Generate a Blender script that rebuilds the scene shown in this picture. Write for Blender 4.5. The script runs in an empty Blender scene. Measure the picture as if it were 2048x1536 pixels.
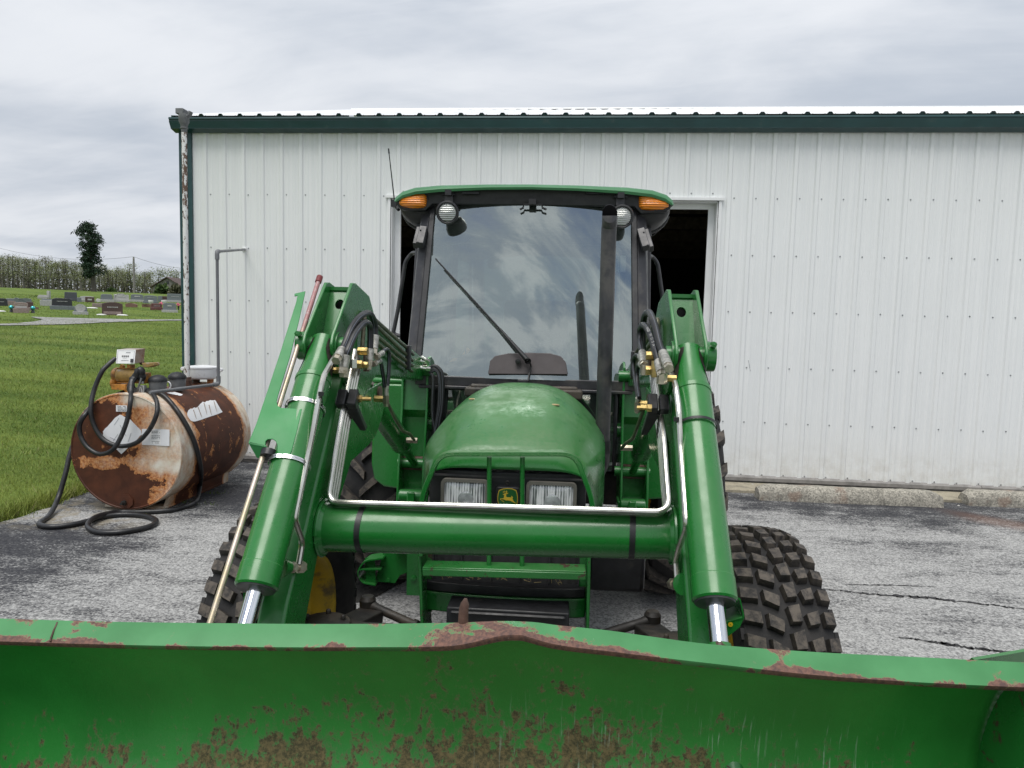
import bpy, bmesh, math, random
import numpy as np
from mathutils import Vector, Matrix, Euler
random.seed(7); rng = np.random.default_rng(7)
scene = bpy.context.scene
COL = scene.collection
R_ = math.radians

# ------------------------------------------------------------------ camera
F_PX, PITCH, ROLL, YAW, EYE = 1375.5, 0.08385, 0.02491, 0.09155, 1.70     # focal length in pixels of a 2048 px wide frame; angles; eye height
cy, sy = math.cos(YAW), math.sin(YAW)
FWD = Vector((-sy*math.cos(PITCH), cy*math.cos(PITCH), -math.sin(PITCH)))
rt0 = Vector((cy, sy, 0)); up0 = rt0.cross(FWD)
RT = rt0*math.cos(ROLL) + up0*math.sin(ROLL)
UP = -rt0*math.sin(ROLL) + up0*math.cos(ROLL)
cam_data = bpy.data.cameras.new('camera'); cam = bpy.data.objects.new('camera', cam_data); COL.objects.link(cam)
cam.matrix_world = Matrix(((RT.x, UP.x, -FWD.x, 0), (RT.y, UP.y, -FWD.y, 0), (RT.z, UP.z, -FWD.z, EYE), (0, 0, 0, 1)))
cam_data.sensor_width = 36; cam_data.lens = F_PX/2048*36; cam_data.clip_start = 0.05; cam_data.clip_end = 3000
scene.camera = cam

# ------------------------------------------------------------------ node helper
class G:
    def __init__(s, tree): s.t = tree
    def n(s, typ, ins=None, **attrs):
        nd = s.t.nodes.new(typ)
        for k, v in attrs.items(): setattr(nd, k, v)
        for k, v in (ins or {}).items():
            if isinstance(v, bpy.types.NodeSocket): s.t.links.new(v, nd.inputs[k])
            else: nd.inputs[k].default_value = v
        return nd
    def coord(s, kind='Object', scale=(1, 1, 1), rot=(0, 0, 0), loc=(0, 0, 0)):
        tc = s.n('ShaderNodeTexCoord')
        return s.n('ShaderNodeMapping', {0: tc.outputs[kind], 1: loc, 2: rot, 3: scale}).outputs[0]
    def noise(s, vec, scale, detail=4, rough=0.55, dist=0.0):
        return s.n('ShaderNodeTexNoise', {'Vector': vec, 'Scale': scale, 'Detail': detail, 'Roughness': rough, 'Distortion': dist}).outputs['Fac']
    def vor(s, vec, scale, feature='F1', out='Distance', rnd=1.0):
        return s.n('ShaderNodeTexVoronoi', {'Vector': vec, 'Scale': scale, 'Randomness': rnd}, feature=feature).outputs[out]
    def mr(s, v, a, b, c=0.0, d=1.0, smooth=True):
        return s.n('ShaderNodeMapRange', {0: v, 1: a, 2: b, 3: c, 4: d}, interpolation_type='SMOOTHSTEP' if smooth else 'LINEAR', clamp=True).outputs[0]
    def m(s, op, a, b=0.0, clamp=False):
        return s.n('ShaderNodeMath', {0: a, 1: b}, operation=op, use_clamp=clamp).outputs[0]
    def mix(s, f, a, b, blend='MIX'):
        nd = s.n('ShaderNodeMix', data_type='RGBA', blend_type=blend)
        for i, v in ((0, f), (6, a), (7, b)):
            if isinstance(v, bpy.types.NodeSocket): s.t.links.new(v, nd.inputs[i])
            else: nd.inputs[i].default_value = v if i == 0 else (tuple(v) + (1,))[:4]
        return nd.outputs[2]
    def sep(s, vec): return s.n('ShaderNodeSeparateXYZ', {0: vec}).outputs
    def bump(s, h, strength=0.3, dist=0.01):
        return s.n('ShaderNodeBump', {'Height': h, 'Strength': strength, 'Distance': dist}).outputs[0]

# ------------------------------------------------------------------ sky: broken overcast over a clear daylight sky
SUN_EL, SUN_AZ = R_(69), R_(199)          # azimuth from +Y clockwise: high behind the camera, a little to the left
world = bpy.data.worlds.new('World'); scene.world = world; world.use_nodes = True
wt = world.node_tree; wt.nodes.clear(); g = G(wt)
sky = g.n('ShaderNodeTexSky', sky_type='NISHITA', sun_disc=False, sun_elevation=SUN_EL, sun_rotation=SUN_AZ)
dirv = g.n('ShaderNodeTexCoord').outputs['Generated']
nrm = g.n('ShaderNodeVectorMath', {0: dirv}, operation='NORMALIZE').outputs[0]
dx, dy, dz = g.sep(nrm)
zc = g.m('ADD', g.m('MAXIMUM', dz, 0.0), 0.16)
flat = g.n('ShaderNodeCombineXYZ', {0: g.m('DIVIDE', dx, zc), 1: g.m('DIVIDE', dy, zc), 2: 0.0}).outputs[0]
flat = g.n('ShaderNodeMapping', {0: flat, 1: (3.1, 1.7, 0.4), 2: (0, 0, 0.35), 3: (0.8, 1.25, 1)}).outputs[0]
c1 = g.noise(flat, 0.62, 8, 0.56, 0.15)
c2 = g.noise(flat, 1.5, 6, 0.52, 0.3)
c3 = g.noise(flat, 0.28, 3, 0.5, 0.2)
c4 = g.noise(g.n('ShaderNodeMapping', {0: flat, 3: (0.8, 2.4, 1)}).outputs[0], 2.6, 8, 0.62, 0.5)
cover = g.mr(g.m('ADD', g.m('ADD', g.m('MULTIPLY', c1, 0.7), g.m('MULTIPLY', c2, 0.3)), g.m('MULTIPLY', g.m('SUBTRACT', c4, 0.5), 0.45)), 0.33, 0.45)
cover = g.m('MAXIMUM', cover, g.mr(dz, 0.62, 0.40))
hi = g.m('MULTIPLY', g.mr(dz, 0.38, 0.54, 0.05, 1.0), g.m('SUBTRACT', c4, 0.5))
tone = g.mr(g.m('ADD', g.m('ADD', g.m('MULTIPLY', c2, 0.5), g.m('MULTIPLY', c3, 0.5)), g.m('MULTIPLY', hi, 1.9)), 0.36, 0.64)
ccol = g.mix(tone, (0.53, 0.59, 0.68), (0.86, 0.89, 0.94))
grad = g.mr(dz, 0.0, 1.0, 0.98, 1.25, False)
ccol = g.mix(1.0, ccol, g.n('ShaderNodeCombineXYZ', {0: grad, 1: grad, 2: grad}).outputs[0], 'MULTIPLY')
lowz = g.mr(dz, -0.02, 0.0)
ccol = g.mix(lowz, (0.16, 0.17, 0.15), ccol)
b1 = g.n('ShaderNodeBackground', {0: sky.outputs[0], 1: 0.09})
b2 = g.n('ShaderNodeBackground', {0: ccol, 1: 0.70})
ms = g.n('ShaderNodeMixShader', {0: cover, 1: b1.outputs[0], 2: b2.outputs[0]})
g.n('ShaderNodeOutputWorld', {0: ms.outputs[0]})

sun_d = bpy.data.lights.new('sun', 'SUN'); sun = bpy.data.objects.new('sun', sun_d); COL.objects.link(sun)
sun_d.energy = 2.35; sun_d.angle = R_(40); sun_d.color = (1.0, 0.965, 0.91)
sd = Vector((math.sin(SUN_AZ)*math.cos(SUN_EL), math.cos(SUN_AZ)*math.cos(SUN_EL), math.sin(SUN_EL)))
sun.rotation_euler = sd.to_track_quat('Z', 'Y').to_euler(); sun.location = (0, -20, 30)

scene.view_settings.view_transform = 'Standard'; scene.view_settings.look = 'None'
scene.view_settings.exposure = 0.37; scene.view_settings.gamma = 1.0
scene.view_settings.use_curve_mapping = False
scene.render.engine = 'CYCLES'
try:
    scene.cycles.use_denoising = True
    scene.cycles.max_bounces = 8; scene.cycles.transparent_max_bounces = 12
except Exception: pass

# ------------------------------------------------------------------ geometry helpers
def V(*a): return Vector(a)
def catmull(pts, seg=8, closed=False):
    P = [Vector(p) for p in pts]; n = len(P); out = []
    rngn = n if closed else n-1
    for i in range(rngn):
        p0 = P[(i-1) % n] if (closed or i > 0) else P[0]*2-P[1]
        p1 = P[i]; p2 = P[(i+1) % n]
        p3 = P[(i+2) % n] if (closed or i+2 < n) else P[-1]*2-P[-2]
        for k in range(seg):
            t = k/seg; t2 = t*t; t3 = t2*t
            out.append(0.5*((2*p1)+(p2-p0)*t+(2*p0-5*p1+4*p2-p3)*t2+(3*p1-p0-3*p2+p3)*t3))
    if not closed: out.append(P[-1].copy())
    return out
def fillet(pts, r, seg=6):
    P = [Vector(p) for p in pts]; out = [P[0]]
    for i in range(1, len(P)-1):
        a, b, c = P[i-1], P[i], P[i+1]
        da = (a-b); dc = (c-b); rr = min(r, da.length*0.49, dc.length*0.49)
        s = b+da.normalized()*rr; e = b+dc.normalized()*rr
        for k in range(seg+1):
            t = k/seg; out.append(s*(1-t)**2+b*2*t*(1-t)+e*t*t)
    out.append(P[-1]); return out

class MB:
    """collects shapes and links them as ONE mesh object"""
    def __init__(s): s.v = []; s.f = []; s.mi = []; s.cur = 0
    def add(s, verts, faces):
        o = len(s.v); s.v += [tuple(p) for p in verts]
        for f in faces: s.f.append([i+o for i in f]); s.mi.append(s.cur)
        return s
    def box(s, c, size, rot=None):
        hx, hy, hz = [q/2 for q in size]; c = Vector(c)
        P = [Vector((x*hx, y*hy, z*hz)) for x in (-1, 1) for y in (-1, 1) for z in (-1, 1)]
        if rot is not None: P = [rot @ p for p in P]
        return s.add([c+p for p in P], [(0, 1, 3, 2), (4, 6, 7, 5), (0, 4, 5, 1), (2, 3, 7, 6), (0, 2, 6, 4), (1, 5, 7, 3)])
    def bar(s, p0, p1, w, h, up=(0, 0, 1)):
        p0 = Vector(p0); p1 = Vector(p1); d = (p1-p0); L = d.length; d.normalize(); u = Vector(up)
        r = d.cross(u)
        if r.length < 1e-4: r = d.cross(Vector((0, 1, 0)))
        r.normalize(); u = r.cross(d)
        return s.box((p0+p1)/2, (w, L, h), Matrix((r, d, u)).transposed())
    def ring_loft(s, rings, caps=True, closed_ring=True):
        n = len(rings[0]); vs = [p for r in rings for p in r]; fs = []
        m = n if closed_ring else n-1
        for i in range(len(rings)-1):
            for j in range(m):
                a = i*n+j; b = i*n+(j+1) % n; fs.append((a, b, b+n, a+n))
        if caps and closed_ring: fs.append(tuple(range(n))[::-1]); fs.append(tuple(range((len(rings)-1)*n, len(rings)*n)))
        return s.add(vs, fs)
    def tube(s, path, r, n=10, caps=True, closed=False):
        P = [Vector(p) for p in path]; N = len(P); rings = []
        rad = r if isinstance(r, (list, tuple)) else [r]*N
        u = None
        for i in range(N):
            if closed: t = P[(i+1) % N]-P[i-1]
            else: t = P[min(i+1, N-1)]-P[max(i-1, 0)]
            if t.length < 1e-9: t = Vector((0, 0, 1))
            t.normalize()
            if u is None: u = t.orthogonal().normalized()
            u = (u-t*u.dot(t))
            if u.length < 1e-6: u = t.orthogonal()
            u.normalize(); w = t.cross(u)
            rings.append([P[i]+(u*math.cos(2*math.pi*k/n)+w*math.sin(2*math.pi*k/n))*rad[i] for k in range(n)])
        if closed: rings.append(rings[0]); caps = False
        return s.ring_loft(rings, caps)
    def cyl(s, p0, p1, r, n=14): return s.tube([p0, p1], r, n)
    def lathe(s, prof, c=(0, 0, 0), axis='Z', n=24, cap=False):
        c = Vector(c); rings = []
        for (r, h) in prof:
            ring = []
            for k in range(n):
                a = 2*math.pi*k/n; x, y = r*math.cos(a), r*math.sin(a)
                p = {'Z': (x, y, h), 'Y': (x, h, y), 'X': (h, x, y)}[axis] if isinstance(axis, str) else axis @ Vector((x, y, h))
                ring.append(c+Vector(p))
            rings.append(ring)
        return s.ring_loft(rings, cap)
    def prism(s, poly, off):
        off = Vector(off); P = [Vector(p) for p in poly]; n = len(P)
        fs = [tuple(range(n)), tuple(range(2*n-1, n-1, -1))]
        for i in range(n): j = (i+1) % n; fs.append((i, j, j+n, i+n))
        return s.add(P+[p+off for p in P], fs)
    def ell(s, c, rad, nu=14, nv=8, rot=None):
        c = Vector(c); rings = []
        for i in range(nv+1):
            th = math.pi*(i/nv) if 0 < i < nv else (0.02 if i == 0 else math.pi-0.02)
            ring = []
            for k in range(nu):
                a = 2*math.pi*k/nu
                p = Vector((rad[0]*math.sin(th)*math.cos(a), rad[1]*math.sin(th)*math.sin(a), rad[2]*math.cos(th)))
                ring.append(c+(rot @ p if rot is not None else p))
            rings.append(ring)
        return s.ring_loft(rings, True)
    def grid(s, rows):
        return s.ring_loft(rows, False, False)
    def mesh(s, name, mats, smooth=True, angle=32, recalc=True):
        me = bpy.data.meshes.new(name); me.from_pydata(s.v, [], s.f)
        if not isinstance(mats, (list, tuple)): mats = [mats]
        for m_ in mats: me.materials.append(m_)
        if len(mats) > 1: me.polygons.foreach_set('material_index', s.mi)
        if recalc:
            bm = bmesh.new(); bm.from_mesh(me); bmesh.ops.recalc_face_normals(bm, faces=bm.faces); bm.to_mesh(me); bm.free()
        if smooth:
            me.polygons.foreach_set('use_smooth', [True]*len(me.polygons))
            me.set_sharp_from_angle(angle=R_(angle))
        me.update(); return me
    def build(s, name, mats, parent=None, bevel=0.0, smooth=True, angle=32, recalc=True, label=None, loc=None):
        me = s.mesh(name, mats, smooth, angle, recalc)
        o = bpy.data.objects.new(name, me); COL.objects.link(o)
        if parent is not None: o.parent = parent
        if loc is not None: o.location = loc
        if bevel > 0:
            b = o.modifiers.new('bevel', 'BEVEL'); b.width = bevel; b.segments = 2; b.limit_method = 'ANGLE'; b.angle_limit = R_(38); b.use_clamp_overlap = True
        if label: o['label'] = label
        return o
def empty(name, label, cat, loc=(0, 0, 0), rotz=0.0, group=None):
    o = bpy.data.objects.new(name, None); COL.objects.link(o); o.location = loc; o.rotation_euler = (0, 0, rotz)
    o.empty_display_size = 0.2; tag(o, label, cat, group); return o
def tag(o, label=None, cat=None, group=None, kind=None):
    if label: o['label'] = label
    if cat: o['category'] = cat
    if group: o['group'] = group
    if kind: o['kind'] = kind
    return o
def copy_tree(o, parent=None, data=None):
    c = o.copy(); COL.objects.link(c)
    if parent is not None: c.parent = parent
    for ch in list(o.children): copy_tree(ch, c)
    return c
# survey helper: the ground or plane point that a sight line of the survey photograph meets
def sight(px, py): return (FWD + RT*((px-1024)/F_PX) - UP*((py-768)/F_PX))
EYEP = Vector((0, 0, EYE))
def wp(px, py, X=None, Y=None, Z=None):
    d = sight(px, py)
    t = (X/d.x) if X is not None else (Y/d.y) if Y is not None else ((Z-EYE)/d.z)
    return EYEP + d*t
TH = R_(1.29); TORG = Vector((-0.1815, 0, 0))
TINV = Matrix.Rotation(-TH, 3, 'Z')
TE = TINV @ (EYEP-TORG)
def tp(px, py, X=None, Y=None, Z=None, plane=None):           # the same in the tractor's own frame
    d = TINV @ sight(px, py)
    if plane is not None: t = (Vector(plane[0])-TE).dot(plane[1])/d.dot(plane[1])
    else: t = (X-TE.x)/d.x if X is not None else (Y-TE.y)/d.y if Y is not None else (Z-TE.z)/d.z
    return TE + d*t
# ------------------------------------------------------------------ materials
def pmat(name, fn):
    m = bpy.data.materials.new(name); m.use_nodes = True; t = m.node_tree; t.nodes.clear(); g = G(t)
    ins = fn(g); ins = {k: ((tuple(v)+(1,)) if isinstance(v, tuple) and len(v) == 3 else v) for k, v in ins.items()}
    p = g.n('ShaderNodeBsdfPrincipled', ins); g.n('ShaderNodeOutputMaterial', {0: p.outputs[0]}); return m
def simple(name, col, rough=0.5, metal=0.0, var=0.25, scale=8, bump=0.0, bscale=60, coat=0.0, dirt=None, dirt_amt=0.0, dscale=6, spec=0.5):
    def fn(g):
        co = g.coord()
        nz = g.noise(co, scale, 5, 0.6)
        lo = tuple(c*(1-var) for c in col); hi = tuple(min(1, c*(1+var)) for c in col)
        c = g.mix(g.mr(nz, 0.3, 0.7), lo, hi)
        if dirt:
            dm = g.mr(g.noise(co, dscale, 6, 0.65, 0.3), 0.62-dirt_amt*0.4, 0.75-dirt_amt*0.2)
            c = g.mix(g.m('MULTIPLY', dm, 0.85), c, dirt)
        r = g.mr(g.noise(co, scale*1.7, 4), 0.25, 0.75, max(0.02, rough-0.08), min(1, rough+0.1))
        d = {'Base Color': c, 'Roughness': r, 'Metallic': metal, 'Coat Weight': coat, 'Coat Roughness': 0.12, 'Specular IOR Level': spec}
        if bump > 0: d['Normal'] = g.bump(g.noise(co, bscale, 4), bump, 0.004)
        return d
    return pmat(name, fn)

GREEN = (0.012, 0.152, 0.024)
def green_fn(dust=0.35, rust=0.0):
    def fn(g):
        co = g.coord(); ge = g.n('ShaderNodeNewGeometry'); nzv = g.sep(ge.outputs['Normal'])[2]
        c = g.mix(g.mr(g.noise(co, 3, 4), 0.3, 0.7), tuple(q*0.9 for q in GREEN), tuple(q*1.1 for q in GREEN))
        # dust lies on faces that look up, in blotches and fine specks
        up = g.mr(nzv, 0.15, 0.95)
        blot = g.mr(g.m('ADD', g.m('MULTIPLY', g.noise(co, 3.5, 5, 0.6), 0.5), g.m('MULTIPLY', g.noise(co, 60, 5, 0.75), 0.5)), 0.30, 0.68)
        dm = g.m('MULTIPLY', g.m('MULTIPLY', up, blot), dust)
        dm = g.m('ADD', g.m('MULTIPLY', dm, 0.75), g.m('MULTIPLY', g.mr(g.noise(co, 22, 5, 0.7), 0.55, 0.75), 0.03+0.06*dust))
        c = g.mix(dm, c, (0.12, 0.20, 0.10))
        spk = g.mr(g.vor(co, 95, rnd=1.0), 0.0, 0.085, 1, 0)
        spk = g.m('MULTIPLY', spk, g.mr(g.noise(co, 9, 2), 0.5, 0.62))
        c = g.mix(g.m('MULTIPLY', spk, 0.6), c, (0.10, 0.10, 0.06))
        rr = g.mr(g.noise(co, 14, 5, 0.6), 0.3, 0.75, 0.22, 0.36)
        rr = g.m('ADD', rr, g.m('MULTIPLY', dm, 0.5))
        if rust:
            rm = g.mr(g.noise(co, 13, 9, 0.72, 0.5), 0.60-rust*0.1, 0.63-rust*0.1)
            c = g.mix(rm, c, (0.055, 0.028, 0.018)); rr = g.m('MAXIMUM', rr, g.m('MULTIPLY', rm, 0.85))
        bp = g.bump(g.noise(co, 9, 2), 0.05, 0.01)
        return {'Base Color': c, 'Roughness': rr, 'Coat Weight': g.m('MULTIPLY', g.mr(dm, 0.05, 0.4, 1.0, 0.0), 0.32), 'Coat Roughness': 0.12, 'Normal': bp}
    return fn
M = {}
M['green'] = pmat('green_paint', green_fn(0.35))
M['green_dusty'] = pmat('green_paint_dusty', green_fn(1.0))
M['green_worn'] = pmat('green_paint_worn', green_fn(0.45, 0.25))

def roof_fn(g):
    co = g.coord()
    c = g.mix(g.mr(g.noise(co, 6, 4), 0.3, 0.7), (0.022, 0.145, 0.045), (0.045, 0.185, 0.072))
    return {'Base Color': c, 'Roughness': 0.38, 'Coat Weight': 0.2}
M['roof_green'] = pmat('faded_green_plastic', roof_fn)

def bucket_fn(g):
    co = g.coord(); x, y, z = g.sep(co)
    base = g.mix(g.mr(g.noise(co, 4, 5), 0.3, 0.7), (0.017, 0.185, 0.025), (0.024, 0.238, 0.035))
    # more wear low down and towards the middle
    low = g.mr(z, 1.0, 0.62)
    mid = g.mr(g.m('ABSOLUTE', g.m('SUBTRACT', x, 0.05)), 1.0, 0.1)
    amt = g.m('ADD', g.m('MULTIPLY', low, 0.155), g.m('MULTIPLY', mid, 0.06))
    cov = g.n('ShaderNodeMapping', {0: co, 3: (1, 0.7, 0.7)}).outputs[0]
    n1 = g.noise(cov, 19, 10, 0.72, 0.4); n2 = g.noise(cov, 60, 8, 0.7); n3 = g.noise(cov, 4.5, 5, 0.6)
    rn = g.m('ADD', g.m('ADD', g.m('MULTIPLY', n1, 0.40), g.m('MULTIPLY', n2, 0.36)), g.m('MULTIPLY', n3, 0.24))
    rn = g.m('ADD', rn, amt)
    rim = g.mr(rn, 0.60, 0.65); rust = g.mr(rn, 0.632, 0.665)
    pale = (0.10, 0.17, 0.065); rcol = g.mix(g.mr(g.noise(co, 85, 6, 0.8), 0.35, 0.65), (0.035, 0.024, 0.013), (0.19, 0.135, 0.06))
    c = g.mix(g.m('MULTIPLY', rim, 0.55), base, pale); c = g.mix(g.m('MULTIPLY', rust, 0.9), c, rcol)
    # scratches drawn down the sheet by sliding gravel, on the right half
    sv = g.n('ShaderNodeMapping', {0: co, 2: (0, 0.10, 0), 3: (130, 5, 8)}).outputs[0]
    sc = g.mr(g.noise(sv, 1.0, 5, 0.65, 0.25), 0.56, 0.66)
    right = g.m('MULTIPLY', g.mr(x, -0.05, 0.2), g.mr(x, 1.05, 0.7)); patch = g.mr(g.noise(co, 4.5, 4), 0.42, 0.62)
    sm = g.m('MULTIPLY', g.m('MULTIPLY', sc, g.m('MULTIPLY', right, patch)), g.mr(z, 0.95, 0.80))
    c = g.mix(g.m('MULTIPLY', sm, 0.8), c, (0.36, 0.46, 0.36))
    fine = g.mr(g.vor(co, 160), 0.0, 0.06, 1, 0)
    c = g.mix(g.m('MULTIPLY', g.m('MULTIPLY', fine, low), 0.5), c, (0.35, 0.30, 0.2))
    rr = g.m('ADD', 0.36, g.m('MULTIPLY', rust, 0.5))
    return {'Base Color': c, 'Roughness': rr, 'Coat Weight': 0.15, 'Normal': g.bump(g.m('ADD', n2, g.m('MULTIPLY', rust, 0.6)), 0.25, 0.003)}
M['bucket'] = pmat('bucket_paint_rust', bucket_fn)

def lip_fn(g):
    co = g.coord(); at = g.n('ShaderNodeAttribute', attribute_name='wear').outputs['Fac']
    base = g.mix(g.mr(g.noise(co, 7, 6), 0.3, 0.7), (0.033, 0.172, 0.050), (0.054, 0.225, 0.076))
    nn = g.m('ADD', g.m('MULTIPLY', g.noise(co, 7.5, 6, 0.62, 0.5), 0.75), g.m('MULTIPLY', g.noise(co, 50, 5, 0.7), 0.25))
    rm = g.mr(g.m('ADD', nn, g.m('MULTIPLY', at, 0.22)), 0.635, 0.655)
    edge = g.mr(g.m('ADD', nn, g.m('MULTIPLY', at, 0.22)), 0.615, 0.64)
    rc = g.mix(g.mr(g.noise(co, 120, 5, 0.7), 0.35, 0.65), (0.075, 0.042, 0.036), (0.17, 0.085, 0.06))
    c = g.mix(g.m('MULTIPLY', g.mr(g.noise(co, 30, 6, 0.75), 0.62, 0.72), 0.4), base, (0.17, 0.20, 0.11))
    c = g.mix(edge, c, (0.18, 0.13, 0.07)); c = g.mix(rm, c, rc)
    sc = g.mr(g.vor(co, 60), 0.0, 0.05, 1, 0)
    c = g.mix(g.m('MULTIPLY', sc, g.mr(g.noise(co, 5, 2), 0.5, 0.6)), c, (0.45, 0.55, 0.45))
    return {'Base Color': c, 'Roughness': g.m('ADD', 0.42, g.m('MULTIPLY', rm, 0.4)), 'Coat Weight': 0.1, 'Normal': g.bump(g.m('MULTIPLY', rm, -1.0), 0.4, 0.002)}
M['lip'] = pmat('bucket_lip_paint', lip_fn)

M['black'] = simple('black_plastic', (0.014, 0.0145, 0.017), 0.45, var=0.3, scale=20, dirt=(0.05, 0.047, 0.042), dirt_amt=0.1)
M['black_trim'] = simple('black_painted_steel', (0.028, 0.028, 0.033), 0.42, var=0.3, scale=9, dirt=(0.075, 0.07, 0.065), dirt_amt=0.35, coat=0.1)
M['roof_under'] = simple('dark_grey_plastic', (0.03, 0.03, 0.033), 0.5, var=0.2, scale=6, dirt=(0.065, 0.06, 0.055), dirt_amt=0.3)
M['rubber_hose'] = simple('hose_rubber', (0.013, 0.0135, 0.015), 0.42, var=0.3, scale=12, dirt=(0.05, 0.048, 0.044), dirt_amt=0.15, bump=0.05, bscale=120)
M['stripe'] = simple('hose_stripe', (0.16, 0.18, 0.23), 0.6)
def tyre_fn(g):
    co = g.coord()
    c = g.mix(g.mr(g.noise(co, 9, 6, 0.65), 0.35, 0.7), (0.011, 0.011, 0.012), (0.030, 0.028, 0.027))
    at = g.n('ShaderNodeAttribute', attribute_name='wear').outputs['Fac']
    d = g.m('MULTIPLY', at, g.mr(g.noise(co, 26, 8, 0.75, 0.4), 0.36, 0.62))
    c = g.mix(g.m('MULTIPLY', d, 0.85), c, (0.115, 0.096, 0.078))
    spk = g.mr(g.vor(co, 120), 0.0, 0.09, 1, 0)
    c = g.mix(g.m('MULTIPLY', spk, 0.35), c, (0.2, 0.18, 0.15))
    return {'Base Color': c, 'Roughness': 0.72, 'Specular IOR Level': 0.35, 'Normal': g.bump(g.noise(co, 140, 4), 0.35, 0.003)}
M['tyre'] = pmat('tyre_rubber', tyre_fn)
M['yellow'] = simple('yellow_paint', (0.62, 0.40, 0.012), 0.42, var=0.12, dirt=(0.10, 0.075, 0.04), dirt_amt=0.35, dscale=10)
M['soot'] = simple('soot', (0.004, 0.004, 0.0045), 0.9, var=0.2, spec=0.1)
M['chrome'] = simple('chrome_rod', (0.72, 0.74, 0.77), 0.12, 1.0, var=0.05)
def zinc_fn(g):
    co = g.coord()
    n = g.noise(g.n('ShaderNodeMapping', {0: co, 3: (3, 3, 1)}).outputs[0], 5, 5, 0.6)
    c = g.mix(g.mr(n, 0.3, 0.7), (0.46, 0.45, 0.40), (0.70, 0.70, 0.64))
    c = g.mix(g.mr(g.noise(co, 4, 3), 0.5, 0.7), c, (0.60, 0.55, 0.50))
    sp = g.m('MULTIPLY', g.mr(g.vor(co, 62), 0.0, 0.10, 1, 0), g.mr(g.noise(co, 6, 2), 0.42, 0.6))
    c = g.mix(g.m('MULTIPLY', sp, 0.8), c, (0.10, 0.085, 0.06))
    return {'Base Color': c, 'Metallic': 0.9, 'Roughness': 0.24}
M['zinc'] = pmat('zinc_plated_tube', zinc_fn)
M['zinc_old'] = simple('aged_plated_tube', (0.17, 0.165, 0.115), 0.42, 0.6, var=0.35, scale=6, dirt=(0.06, 0.05, 0.035), dirt_amt=0.3)
M['fitting'] = simple('plated_fitting', (0.50, 0.45, 0.36), 0.35, 0.85, var=0.25, scale=30, dirt=(0.2, 0.16, 0.10), dirt_amt=0.2, dscale=30)
M['brass'] = simple('brass_fitting', (0.50, 0.37, 0.15), 0.36, 0.9, var=0.3, scale=40)
def ferr_fn(g):
    co = g.coord(); c = g.mix(g.mr(g.noise(co, 60, 3), 0.35, 0.65), (0.30, 0.29, 0.26), (0.55, 0.53, 0.48))
    return {'Base Color': c, 'Metallic': 0.8, 'Roughness': 0.45, 'Normal': g.bump(g.noise(co, 240, 2), 0.5, 0.002)}
M['ferrule'] = pmat('crimped_ferrule', ferr_fn)
M['iron'] = simple('greasy_cast_iron', (0.022, 0.02, 0.018), 0.55, var=0.35, scale=14, dirt=(0.075, 0.06, 0.045), dirt_amt=0.45, bump=0.3, bscale=70)
M['grease'] = simple('grease', (0.016, 0.012, 0.009), 0.6, var=0.5, scale=30, bump=0.8, bscale=80)
M['rustbrown'] = simple('rusted_steel', (0.075, 0.038, 0.026), 0.8, var=0.4, scale=25, dirt=(0.17, 0.12, 0.10), dirt_amt=0.5, dscale=14, bump=0.3, bscale=90)
def redrod_fn(g):
    co = g.coord(); x, y, z = g.sep(co)
    m_ = g.mr(g.m('ADD', z, g.m('MULTIPLY', g.noise(co, 40, 5, 0.7), 0.16)), 1.68, 1.80)
    zc_ = g.mix(g.mr(g.noise(co, 12, 4), 0.35, 0.65), (0.42, 0.36, 0.24), (0.55, 0.46, 0.40))
    c = g.mix(m_, zc_, (0.33, 0.15, 0.15))
    pk = g.mr(g.noise(co, 75, 6, 0.75), 0.52, 0.62)
    c = g.mix(g.m('MULTIPLY', pk, 0.6), c, (0.42, 0.36, 0.34))
    return {'Base Color': c, 'Roughness': 0.45, 'Metallic': g.m('MULTIPLY', g.m('SUBTRACT', 1.0, m_), 0.7)}
M['indicator'] = pmat('indicator_rod_metal', redrod_fn)
M['redcap'] = simple('red_plastic_cap', (0.16, 0.022, 0.024), 0.55)
M['clampsteel'] = simple('stainless_band', (0.72, 0.73, 0.74), 0.25, 1.0, var=0.1)
M['clampslot'] = simple('clamp_slot', (0.09, 0.09, 0.09), 0.5, 0.5)
M['flag_green'] = simple('fresh_green_plate', (0.026, 0.225, 0.060), 0.5, var=0.1, scale=4)

# building
def wall_fn(g):
    co = g.coord()
    st = g.noise(g.n('ShaderNodeMapping', {0: co, 3: (26, 26, 0.35)}).outputs[0], 1.0, 5, 0.6)
    c = g.mix(g.mr(st, 0.3, 0.72), (0.745, 0.765, 0.765), (0.80, 0.815, 0.81))
    gr = g.mr(g.noise(co, 1.2, 4), 0.35, 0.75)
    c = g.mix(g.m('MULTIPLY', gr, 0.10), c, (0.60, 0.61, 0.60))
    spl = g.m('MULTIPLY', g.mr(g.sep(co)[2], 0.60, 0.10), g.mr(g.noise(co, 7, 7, 0.7), 0.35, 0.7))
    c = g.mix(g.m('MULTIPLY', spl, 0.38), c, (0.42, 0.38, 0.31))
    return {'Base Color': c, 'Roughness': 0.42, 'Specular IOR Level': 0.4, 'Normal': g.bump(g.noise(g.n('ShaderNodeMapping', {0: co, 3: (2.2, 1, 0.8)}).outputs[0], 1.6, 2), 0.10, 0.05)}
M['wallsteel'] = pmat('white_steel_siding', wall_fn)
M['white_trim'] = simple('white_trim_steel', (0.76, 0.77, 0.77), 0.4, var=0.05, scale=3)
M['roof_white'] = simple('white_roof_steel', (0.80, 0.81, 0.82), 0.35, var=0.04, scale=3)
M['dkgreen'] = simple('dark_green_trim', (0.013, 0.052, 0.055), 0.38, var=0.15, scale=3, dirt=(0.05, 0.08, 0.075), dirt_amt=0.1)
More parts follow.
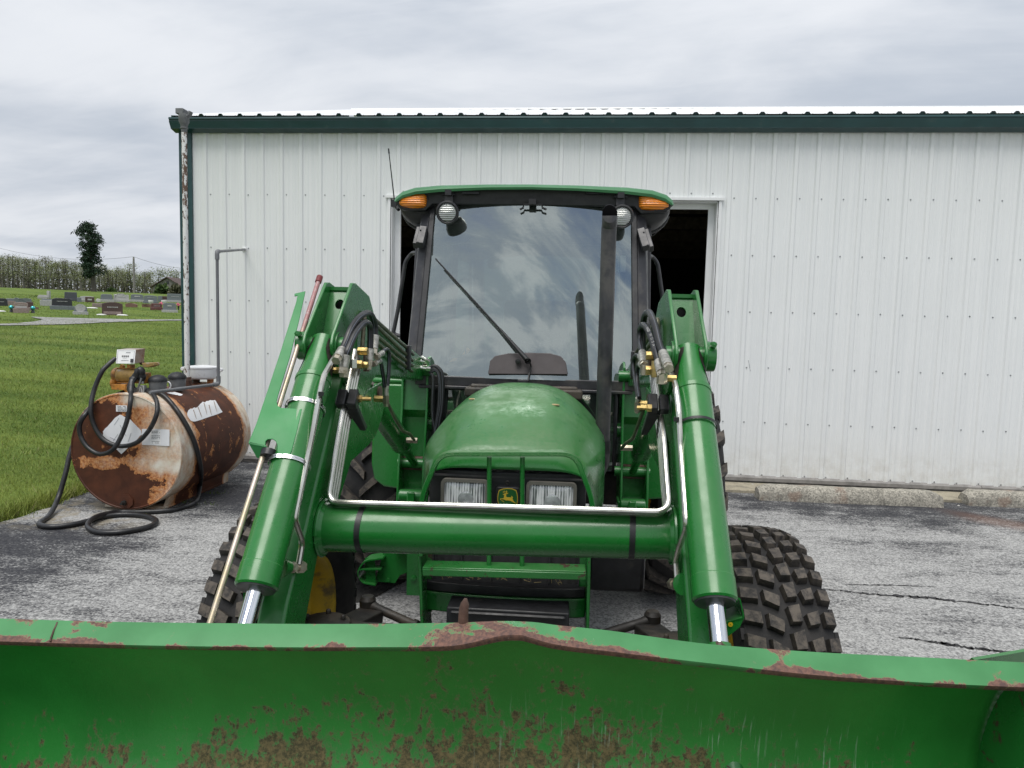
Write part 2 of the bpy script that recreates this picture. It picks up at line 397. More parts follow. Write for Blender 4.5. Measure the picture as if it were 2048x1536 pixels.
M['skirt'] = simple('weathered_skirt_board', (0.23, 0.22, 0.21), 0.8, var=0.25, scale=9)
M['screw'] = simple('screw_head', (0.30, 0.31, 0.32), 0.4, 0.6)
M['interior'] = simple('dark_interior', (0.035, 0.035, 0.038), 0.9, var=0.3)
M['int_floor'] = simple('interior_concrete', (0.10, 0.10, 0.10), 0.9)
M['wood'] = simple('bare_lumber', (0.14, 0.11, 0.08), 0.85, var=0.3, scale=12)
M['seam'] = simple('lap_sealant', (0.55, 0.56, 0.56), 0.6)

def asphalt_fn(g):
    co = g.coord('Object'); x, y, z = g.sep(co)
    sx_ = g.n('ShaderNodeMapping', {0: co, 3: (0.55, 1.25, 1)}).outputs[0]
    big = g.mr(g.m('ADD', g.m('MULTIPLY', g.noise(sx_, 0.9, 5, 0.6, 0.3), 0.5), g.m('MULTIPLY', g.noise(sx_, 4.2, 6, 0.65), 0.5)), 0.34, 0.66, 0.22, 0.72, False)
    # sealed and still black: by the wall, along the left edge, in patches
    nearwall = g.mr(g.m('ADD', y, g.m('MULTIPLY', g.noise(co, 2.2, 7, 0.65), 1.7)), 6.75, 8.2)
    leftdark = g.m('MULTIPLY', g.mr(g.m('ADD', g.m('MULTIPLY', x, -1.0), g.m('MULTIPLY', g.noise(co, 1.3, 4), 1.2)), 3.3, 4.5), g.mr(y, 5.4, 4.9))
    back = g.m('MULTIPLY', g.mr(x, -1.3, -2.4), g.mr(g.m('ADD', y, g.m('MULTIPLY', g.noise(co, 2.1, 3), 0.6)), 5.5, 6.1))
    dark = g.m('MAXIMUM', g.m('MAXIMUM', nearwall, leftdark), back)
    worn = g.m('SUBTRACT', g.m('ADD', big, 0.40), g.m('MULTIPLY', dark, 0.30))
    grain = g.m('ADD', g.m('MULTIPLY', g.noise(co, 55, 4, 0.75), 0.65), g.m('MULTIPLY', g.noise(g.n('ShaderNodeMapping', {0: co, 3: (0.7, 1.4, 1)}).outputs[0], 22, 5, 0.7), 0.35))
    agg = g.mr(g.m('ADD', g.m('MULTIPLY', worn, 0.62), g.m('MULTIPLY', grain, 1.15)), 0.90, 1.13)
    vcell = g.n('ShaderNodeTexVoronoi', {'Vector': co, 'Scale': 95}).outputs['Color']
    stone = g.sep(vcell)[0]
    scol = g.mix(stone, (0.19, 0.19, 0.188), (0.46, 0.46, 0.45))
    tar = g.mix(g.mr(g.noise(co, 40, 3), 0.3, 0.7), (0.018, 0.019, 0.024), (0.05, 0.051, 0.056))
    c = g.mix(g.m('MULTIPLY', agg, 0.95), tar, scol)
    # tan silt along the tank pad and a rusty stain by the parking stops
    silt = g.m('MULTIPLY', g.mr(g.m('ABSOLUTE', g.m('ADD', x, 4.15)), 0.85, 0.25), g.mr(g.m('ABSOLUTE', g.m('SUBTRACT', y, 5.45)), 0.65, 0.15))
    silt = g.m('MULTIPLY', silt, g.mr(g.noise(co, 5, 6, 0.65, 0.4), 0.45, 0.62))
    c = g.mix(g.m('MULTIPLY', silt, 0.8), c, (0.22, 0.19, 0.135))
    rst = g.m('MULTIPLY', g.mr(g.m('ABSOLUTE', g.m('SUBTRACT', g.m('ADD', g.m('MULTIPLY', x, 0.75), y), 9.62)), 0.35, 0.05), g.mr(x, 3.5, 3.9))
    c = g.mix(g.m('MULTIPLY', rst, 0.45), c, (0.17, 0.09, 0.06))
    return {'Base Color': c, 'Roughness': 0.85, 'Specular IOR Level': 0.3, 'Normal': g.bump(g.m('ADD', g.noise(co, 150, 3), g.m('MULTIPLY', agg, 0.7)), 0.5, 0.006)}
M['asphalt'] = pmat('worn_asphalt', asphalt_fn)
M['crack'] = simple('tar_crack', (0.034, 0.034, 0.036), 0.9)
def puddle_fn(g):
    co = g.coord()
    return {'Base Color': g.mix(g.mr(g.noise(co, 6, 4), 0.35, 0.7), (0.045, 0.045, 0.043), (0.075, 0.075, 0.07)), 'Roughness': 0.12, 'Specular IOR Level': 0.9, 'Coat Weight': 1.0, 'Coat Roughness': 0.03}
M['puddle'] = pmat('standing_water', puddle_fn)
def conc_fn(a, b):
    def fn(g):
        co = g.coord()
        v = g.sep(g.n('ShaderNodeTexVoronoi', {'Vector': co, 'Scale': 85}).outputs['Color'])[0]
        c = g.mix(v, a, b); c = g.mix(g.m('MULTIPLY', g.mr(g.noise(co, 7, 6, 0.65), 0.45, 0.68), 0.5), c, (0.10, 0.095, 0.08))
        c = g.mix(g.m('MULTIPLY', g.mr(g.noise(co, 4, 4), 0.6, 0.7), 0.4), c, (0.20, 0.10, 0.06))
        return {'Base Color': c, 'Roughness': 0.9, 'Normal': g.bump(g.m('ADD', v, g.noise(co, 110, 3)), 0.7, 0.006)}
    return fn
M['stopconc'] = pmat('exposed_aggregate_concrete', conc_fn((0.19, 0.18, 0.155), (0.48, 0.45, 0.38)))
M['apron'] = pmat('tan_concrete', conc_fn((0.28, 0.25, 0.18), (0.38, 0.34, 0.26)))
M['rock'] = simple('white_limestone', (0.55, 0.54, 0.50), 0.9, bump=0.5, bscale=60)
def lawn_fn(g):
    co = g.coord()
    n = g.m('ADD', g.m('MULTIPLY', g.noise(g.n('ShaderNodeMapping', {0: co, 2: (0, 0, 0.65), 3: (0.35, 1.3, 1)}).outputs[0], 0.7, 5, 0.6), 0.6), g.m('MULTIPLY', g.noise(co, 14, 4, 0.7), 0.4))
    c = g.mix(g.mr(n, 0.34, 0.66), (0.060, 0.105, 0.018), (0.150, 0.205, 0.042))
    c = g.mix(g.m('MULTIPLY', g.mr(g.noise(co, 0.35, 4), 0.55, 0.75), 0.4), c, (0.14, 0.15, 0.045))
    return {'Base Color': c, 'Roughness': 0.9, 'Specular IOR Level': 0.15, 'Normal': g.bump(g.noise(co, 45, 4, 0.7), 0.8, 0.03)}
M['lawn'] = pmat('mown_lawn', lawn_fn)
def blade_fn(g):
    co = g.coord(); at = g.n('ShaderNodeAttribute', attribute_name='tint').outputs['Fac']
    band = g.noise(g.n('ShaderNodeMapping', {0: co, 2: (0, 0, 0.65), 3: (0.35, 1.3, 1)}).outputs[0], 0.7, 4, 0.6)
    c = g.mix(g.mr(g.m('ADD', g.m('MULTIPLY', band, 0.7), g.m('MULTIPLY', at, 0.3)), 0.30, 0.68), (0.080, 0.128, 0.014), (0.230, 0.275, 0.052))
    c = g.mix(g.mr(at, 0.93, 0.97), c, (0.24, 0.21, 0.10))
    return {'Base Color': c, 'Roughness': 0.55, 'Specular IOR Level': 0.3}
M['blade'] = pmat('grass_blades', blade_fn)
def gravel_fn(g):
    co = g.coord(); v = g.noise(co, 9, 6, 0.7); s = g.noise(g.n('ShaderNodeMapping', {0: co, 2: (0, 0, 0.6), 3: (0.3, 2.2, 1)}).outputs[0], 0.8, 5)
    c = g.mix(g.mr(v, 0.3, 0.7), (0.16, 0.16, 0.15), (0.33, 0.33, 0.32)); c = g.mix(g.m('MULTIPLY', g.mr(s, 0.55, 0.66), 0.75), c, (0.09, 0.095, 0.07))
    return {'Base Color': c, 'Roughness': 0.95}
M['gravel'] = pmat('gravel_lane', gravel_fn)

# tank
def tank_fn(face):
    def fn(g):
        co = g.coord(); x, y, z = g.sep(co)
        if face:
            # bare rust on the left and along the foot, paint left on the right
            bias = g.m('ADD', g.m('MULTIPLY', g.mr(x, -0.12, 0.44), 0.34), g.m('MULTIPLY', g.mr(z, 0.12, 0.42), 0.02))
            bias = g.m('SUBTRACT', bias, g.m('MULTIPLY', g.mr(z, 0.45, 0.28), 0.13))
            bias = g.m('ADD', bias, g.m('MULTIPLY', g.mr(g.m('ABSOLUTE', g.m('SUBTRACT', z, 0.42)), 0.09, 0.03), 0.12))
            bias = g.m('ADD', bias, g.m('MULTIPLY', g.mr(z, 0.90, 0.98), 0.22))
            n = g.m('ADD', g.m('MULTIPLY', g.noise(co, 4.0, 9, 0.66, 0.6), 0.75), g.m('MULTIPLY', g.noise(co, 17, 7, 0.7), 0.25))
            th = 0.62
        else:
            hoop = g.m('ADD', g.m('MULTIPLY', g.mr(y, 0.34, 0.20), 0.30), g.m('MULTIPLY', g.mr(y, 1.08, 1.16), 0.28))
            bias = hoop
            n = g.m('ADD', g.m('MULTIPLY', g.noise(g.n('ShaderNodeMapping', {0: co, 3: (1.1, 1.7, 1.1)}).outputs[0], 3.6, 9, 0.70, 0.5), 0.75), g.m('MULTIPLY', g.noise(co, 20, 7, 0.7), 0.25))
            th = 0.575
        v = g.m('ADD', n, bias)
        bare = g.mr(v, th+0.004, th-0.012); edge = g.mr(v, th+0.16, th+0.02)
        edge2 = g.mr(v, th+0.34, th+0.08)
        paint = g.mix(g.mr(g.noise(co, 9, 6, 0.65), 0.35, 0.7), (0.60, 0.55, 0.44), (0.72, 0.69, 0.62))
        run = g.noise(g.n('ShaderNodeMapping', {0: co, 3: (16, 16, 1.6)}).outputs[0], 1.0, 6, 0.65)
        paint = g.mix(g.m('MULTIPLY', g.mr(run, 0.5, 0.72), 0.55), paint, (0.36, 0.20, 0.09))
        orange = g.mix(g.mr(g.noise(co, 45, 6, 0.75), 0.35, 0.65), (0.30, 0.085, 0.022), (0.60, 0.30, 0.12))
        brown = g.mix(g.mr(g.noise(co, 6, 6, 0.6, 0.3), 0.3, 0.75), (0.055, 0.018, 0.009), (0.115, 0.036, 0.016))
        brown = g.mix(g.m('MULTIPLY', g.mr(g.noise(co, 2.6, 4), 0.55, 0.72), 0.6), brown, (0.17, 0.055, 0.024))
        c = g.mix(g.m('MULTIPLY', edge2, 0.70), paint, orange); c = g.mix(edge, c, orange); c = g.mix(bare, c, brown)
        return {'Base Color': c, 'Roughness': g.m('SUBTRACT', 0.72, g.m('MULTIPLY', bare, 0.14)), 'Specular IOR Level': 0.35,
                'Normal': g.bump(g.m('ADD', g.m('MULTIPLY', bare, -0.8), g.m('MULTIPLY', g.noise(co, 50, 5), 0.3)), 0.35, 0.004)}
    return fn
M['tank_face'] = pmat('rusted_tank_end', tank_fn(True))
M['tank_shell'] = pmat('rusted_tank_shell', tank_fn(False))
def pipe_fn(g):
    co = g.coord(); n = g.noise(g.n('ShaderNodeMapping', {0: co, 3: (1, 1, 0.5)}).outputs[0], 34, 7, 0.7, 0.2)
    zone = g.noise(co, 1.6, 3)
    rm = g.mr(g.m('ADD', n, g.m('MULTIPLY', zone, 0.5)), 0.79, 0.815)
    return {'Base Color': g.mix(rm, (0.74, 0.74, 0.73), g.mix(g.noise(co, 60, 3), (0.06, 0.04, 0.03), (0.20, 0.12, 0.08))), 'Roughness': 0.6}
M['flaky_pipe'] = pmat('flaking_white_pipe', pipe_fn)
M['white_enamel'] = simple('white_enamel', (0.72, 0.73, 0.75), 0.35, var=0.06, scale=6, dirt=(0.5, 0.48, 0.42), dirt_amt=0.1)
M['aluminium'] = simple('cast_aluminium', (0.52, 0.53, 0.53), 0.4, 0.7, var=0.15, scale=20)
M['cap_grey'] = simple('grey_cast_cap', (0.14, 0.145, 0.15), 0.6, var=0.2, scale=14)
M['cap_black'] = simple('black_mesh_dome', (0.012, 0.013, 0.016), 0.55, var=0.4, scale=60)
M['conduit'] = simple('grey_pvc_conduit', (0.15, 0.155, 0.165), 0.5, var=0.15, scale=10)
M['orange'] = simple('orange_pump_paint', (0.46, 0.20, 0.035), 0.55, var=0.25, scale=18, dirt=(0.10, 0.055, 0.03), dirt_amt=0.35, dscale=14)
M['motor'] = simple('faded_motor_label', (0.27, 0.17, 0.05), 0.6, var=0.3, scale=14, dirt=(0.40, 0.41, 0.42), dirt_amt=0.25, dscale=8)
M['paper'] = simple('white_sticker', (0.74, 0.75, 0.77), 0.55, var=0.04, scale=6)
M['meterface'] = simple('meter_face', (0.80, 0.80, 0.80), 0.4, var=0.03)
M['ink'] = simple('printed_ink', (0.03, 0.03, 0.034), 0.6)
M['greyink'] = simple('grey_ink', (0.25, 0.26, 0.28), 0.6)
M['rustmeter'] = simple('meter_side', (0.30, 0.26, 0.22), 0.55, 0.3, var=0.2, dirt=(0.22, 0.10, 0.05), dirt_amt=0.4)

# glass and lamps
def glass(name, refl, tint, rough=0.0):
    m = bpy.data.materials.new(name); m.use_nodes = True; t = m.node_tree; t.nodes.clear(); g = G(t)
    co = g.coord()
    fr = g.n('ShaderNodeLayerWeight', {0: 0.35}).outputs['Fresnel']
    fac = g.m('ADD', refl+0.05, g.m('MULTIPLY', fr, 0.35), True)
    gl = g.n('ShaderNodeBsdfGlossy', {'Color': (0.90, 0.98, 0.95, 1), 'Roughness': rough})
    wob = g.bump(g.noise(co, 2.2, 2), 0.008, 0.05)
    t.links.new(wob, gl.inputs['Normal'])
    tr = g.n('ShaderNodeBsdfTransparent', {0: tint+(1,)})
    dust = g.n('ShaderNodeBsdfDiffuse', {0: (0.35, 0.40, 0.38, 1)})
    dm = g.m('ADD', 0.05, g.m('MULTIPLY', g.mr(g.noise(co, 5, 7, 0.7), 0.5, 0.75), 0.05))
    mx = g.n('ShaderNodeMixShader', {0: fac, 1: tr.outputs[0], 2: gl.outputs[0]})
    mx2 = g.n('ShaderNodeMixShader', {0: dm, 1: mx.outputs[0], 2: dust.outputs[0]})
    g.n('ShaderNodeOutputMaterial', {0: mx2.outputs[0]}); return m
M['windshield'] = glass('tinted_windshield', 0.30, (0.52, 0.62, 0.58))
M['sideglass'] = glass('tinted_side_glass', 0.12, (0.5, 0.6, 0.56))
def lens_fn(col, stripes, axis=2, metal=0.0):
    def fn(g):
        co = g.coord(); q = g.sep(co)[axis]
        w = g.m('SINE', g.m('MULTIPLY', q, stripes))
        c = g.mix(g.mr(w, -0.8, 0.8), tuple(k*0.62 for k in col), tuple(min(1, k*1.15) for k in col))
        return {'Base Color': c, 'Roughness': 0.15, 'Metallic': metal, 'Coat Weight': 0.6, 'Coat Roughness': 0.05, 'Normal': g.bump(w, 0.5, 0.004)}
    return fn
M['amber'] = pmat('amber_lens', lens_fn((1.0, 0.27, 0.012), 520))
M['amber_hot'] = simple('amber_bulb', (0.95, 0.40, 0.03), 0.3)
M['lamplens'] = pmat('ribbed_lamp_lens', lens_fn((0.50, 0.51, 0.50), 620, 2, 0.3))
def headlens_fn(g):
    co = g.coord(); q = g.sep(co)[0]
    w = g.m('SINE', g.m('MULTIPLY', q, 620))
    n = g.noise(g.n('ShaderNodeMapping', {0: co, 3: (60, 10, 9)}).outputs[0], 1.0, 3, 0.5)
    v = g.mr(g.m('ADD', g.m('MULTIPLY', w, 0.10), n), 0.36, 0.62)
    return {'Base Color': g.mix(v, (0.30, 0.32, 0.34), (0.95, 0.96, 0.97)), 'Roughness': 0.12, 'Metallic': g.mr(v, 0, 1, 0.5, 0.0), 'Coat Weight': 0.7, 'Coat Roughness': 0.03, 'Normal': g.bump(w, 0.5, 0.003)}  # streaks put bright and dark reflections into the lens colour
M['headlens'] = pmat('fluted_headlamp_lens', headlens_fn)
M['lens_core'] = simple('headlamp_core', (0.55, 0.57, 0.59), 0.15, 0.4, var=0.3, scale=40)
M['reflector'] = simple('lamp_reflector', (0.85, 0.86, 0.88), 0.08, 1.0, var=0.03)
M['bezel'] = simple('headlamp_bezel', (0.20, 0.185, 0.16), 0.5, 0.2)
M['badge_green'] = simple('badge_green', (0.012, 0.085, 0.020), 0.35)
M['badge_yellow'] = simple('badge_yellow', (0.55, 0.38, 0.035), 0.4, var=0.1)
M['cabin'] = simple('cab_dark_trim', (0.035, 0.035, 0.035), 0.7)
M['dash'] = simple('dash_cowl_vinyl', (0.062, 0.052, 0.053), 0.6, var=0.15)
M['seat'] = simple('seat_vinyl', (0.05, 0.045, 0.03), 0.6)
M['manual'] = simple('orange_plastic', (0.55, 0.22, 0.05), 0.5)
def mesh_fn(g):
    co = g.coord(); v = g.vor(co, 260, rnd=0.2)
    return {'Base Color': g.mix(g.mr(v, 0.2, 0.5), (0.004, 0.004, 0.004), (0.035, 0.035, 0.037)), 'Roughness': 0.6, 'Normal': g.bump(v, 0.6, 0.003)}
M['screen'] = pmat('grille_screen', mesh_fn)
M['straw'] = simple('dry_straw', (0.38, 0.29, 0.15), 0.8)

# cemetery
def stone_mat(name, col, pol=0.5): return simple(name, col, pol, var=0.22, scale=30, bump=0.1, bscale=50, dirt=tuple(c*0.6 for c in col), dirt_amt=0.15, dscale=3)
M['st_black'] = stone_mat('black_granite', (0.028, 0.030, 0.034), 0.3)
M['st_dark'] = stone_mat('dark_grey_granite', (0.065, 0.072, 0.082), 0.5)
M['st_grey'] = stone_mat('grey_granite', (0.15, 0.17, 0.18), 0.5)
M['st_pale'] = stone_mat('pale_granite', (0.38, 0.38, 0.37), 0.8)
M['st_brown'] = stone_mat('brown_granite', (0.075, 0.045, 0.040), 0.4)
M['st_red'] = stone_mat('red_granite', (0.12, 0.045, 0.042), 0.4)
M['st_pink'] = stone_mat('pink_granite', (0.26, 0.20, 0.18), 0.6)
M['st_rust'] = stone_mat('russet_rough_granite', (0.17, 0.10, 0.075), 0.9)
M['st_white'] = stone_mat('white_marble', (0.62, 0.62, 0.60), 0.6)
M['st_letter'] = stone_mat('frosted_lettering', (0.42, 0.42, 0.41), 0.8)
M['teal'] = simple('teal_mirror_ball', (0.08, 0.42, 0.45), 0.12, 0.8, var=0.3)
M['pink'] = simple('pink_silk_flowers', (0.75, 0.17, 0.30), 0.7)
M['bark'] = simple('bark', (0.085, 0.075, 0.065), 0.9, var=0.3, scale=12)
M['bark_pale'] = simple('pale_bark', (0.15, 0.14, 0.125), 0.9, var=0.3, scale=12)
def leaf_fn(a, b, sc=0.6):
    def fn(g):
        at = g.n('ShaderNodeAttribute', attribute_name='tint').outputs['Fac']
        return {'Base Color': g.mix(at, a, b), 'Roughness': 0.75, 'Specular IOR Level': 0.2}
    return fn
M['spruce'] = pmat('spruce_needles', leaf_fn((0.012, 0.030, 0.018), (0.040, 0.068, 0.040)))
M['spring'] = pmat('spring_leaves', leaf_fn((0.125, 0.15, 0.062), (0.26, 0.29, 0.13)))
M['haze_leaf'] = pmat('budding_twigs', leaf_fn((0.13, 0.125, 0.09), (0.22, 0.225, 0.13)))
M['bushleaf'] = pmat('bush_leaves', leaf_fn((0.030, 0.060, 0.020), (0.085, 0.13, 0.04)))
M['brush'] = pmat('understorey', leaf_fn((0.060, 0.068, 0.040), (0.13, 0.13, 0.075)))
M['barnwood'] = simple('weathered_barn_wood', (0.17, 0.165, 0.155), 0.9, var=0.3, scale=3)
M['barnroof'] = simple('brown_barn_roof', (0.085, 0.060, 0.055), 0.8, var=0.2, scale=2)
M['pole'] = simple('grey_pole', (0.20, 0.19, 0.18), 0.9)
M['wire'] = simple('utility_wire', (0.10, 0.10, 0.11), 0.7)
# ------------------------------------------------------------------ terrain
def sstep(a, b, x):
    t = np.clip((np.asarray(x, float)-a)/(b-a), 0, 1); return t*t*(3-2*t)
def gz(x, y):
    s = -0.6*np.asarray(x, float)+0.8*np.asarray(y, float)
    h = np.interp(s, [0, 8.5, 11, 30, 45, 80, 180, 700], [0, 0, 0.10, 1.32, 2.30, 4.1, 7.0, 9.0])
    return h*sstep(4.7, 8.2, -np.asarray(x, float))
def on_ground(px, py, lo=4.0, hi=400.0):
    d = sight(px, py); hd = math.hypot(d.x, d.y); prev = None
    for t in np.geomspace(lo, hi, 900):
        p = EYEP+d*(t/hd)
        if p.z <= float(gz(p.x, p.y)): return p
    return EYEP+d*(hi/hd)
def sheet(name, xs, ys, zf, mat, label=None):
    X, Y = np.meshgrid(xs, ys); Z = zf(X, Y)
    v = np.stack([X.ravel(), Y.ravel(), Z.ravel()], 1); nx, ny = len(xs), len(ys)
    idx = np.arange(nx*ny).reshape(ny, nx)
    f = np.stack([idx[:-1, :-1].ravel(), idx[:-1, 1:].ravel(), idx[1:, 1:].ravel(), idx[1:, :-1].ravel()], 1)
    me = bpy.data.meshes.new(name); me.from_pydata(v.tolist(), [], f.tolist()); me.materials.append(mat)
    me.polygons.foreach_set('use_smooth', [True]*len(me.polygons)); me.update()
    o = bpy.data.objects.new(name, me); COL.objects.link(o); o['kind'] = 'structure'
    if label: o['label'] = label
    return o
xs = np.unique(np.concatenate([-np.geomspace(8, 900, 60), np.linspace(-8, -3, 26), np.linspace(-3, 20, 8), np.geomspace(21, 900, 14)]))
ys = np.unique(np.concatenate([-np.geomspace(4, 900, 16), np.linspace(-4, 20, 49), np.geomspace(20.5, 1200, 60)]))
def lawn_z(X, Y):
    z = gz(X, Y)
    inlot = (X > -4.75) & (Y < 30)
    return np.where(inlot, -0.05, z + 0.02*sstep(-4.75, -5.0, X))
sheet('lawn', xs, ys, lawn_z, M['lawn'])
# parking lot: one sheet whose left edge is ragged where the turf creeps over it
def lot_edge(y): return -4.62-0.05*math.sin(y*2.3)-0.04*math.sin(y*5.1+1)+0.02*math.sin(y*17)
ysl = np.concatenate([np.linspace(-16, 2, 10), np.linspace(2.2, 7.95, 70)])
b = MB(); rows = []
for y in ysl:
    e = lot_edge(y); rows.append([(x, y, 0.0) for x in [e]+list(np.linspace(e+0.25, 18, 12))])
b.grid(rows); lot = b.build('parking_lot', M['asphalt'], recalc=False); tag(lot, 'worn asphalt lot with pale speckled aggregate', kind='structure')
# dark cracks: thin ragged ribbons on the asphalt
def crack(name, pts, w):
    P = catmull(pts, 26); b = MB(); rows = []; w *= .62
    for i, p in enumerate(P):
        k = w*max(.10, random.gauss(.75, .5))*(0.3+math.sin(math.pi*min(1, (i+0.5)/len(P))))
        j = random.uniform(-w, w)*0.9
        rows.append([(p.x+random.uniform(-.02, .02), p.y-k+j, 0.004), (p.x+random.uniform(-.02, .02), p.y+k+j, 0.004)])
    b.grid(rows); o = b.build(name, M['crack'], recalc=False, smooth=False); tag(o, 'dark crack in the worn asphalt', kind='structure')
crack('pavement_crack', [wp(1640, 1178, Z=0), wp(1740, 1188, Z=0), wp(1860, 1197, Z=0), wp(1960, 1208, Z=0), wp(2075, 1222, Z=0)], 0.020)
crack('pavement_crack', [wp(1800, 1275, Z=0), wp(1880, 1287, Z=0), wp(1960, 1299, Z=0), wp(2080, 1312, Z=0)], 0.018)
crack('pavement_crack', [wp(1690, 1170, Z=0), wp(1780, 1171, Z=0), wp(1870, 1174, Z=0)], 0.007)
crack('pavement_crack', [wp(1180, 1170, Z=0), wp(1300, 1182, Z=0), wp(1345, 1187, Z=0)], 0.010)
# standing water between the left wheels
b = MB(); c0 = wp(694, 1145, Z=0.0); ring = []
for k in range(40):
    a = 2*math.pi*k/40; rr = 1+0.12*math.sin(3*a+1)+0.08*math.sin(5*a)
    ring.append((c0.x+0.05+0.42*rr*math.cos(a), c0.y+0.05+0.62*rr*math.sin(a), 0.004))
b.add(ring, [tuple(range(40))]); tag(b.build('puddle', M['puddle'], recalc=False, smooth=False), 'shallow grey puddle beside the left rear tyre', kind='structure')
# concrete strip at the foot of the wall
b = MB(); b.box((5.6, 7.56, 0.008), (8.2, 0.38, 0.05)); tag(b.build('concrete_strip', M['apron'], bevel=0.01), 'tan concrete strip along the foot of the wall', kind='structure')
# gravel lane through the cemetery lawn
upper = [(-60, 643), (30, 635.5), (75, 636), (130, 638), (200, 640), (290, 641.5), (372, 640.5), (450, 639)]
lower = [(-60, 655), (30, 652.5), (75, 650.5), (130, 650), (200, 648), (290, 644.5), (372, 643), (450, 641)]
up_c = catmull([(a, b_, 0) for a, b_ in [(-60, 651), (0, 650.5), (60, 646.5), (85, 641), (62, 636.2), (100, 637), (150, 638), (210, 639.5), (290, 641), (372, 641), (430, 641)]], 6)
lo_c = catmull([(a, b_, 0) for a, b_ in [(-60, 654.5), (0, 653.5), (60, 652.8), (95, 652), (130, 651), (165, 649.7), (205, 647.5), (250, 645.5), (310, 643.6), (372, 642.8), (430, 642)]], 6)
b = MB(); rows = []
for a, c in zip(up_c, lo_c):
    p = on_ground(a.x, a.y); q = on_ground(c.x, c.y); row = []
    for t in np.linspace(0, 1, 7):
        r = p.lerp(q, t); row.append((r.x, r.y, float(gz(r.x, r.y))+0.045))
    rows.append(row)
b.grid(rows); tag(b.build('gravel_lane', M['gravel'], recalc=False), 'grey gravel lane across the cemetery lawn', kind='structure')

# ------------------------------------------------------------------ pole barn
WY = 7.791; RIB = 0.2286; RX0 = -4.347
bld = empty('steel_shed', 'white ribbed steel shed with dark green gutter behind the tractor', 'shed', (0, WY, 0))
XL, XR, DL, DR, DT, ZB, ZT = -4.52, 10.2, -2.150, 1.495, 3.115, 0.10, 3.93
def rib_profile(xa, xb):
    pts = {xa: 0.0, xb: 0.0}
    k0 = int(math.floor((xa-RX0)/RIB))-1
    for k in range(k0, k0+int((xb-xa)/RIB)+4):
        c = RX0+k*RIB
        for dx_, dy_ in ((-0.030, 0), (-0.0175, -0.017), (0.0175, -0.017), (0.030, 0),
                         (0.0762-0.016, 0), (0.0762-0.008, -0.0032), (0.0762+0.008, -0.0032), (0.0762+0.016, 0),
                         (0.1524-0.016, 0), (0.1524-0.008, -0.0032), (0.1524+0.008, -0.0032), (0.1524+0.016, 0)):
            x = c+dx_
            if xa < x < xb: pts[x] = dy_
    return sorted(pts.items())
def wall_piece(xa, xb, za, zb):
    pr = rib_profile(xa, xb); b = MB()
    zs = [za, zb]
    b.grid([[(x, d, z) for x, d in pr] for z in zs])
    me_o = b.build('wall_panel', M['wallsteel'], bld, angle=18, recalc=False)
    return me_o
k = 0; edges = [XL]+[RX0-0.042+0.9144*i for i in range(1, 17) if RX0-0.042+0.9144*i < XR]+[XR]
for a, c in zip(edges[:-1], edges[1:]):
    for xa, xb, za in ((a, min(c, DL), ZB), (max(a, DL), min(c, DR), DT), (max(a, DR), c, ZB)):
        if xb-xa > 0.01: wall_piece(xa, xb, za, ZT)
# side wall on the left and the far walls
b = MB(); L_ = 12.0; pr = rib_profile(0, L_)
b.grid([[(XL-0.09+d, x+0.02, z) for x, d in pr] for z in (ZB, 3.95)]); b.build('side_wall', M['wallsteel'], bld, angle=18, recalc=False)
b = MB(); gx = XL-0.085
b.prism([(gx, 0.05, 3.95), (gx, L_, 3.95), (gx, L_/2, 5.74)], (0.05, 0, 0)); b.build('gable', M['wallsteel'], bld)
b = MB(); b.box(((XL+XR)/2, L_, 2.0), (XR-XL, 0.06, 3.9)); b.box((XR, L_/2, 2.0), (0.06, L_-0.1, 3.9)); b.build('rear_wall', M['wallsteel'], bld)
# interior: liner, floor, ceiling
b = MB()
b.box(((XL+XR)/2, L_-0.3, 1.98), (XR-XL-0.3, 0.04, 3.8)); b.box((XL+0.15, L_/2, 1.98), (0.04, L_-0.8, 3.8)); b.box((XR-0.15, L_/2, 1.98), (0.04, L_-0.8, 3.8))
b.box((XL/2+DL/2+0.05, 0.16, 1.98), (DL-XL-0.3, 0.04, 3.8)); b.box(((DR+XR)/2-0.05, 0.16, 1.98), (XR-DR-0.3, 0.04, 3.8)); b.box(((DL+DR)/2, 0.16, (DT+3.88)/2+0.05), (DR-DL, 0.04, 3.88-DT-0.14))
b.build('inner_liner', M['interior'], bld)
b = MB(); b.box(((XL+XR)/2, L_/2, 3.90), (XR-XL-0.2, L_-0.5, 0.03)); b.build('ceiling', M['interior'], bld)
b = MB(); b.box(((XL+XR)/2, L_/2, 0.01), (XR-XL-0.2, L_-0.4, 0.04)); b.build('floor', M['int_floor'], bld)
for i in range(6):
    b = MB(); b.box(((XL+XR)/2, 1.6+i*1.7, 3.62), (XR-XL-0.4, 0.05, 0.22)); b.build('ceiling_joist', M['wood'], bld)
b = MB(); b.box((0.72, 2.2, 2.62), (0.5, 0.12, 0.22)); b.build('hanging_door_track', M['white_trim'], bld)
# door trim (casing proud of the siding, return into the opening, stop)
for s, xd in ((-1, DL), (1, DR)):
    b = MB(); b.box((xd+s*0.012, -0.013, (DT+0.1)/2), (0.030, 0.03, DT-0.1)); b.box((xd-s*0.012, 0.06, (DT+0.1)/2), (0.012, 0.12, DT-0.12)); b.box((xd-s*0.052, 0.135, (DT+0.1)/2), (0.070, 0.03, DT-0.13)); b.build('door_jamb', M['white_trim'], bld, bevel=0.003)
b = MB(); b.box(((DL+DR)/2, -0.018, DT+0.012), (DR-DL+0.10, 0.045, 0.034)); b.box(((DL+DR)/2, 0.062, DT-0.012), (DR-DL-0.03, 0.12, 0.012)); b.box(((DL+DR)/2, 0.137, DT-0.045), (DR-DL-0.16, 0.03, 0.058)); b.build('door_header', M['white_trim'], bld, bevel=0.003)
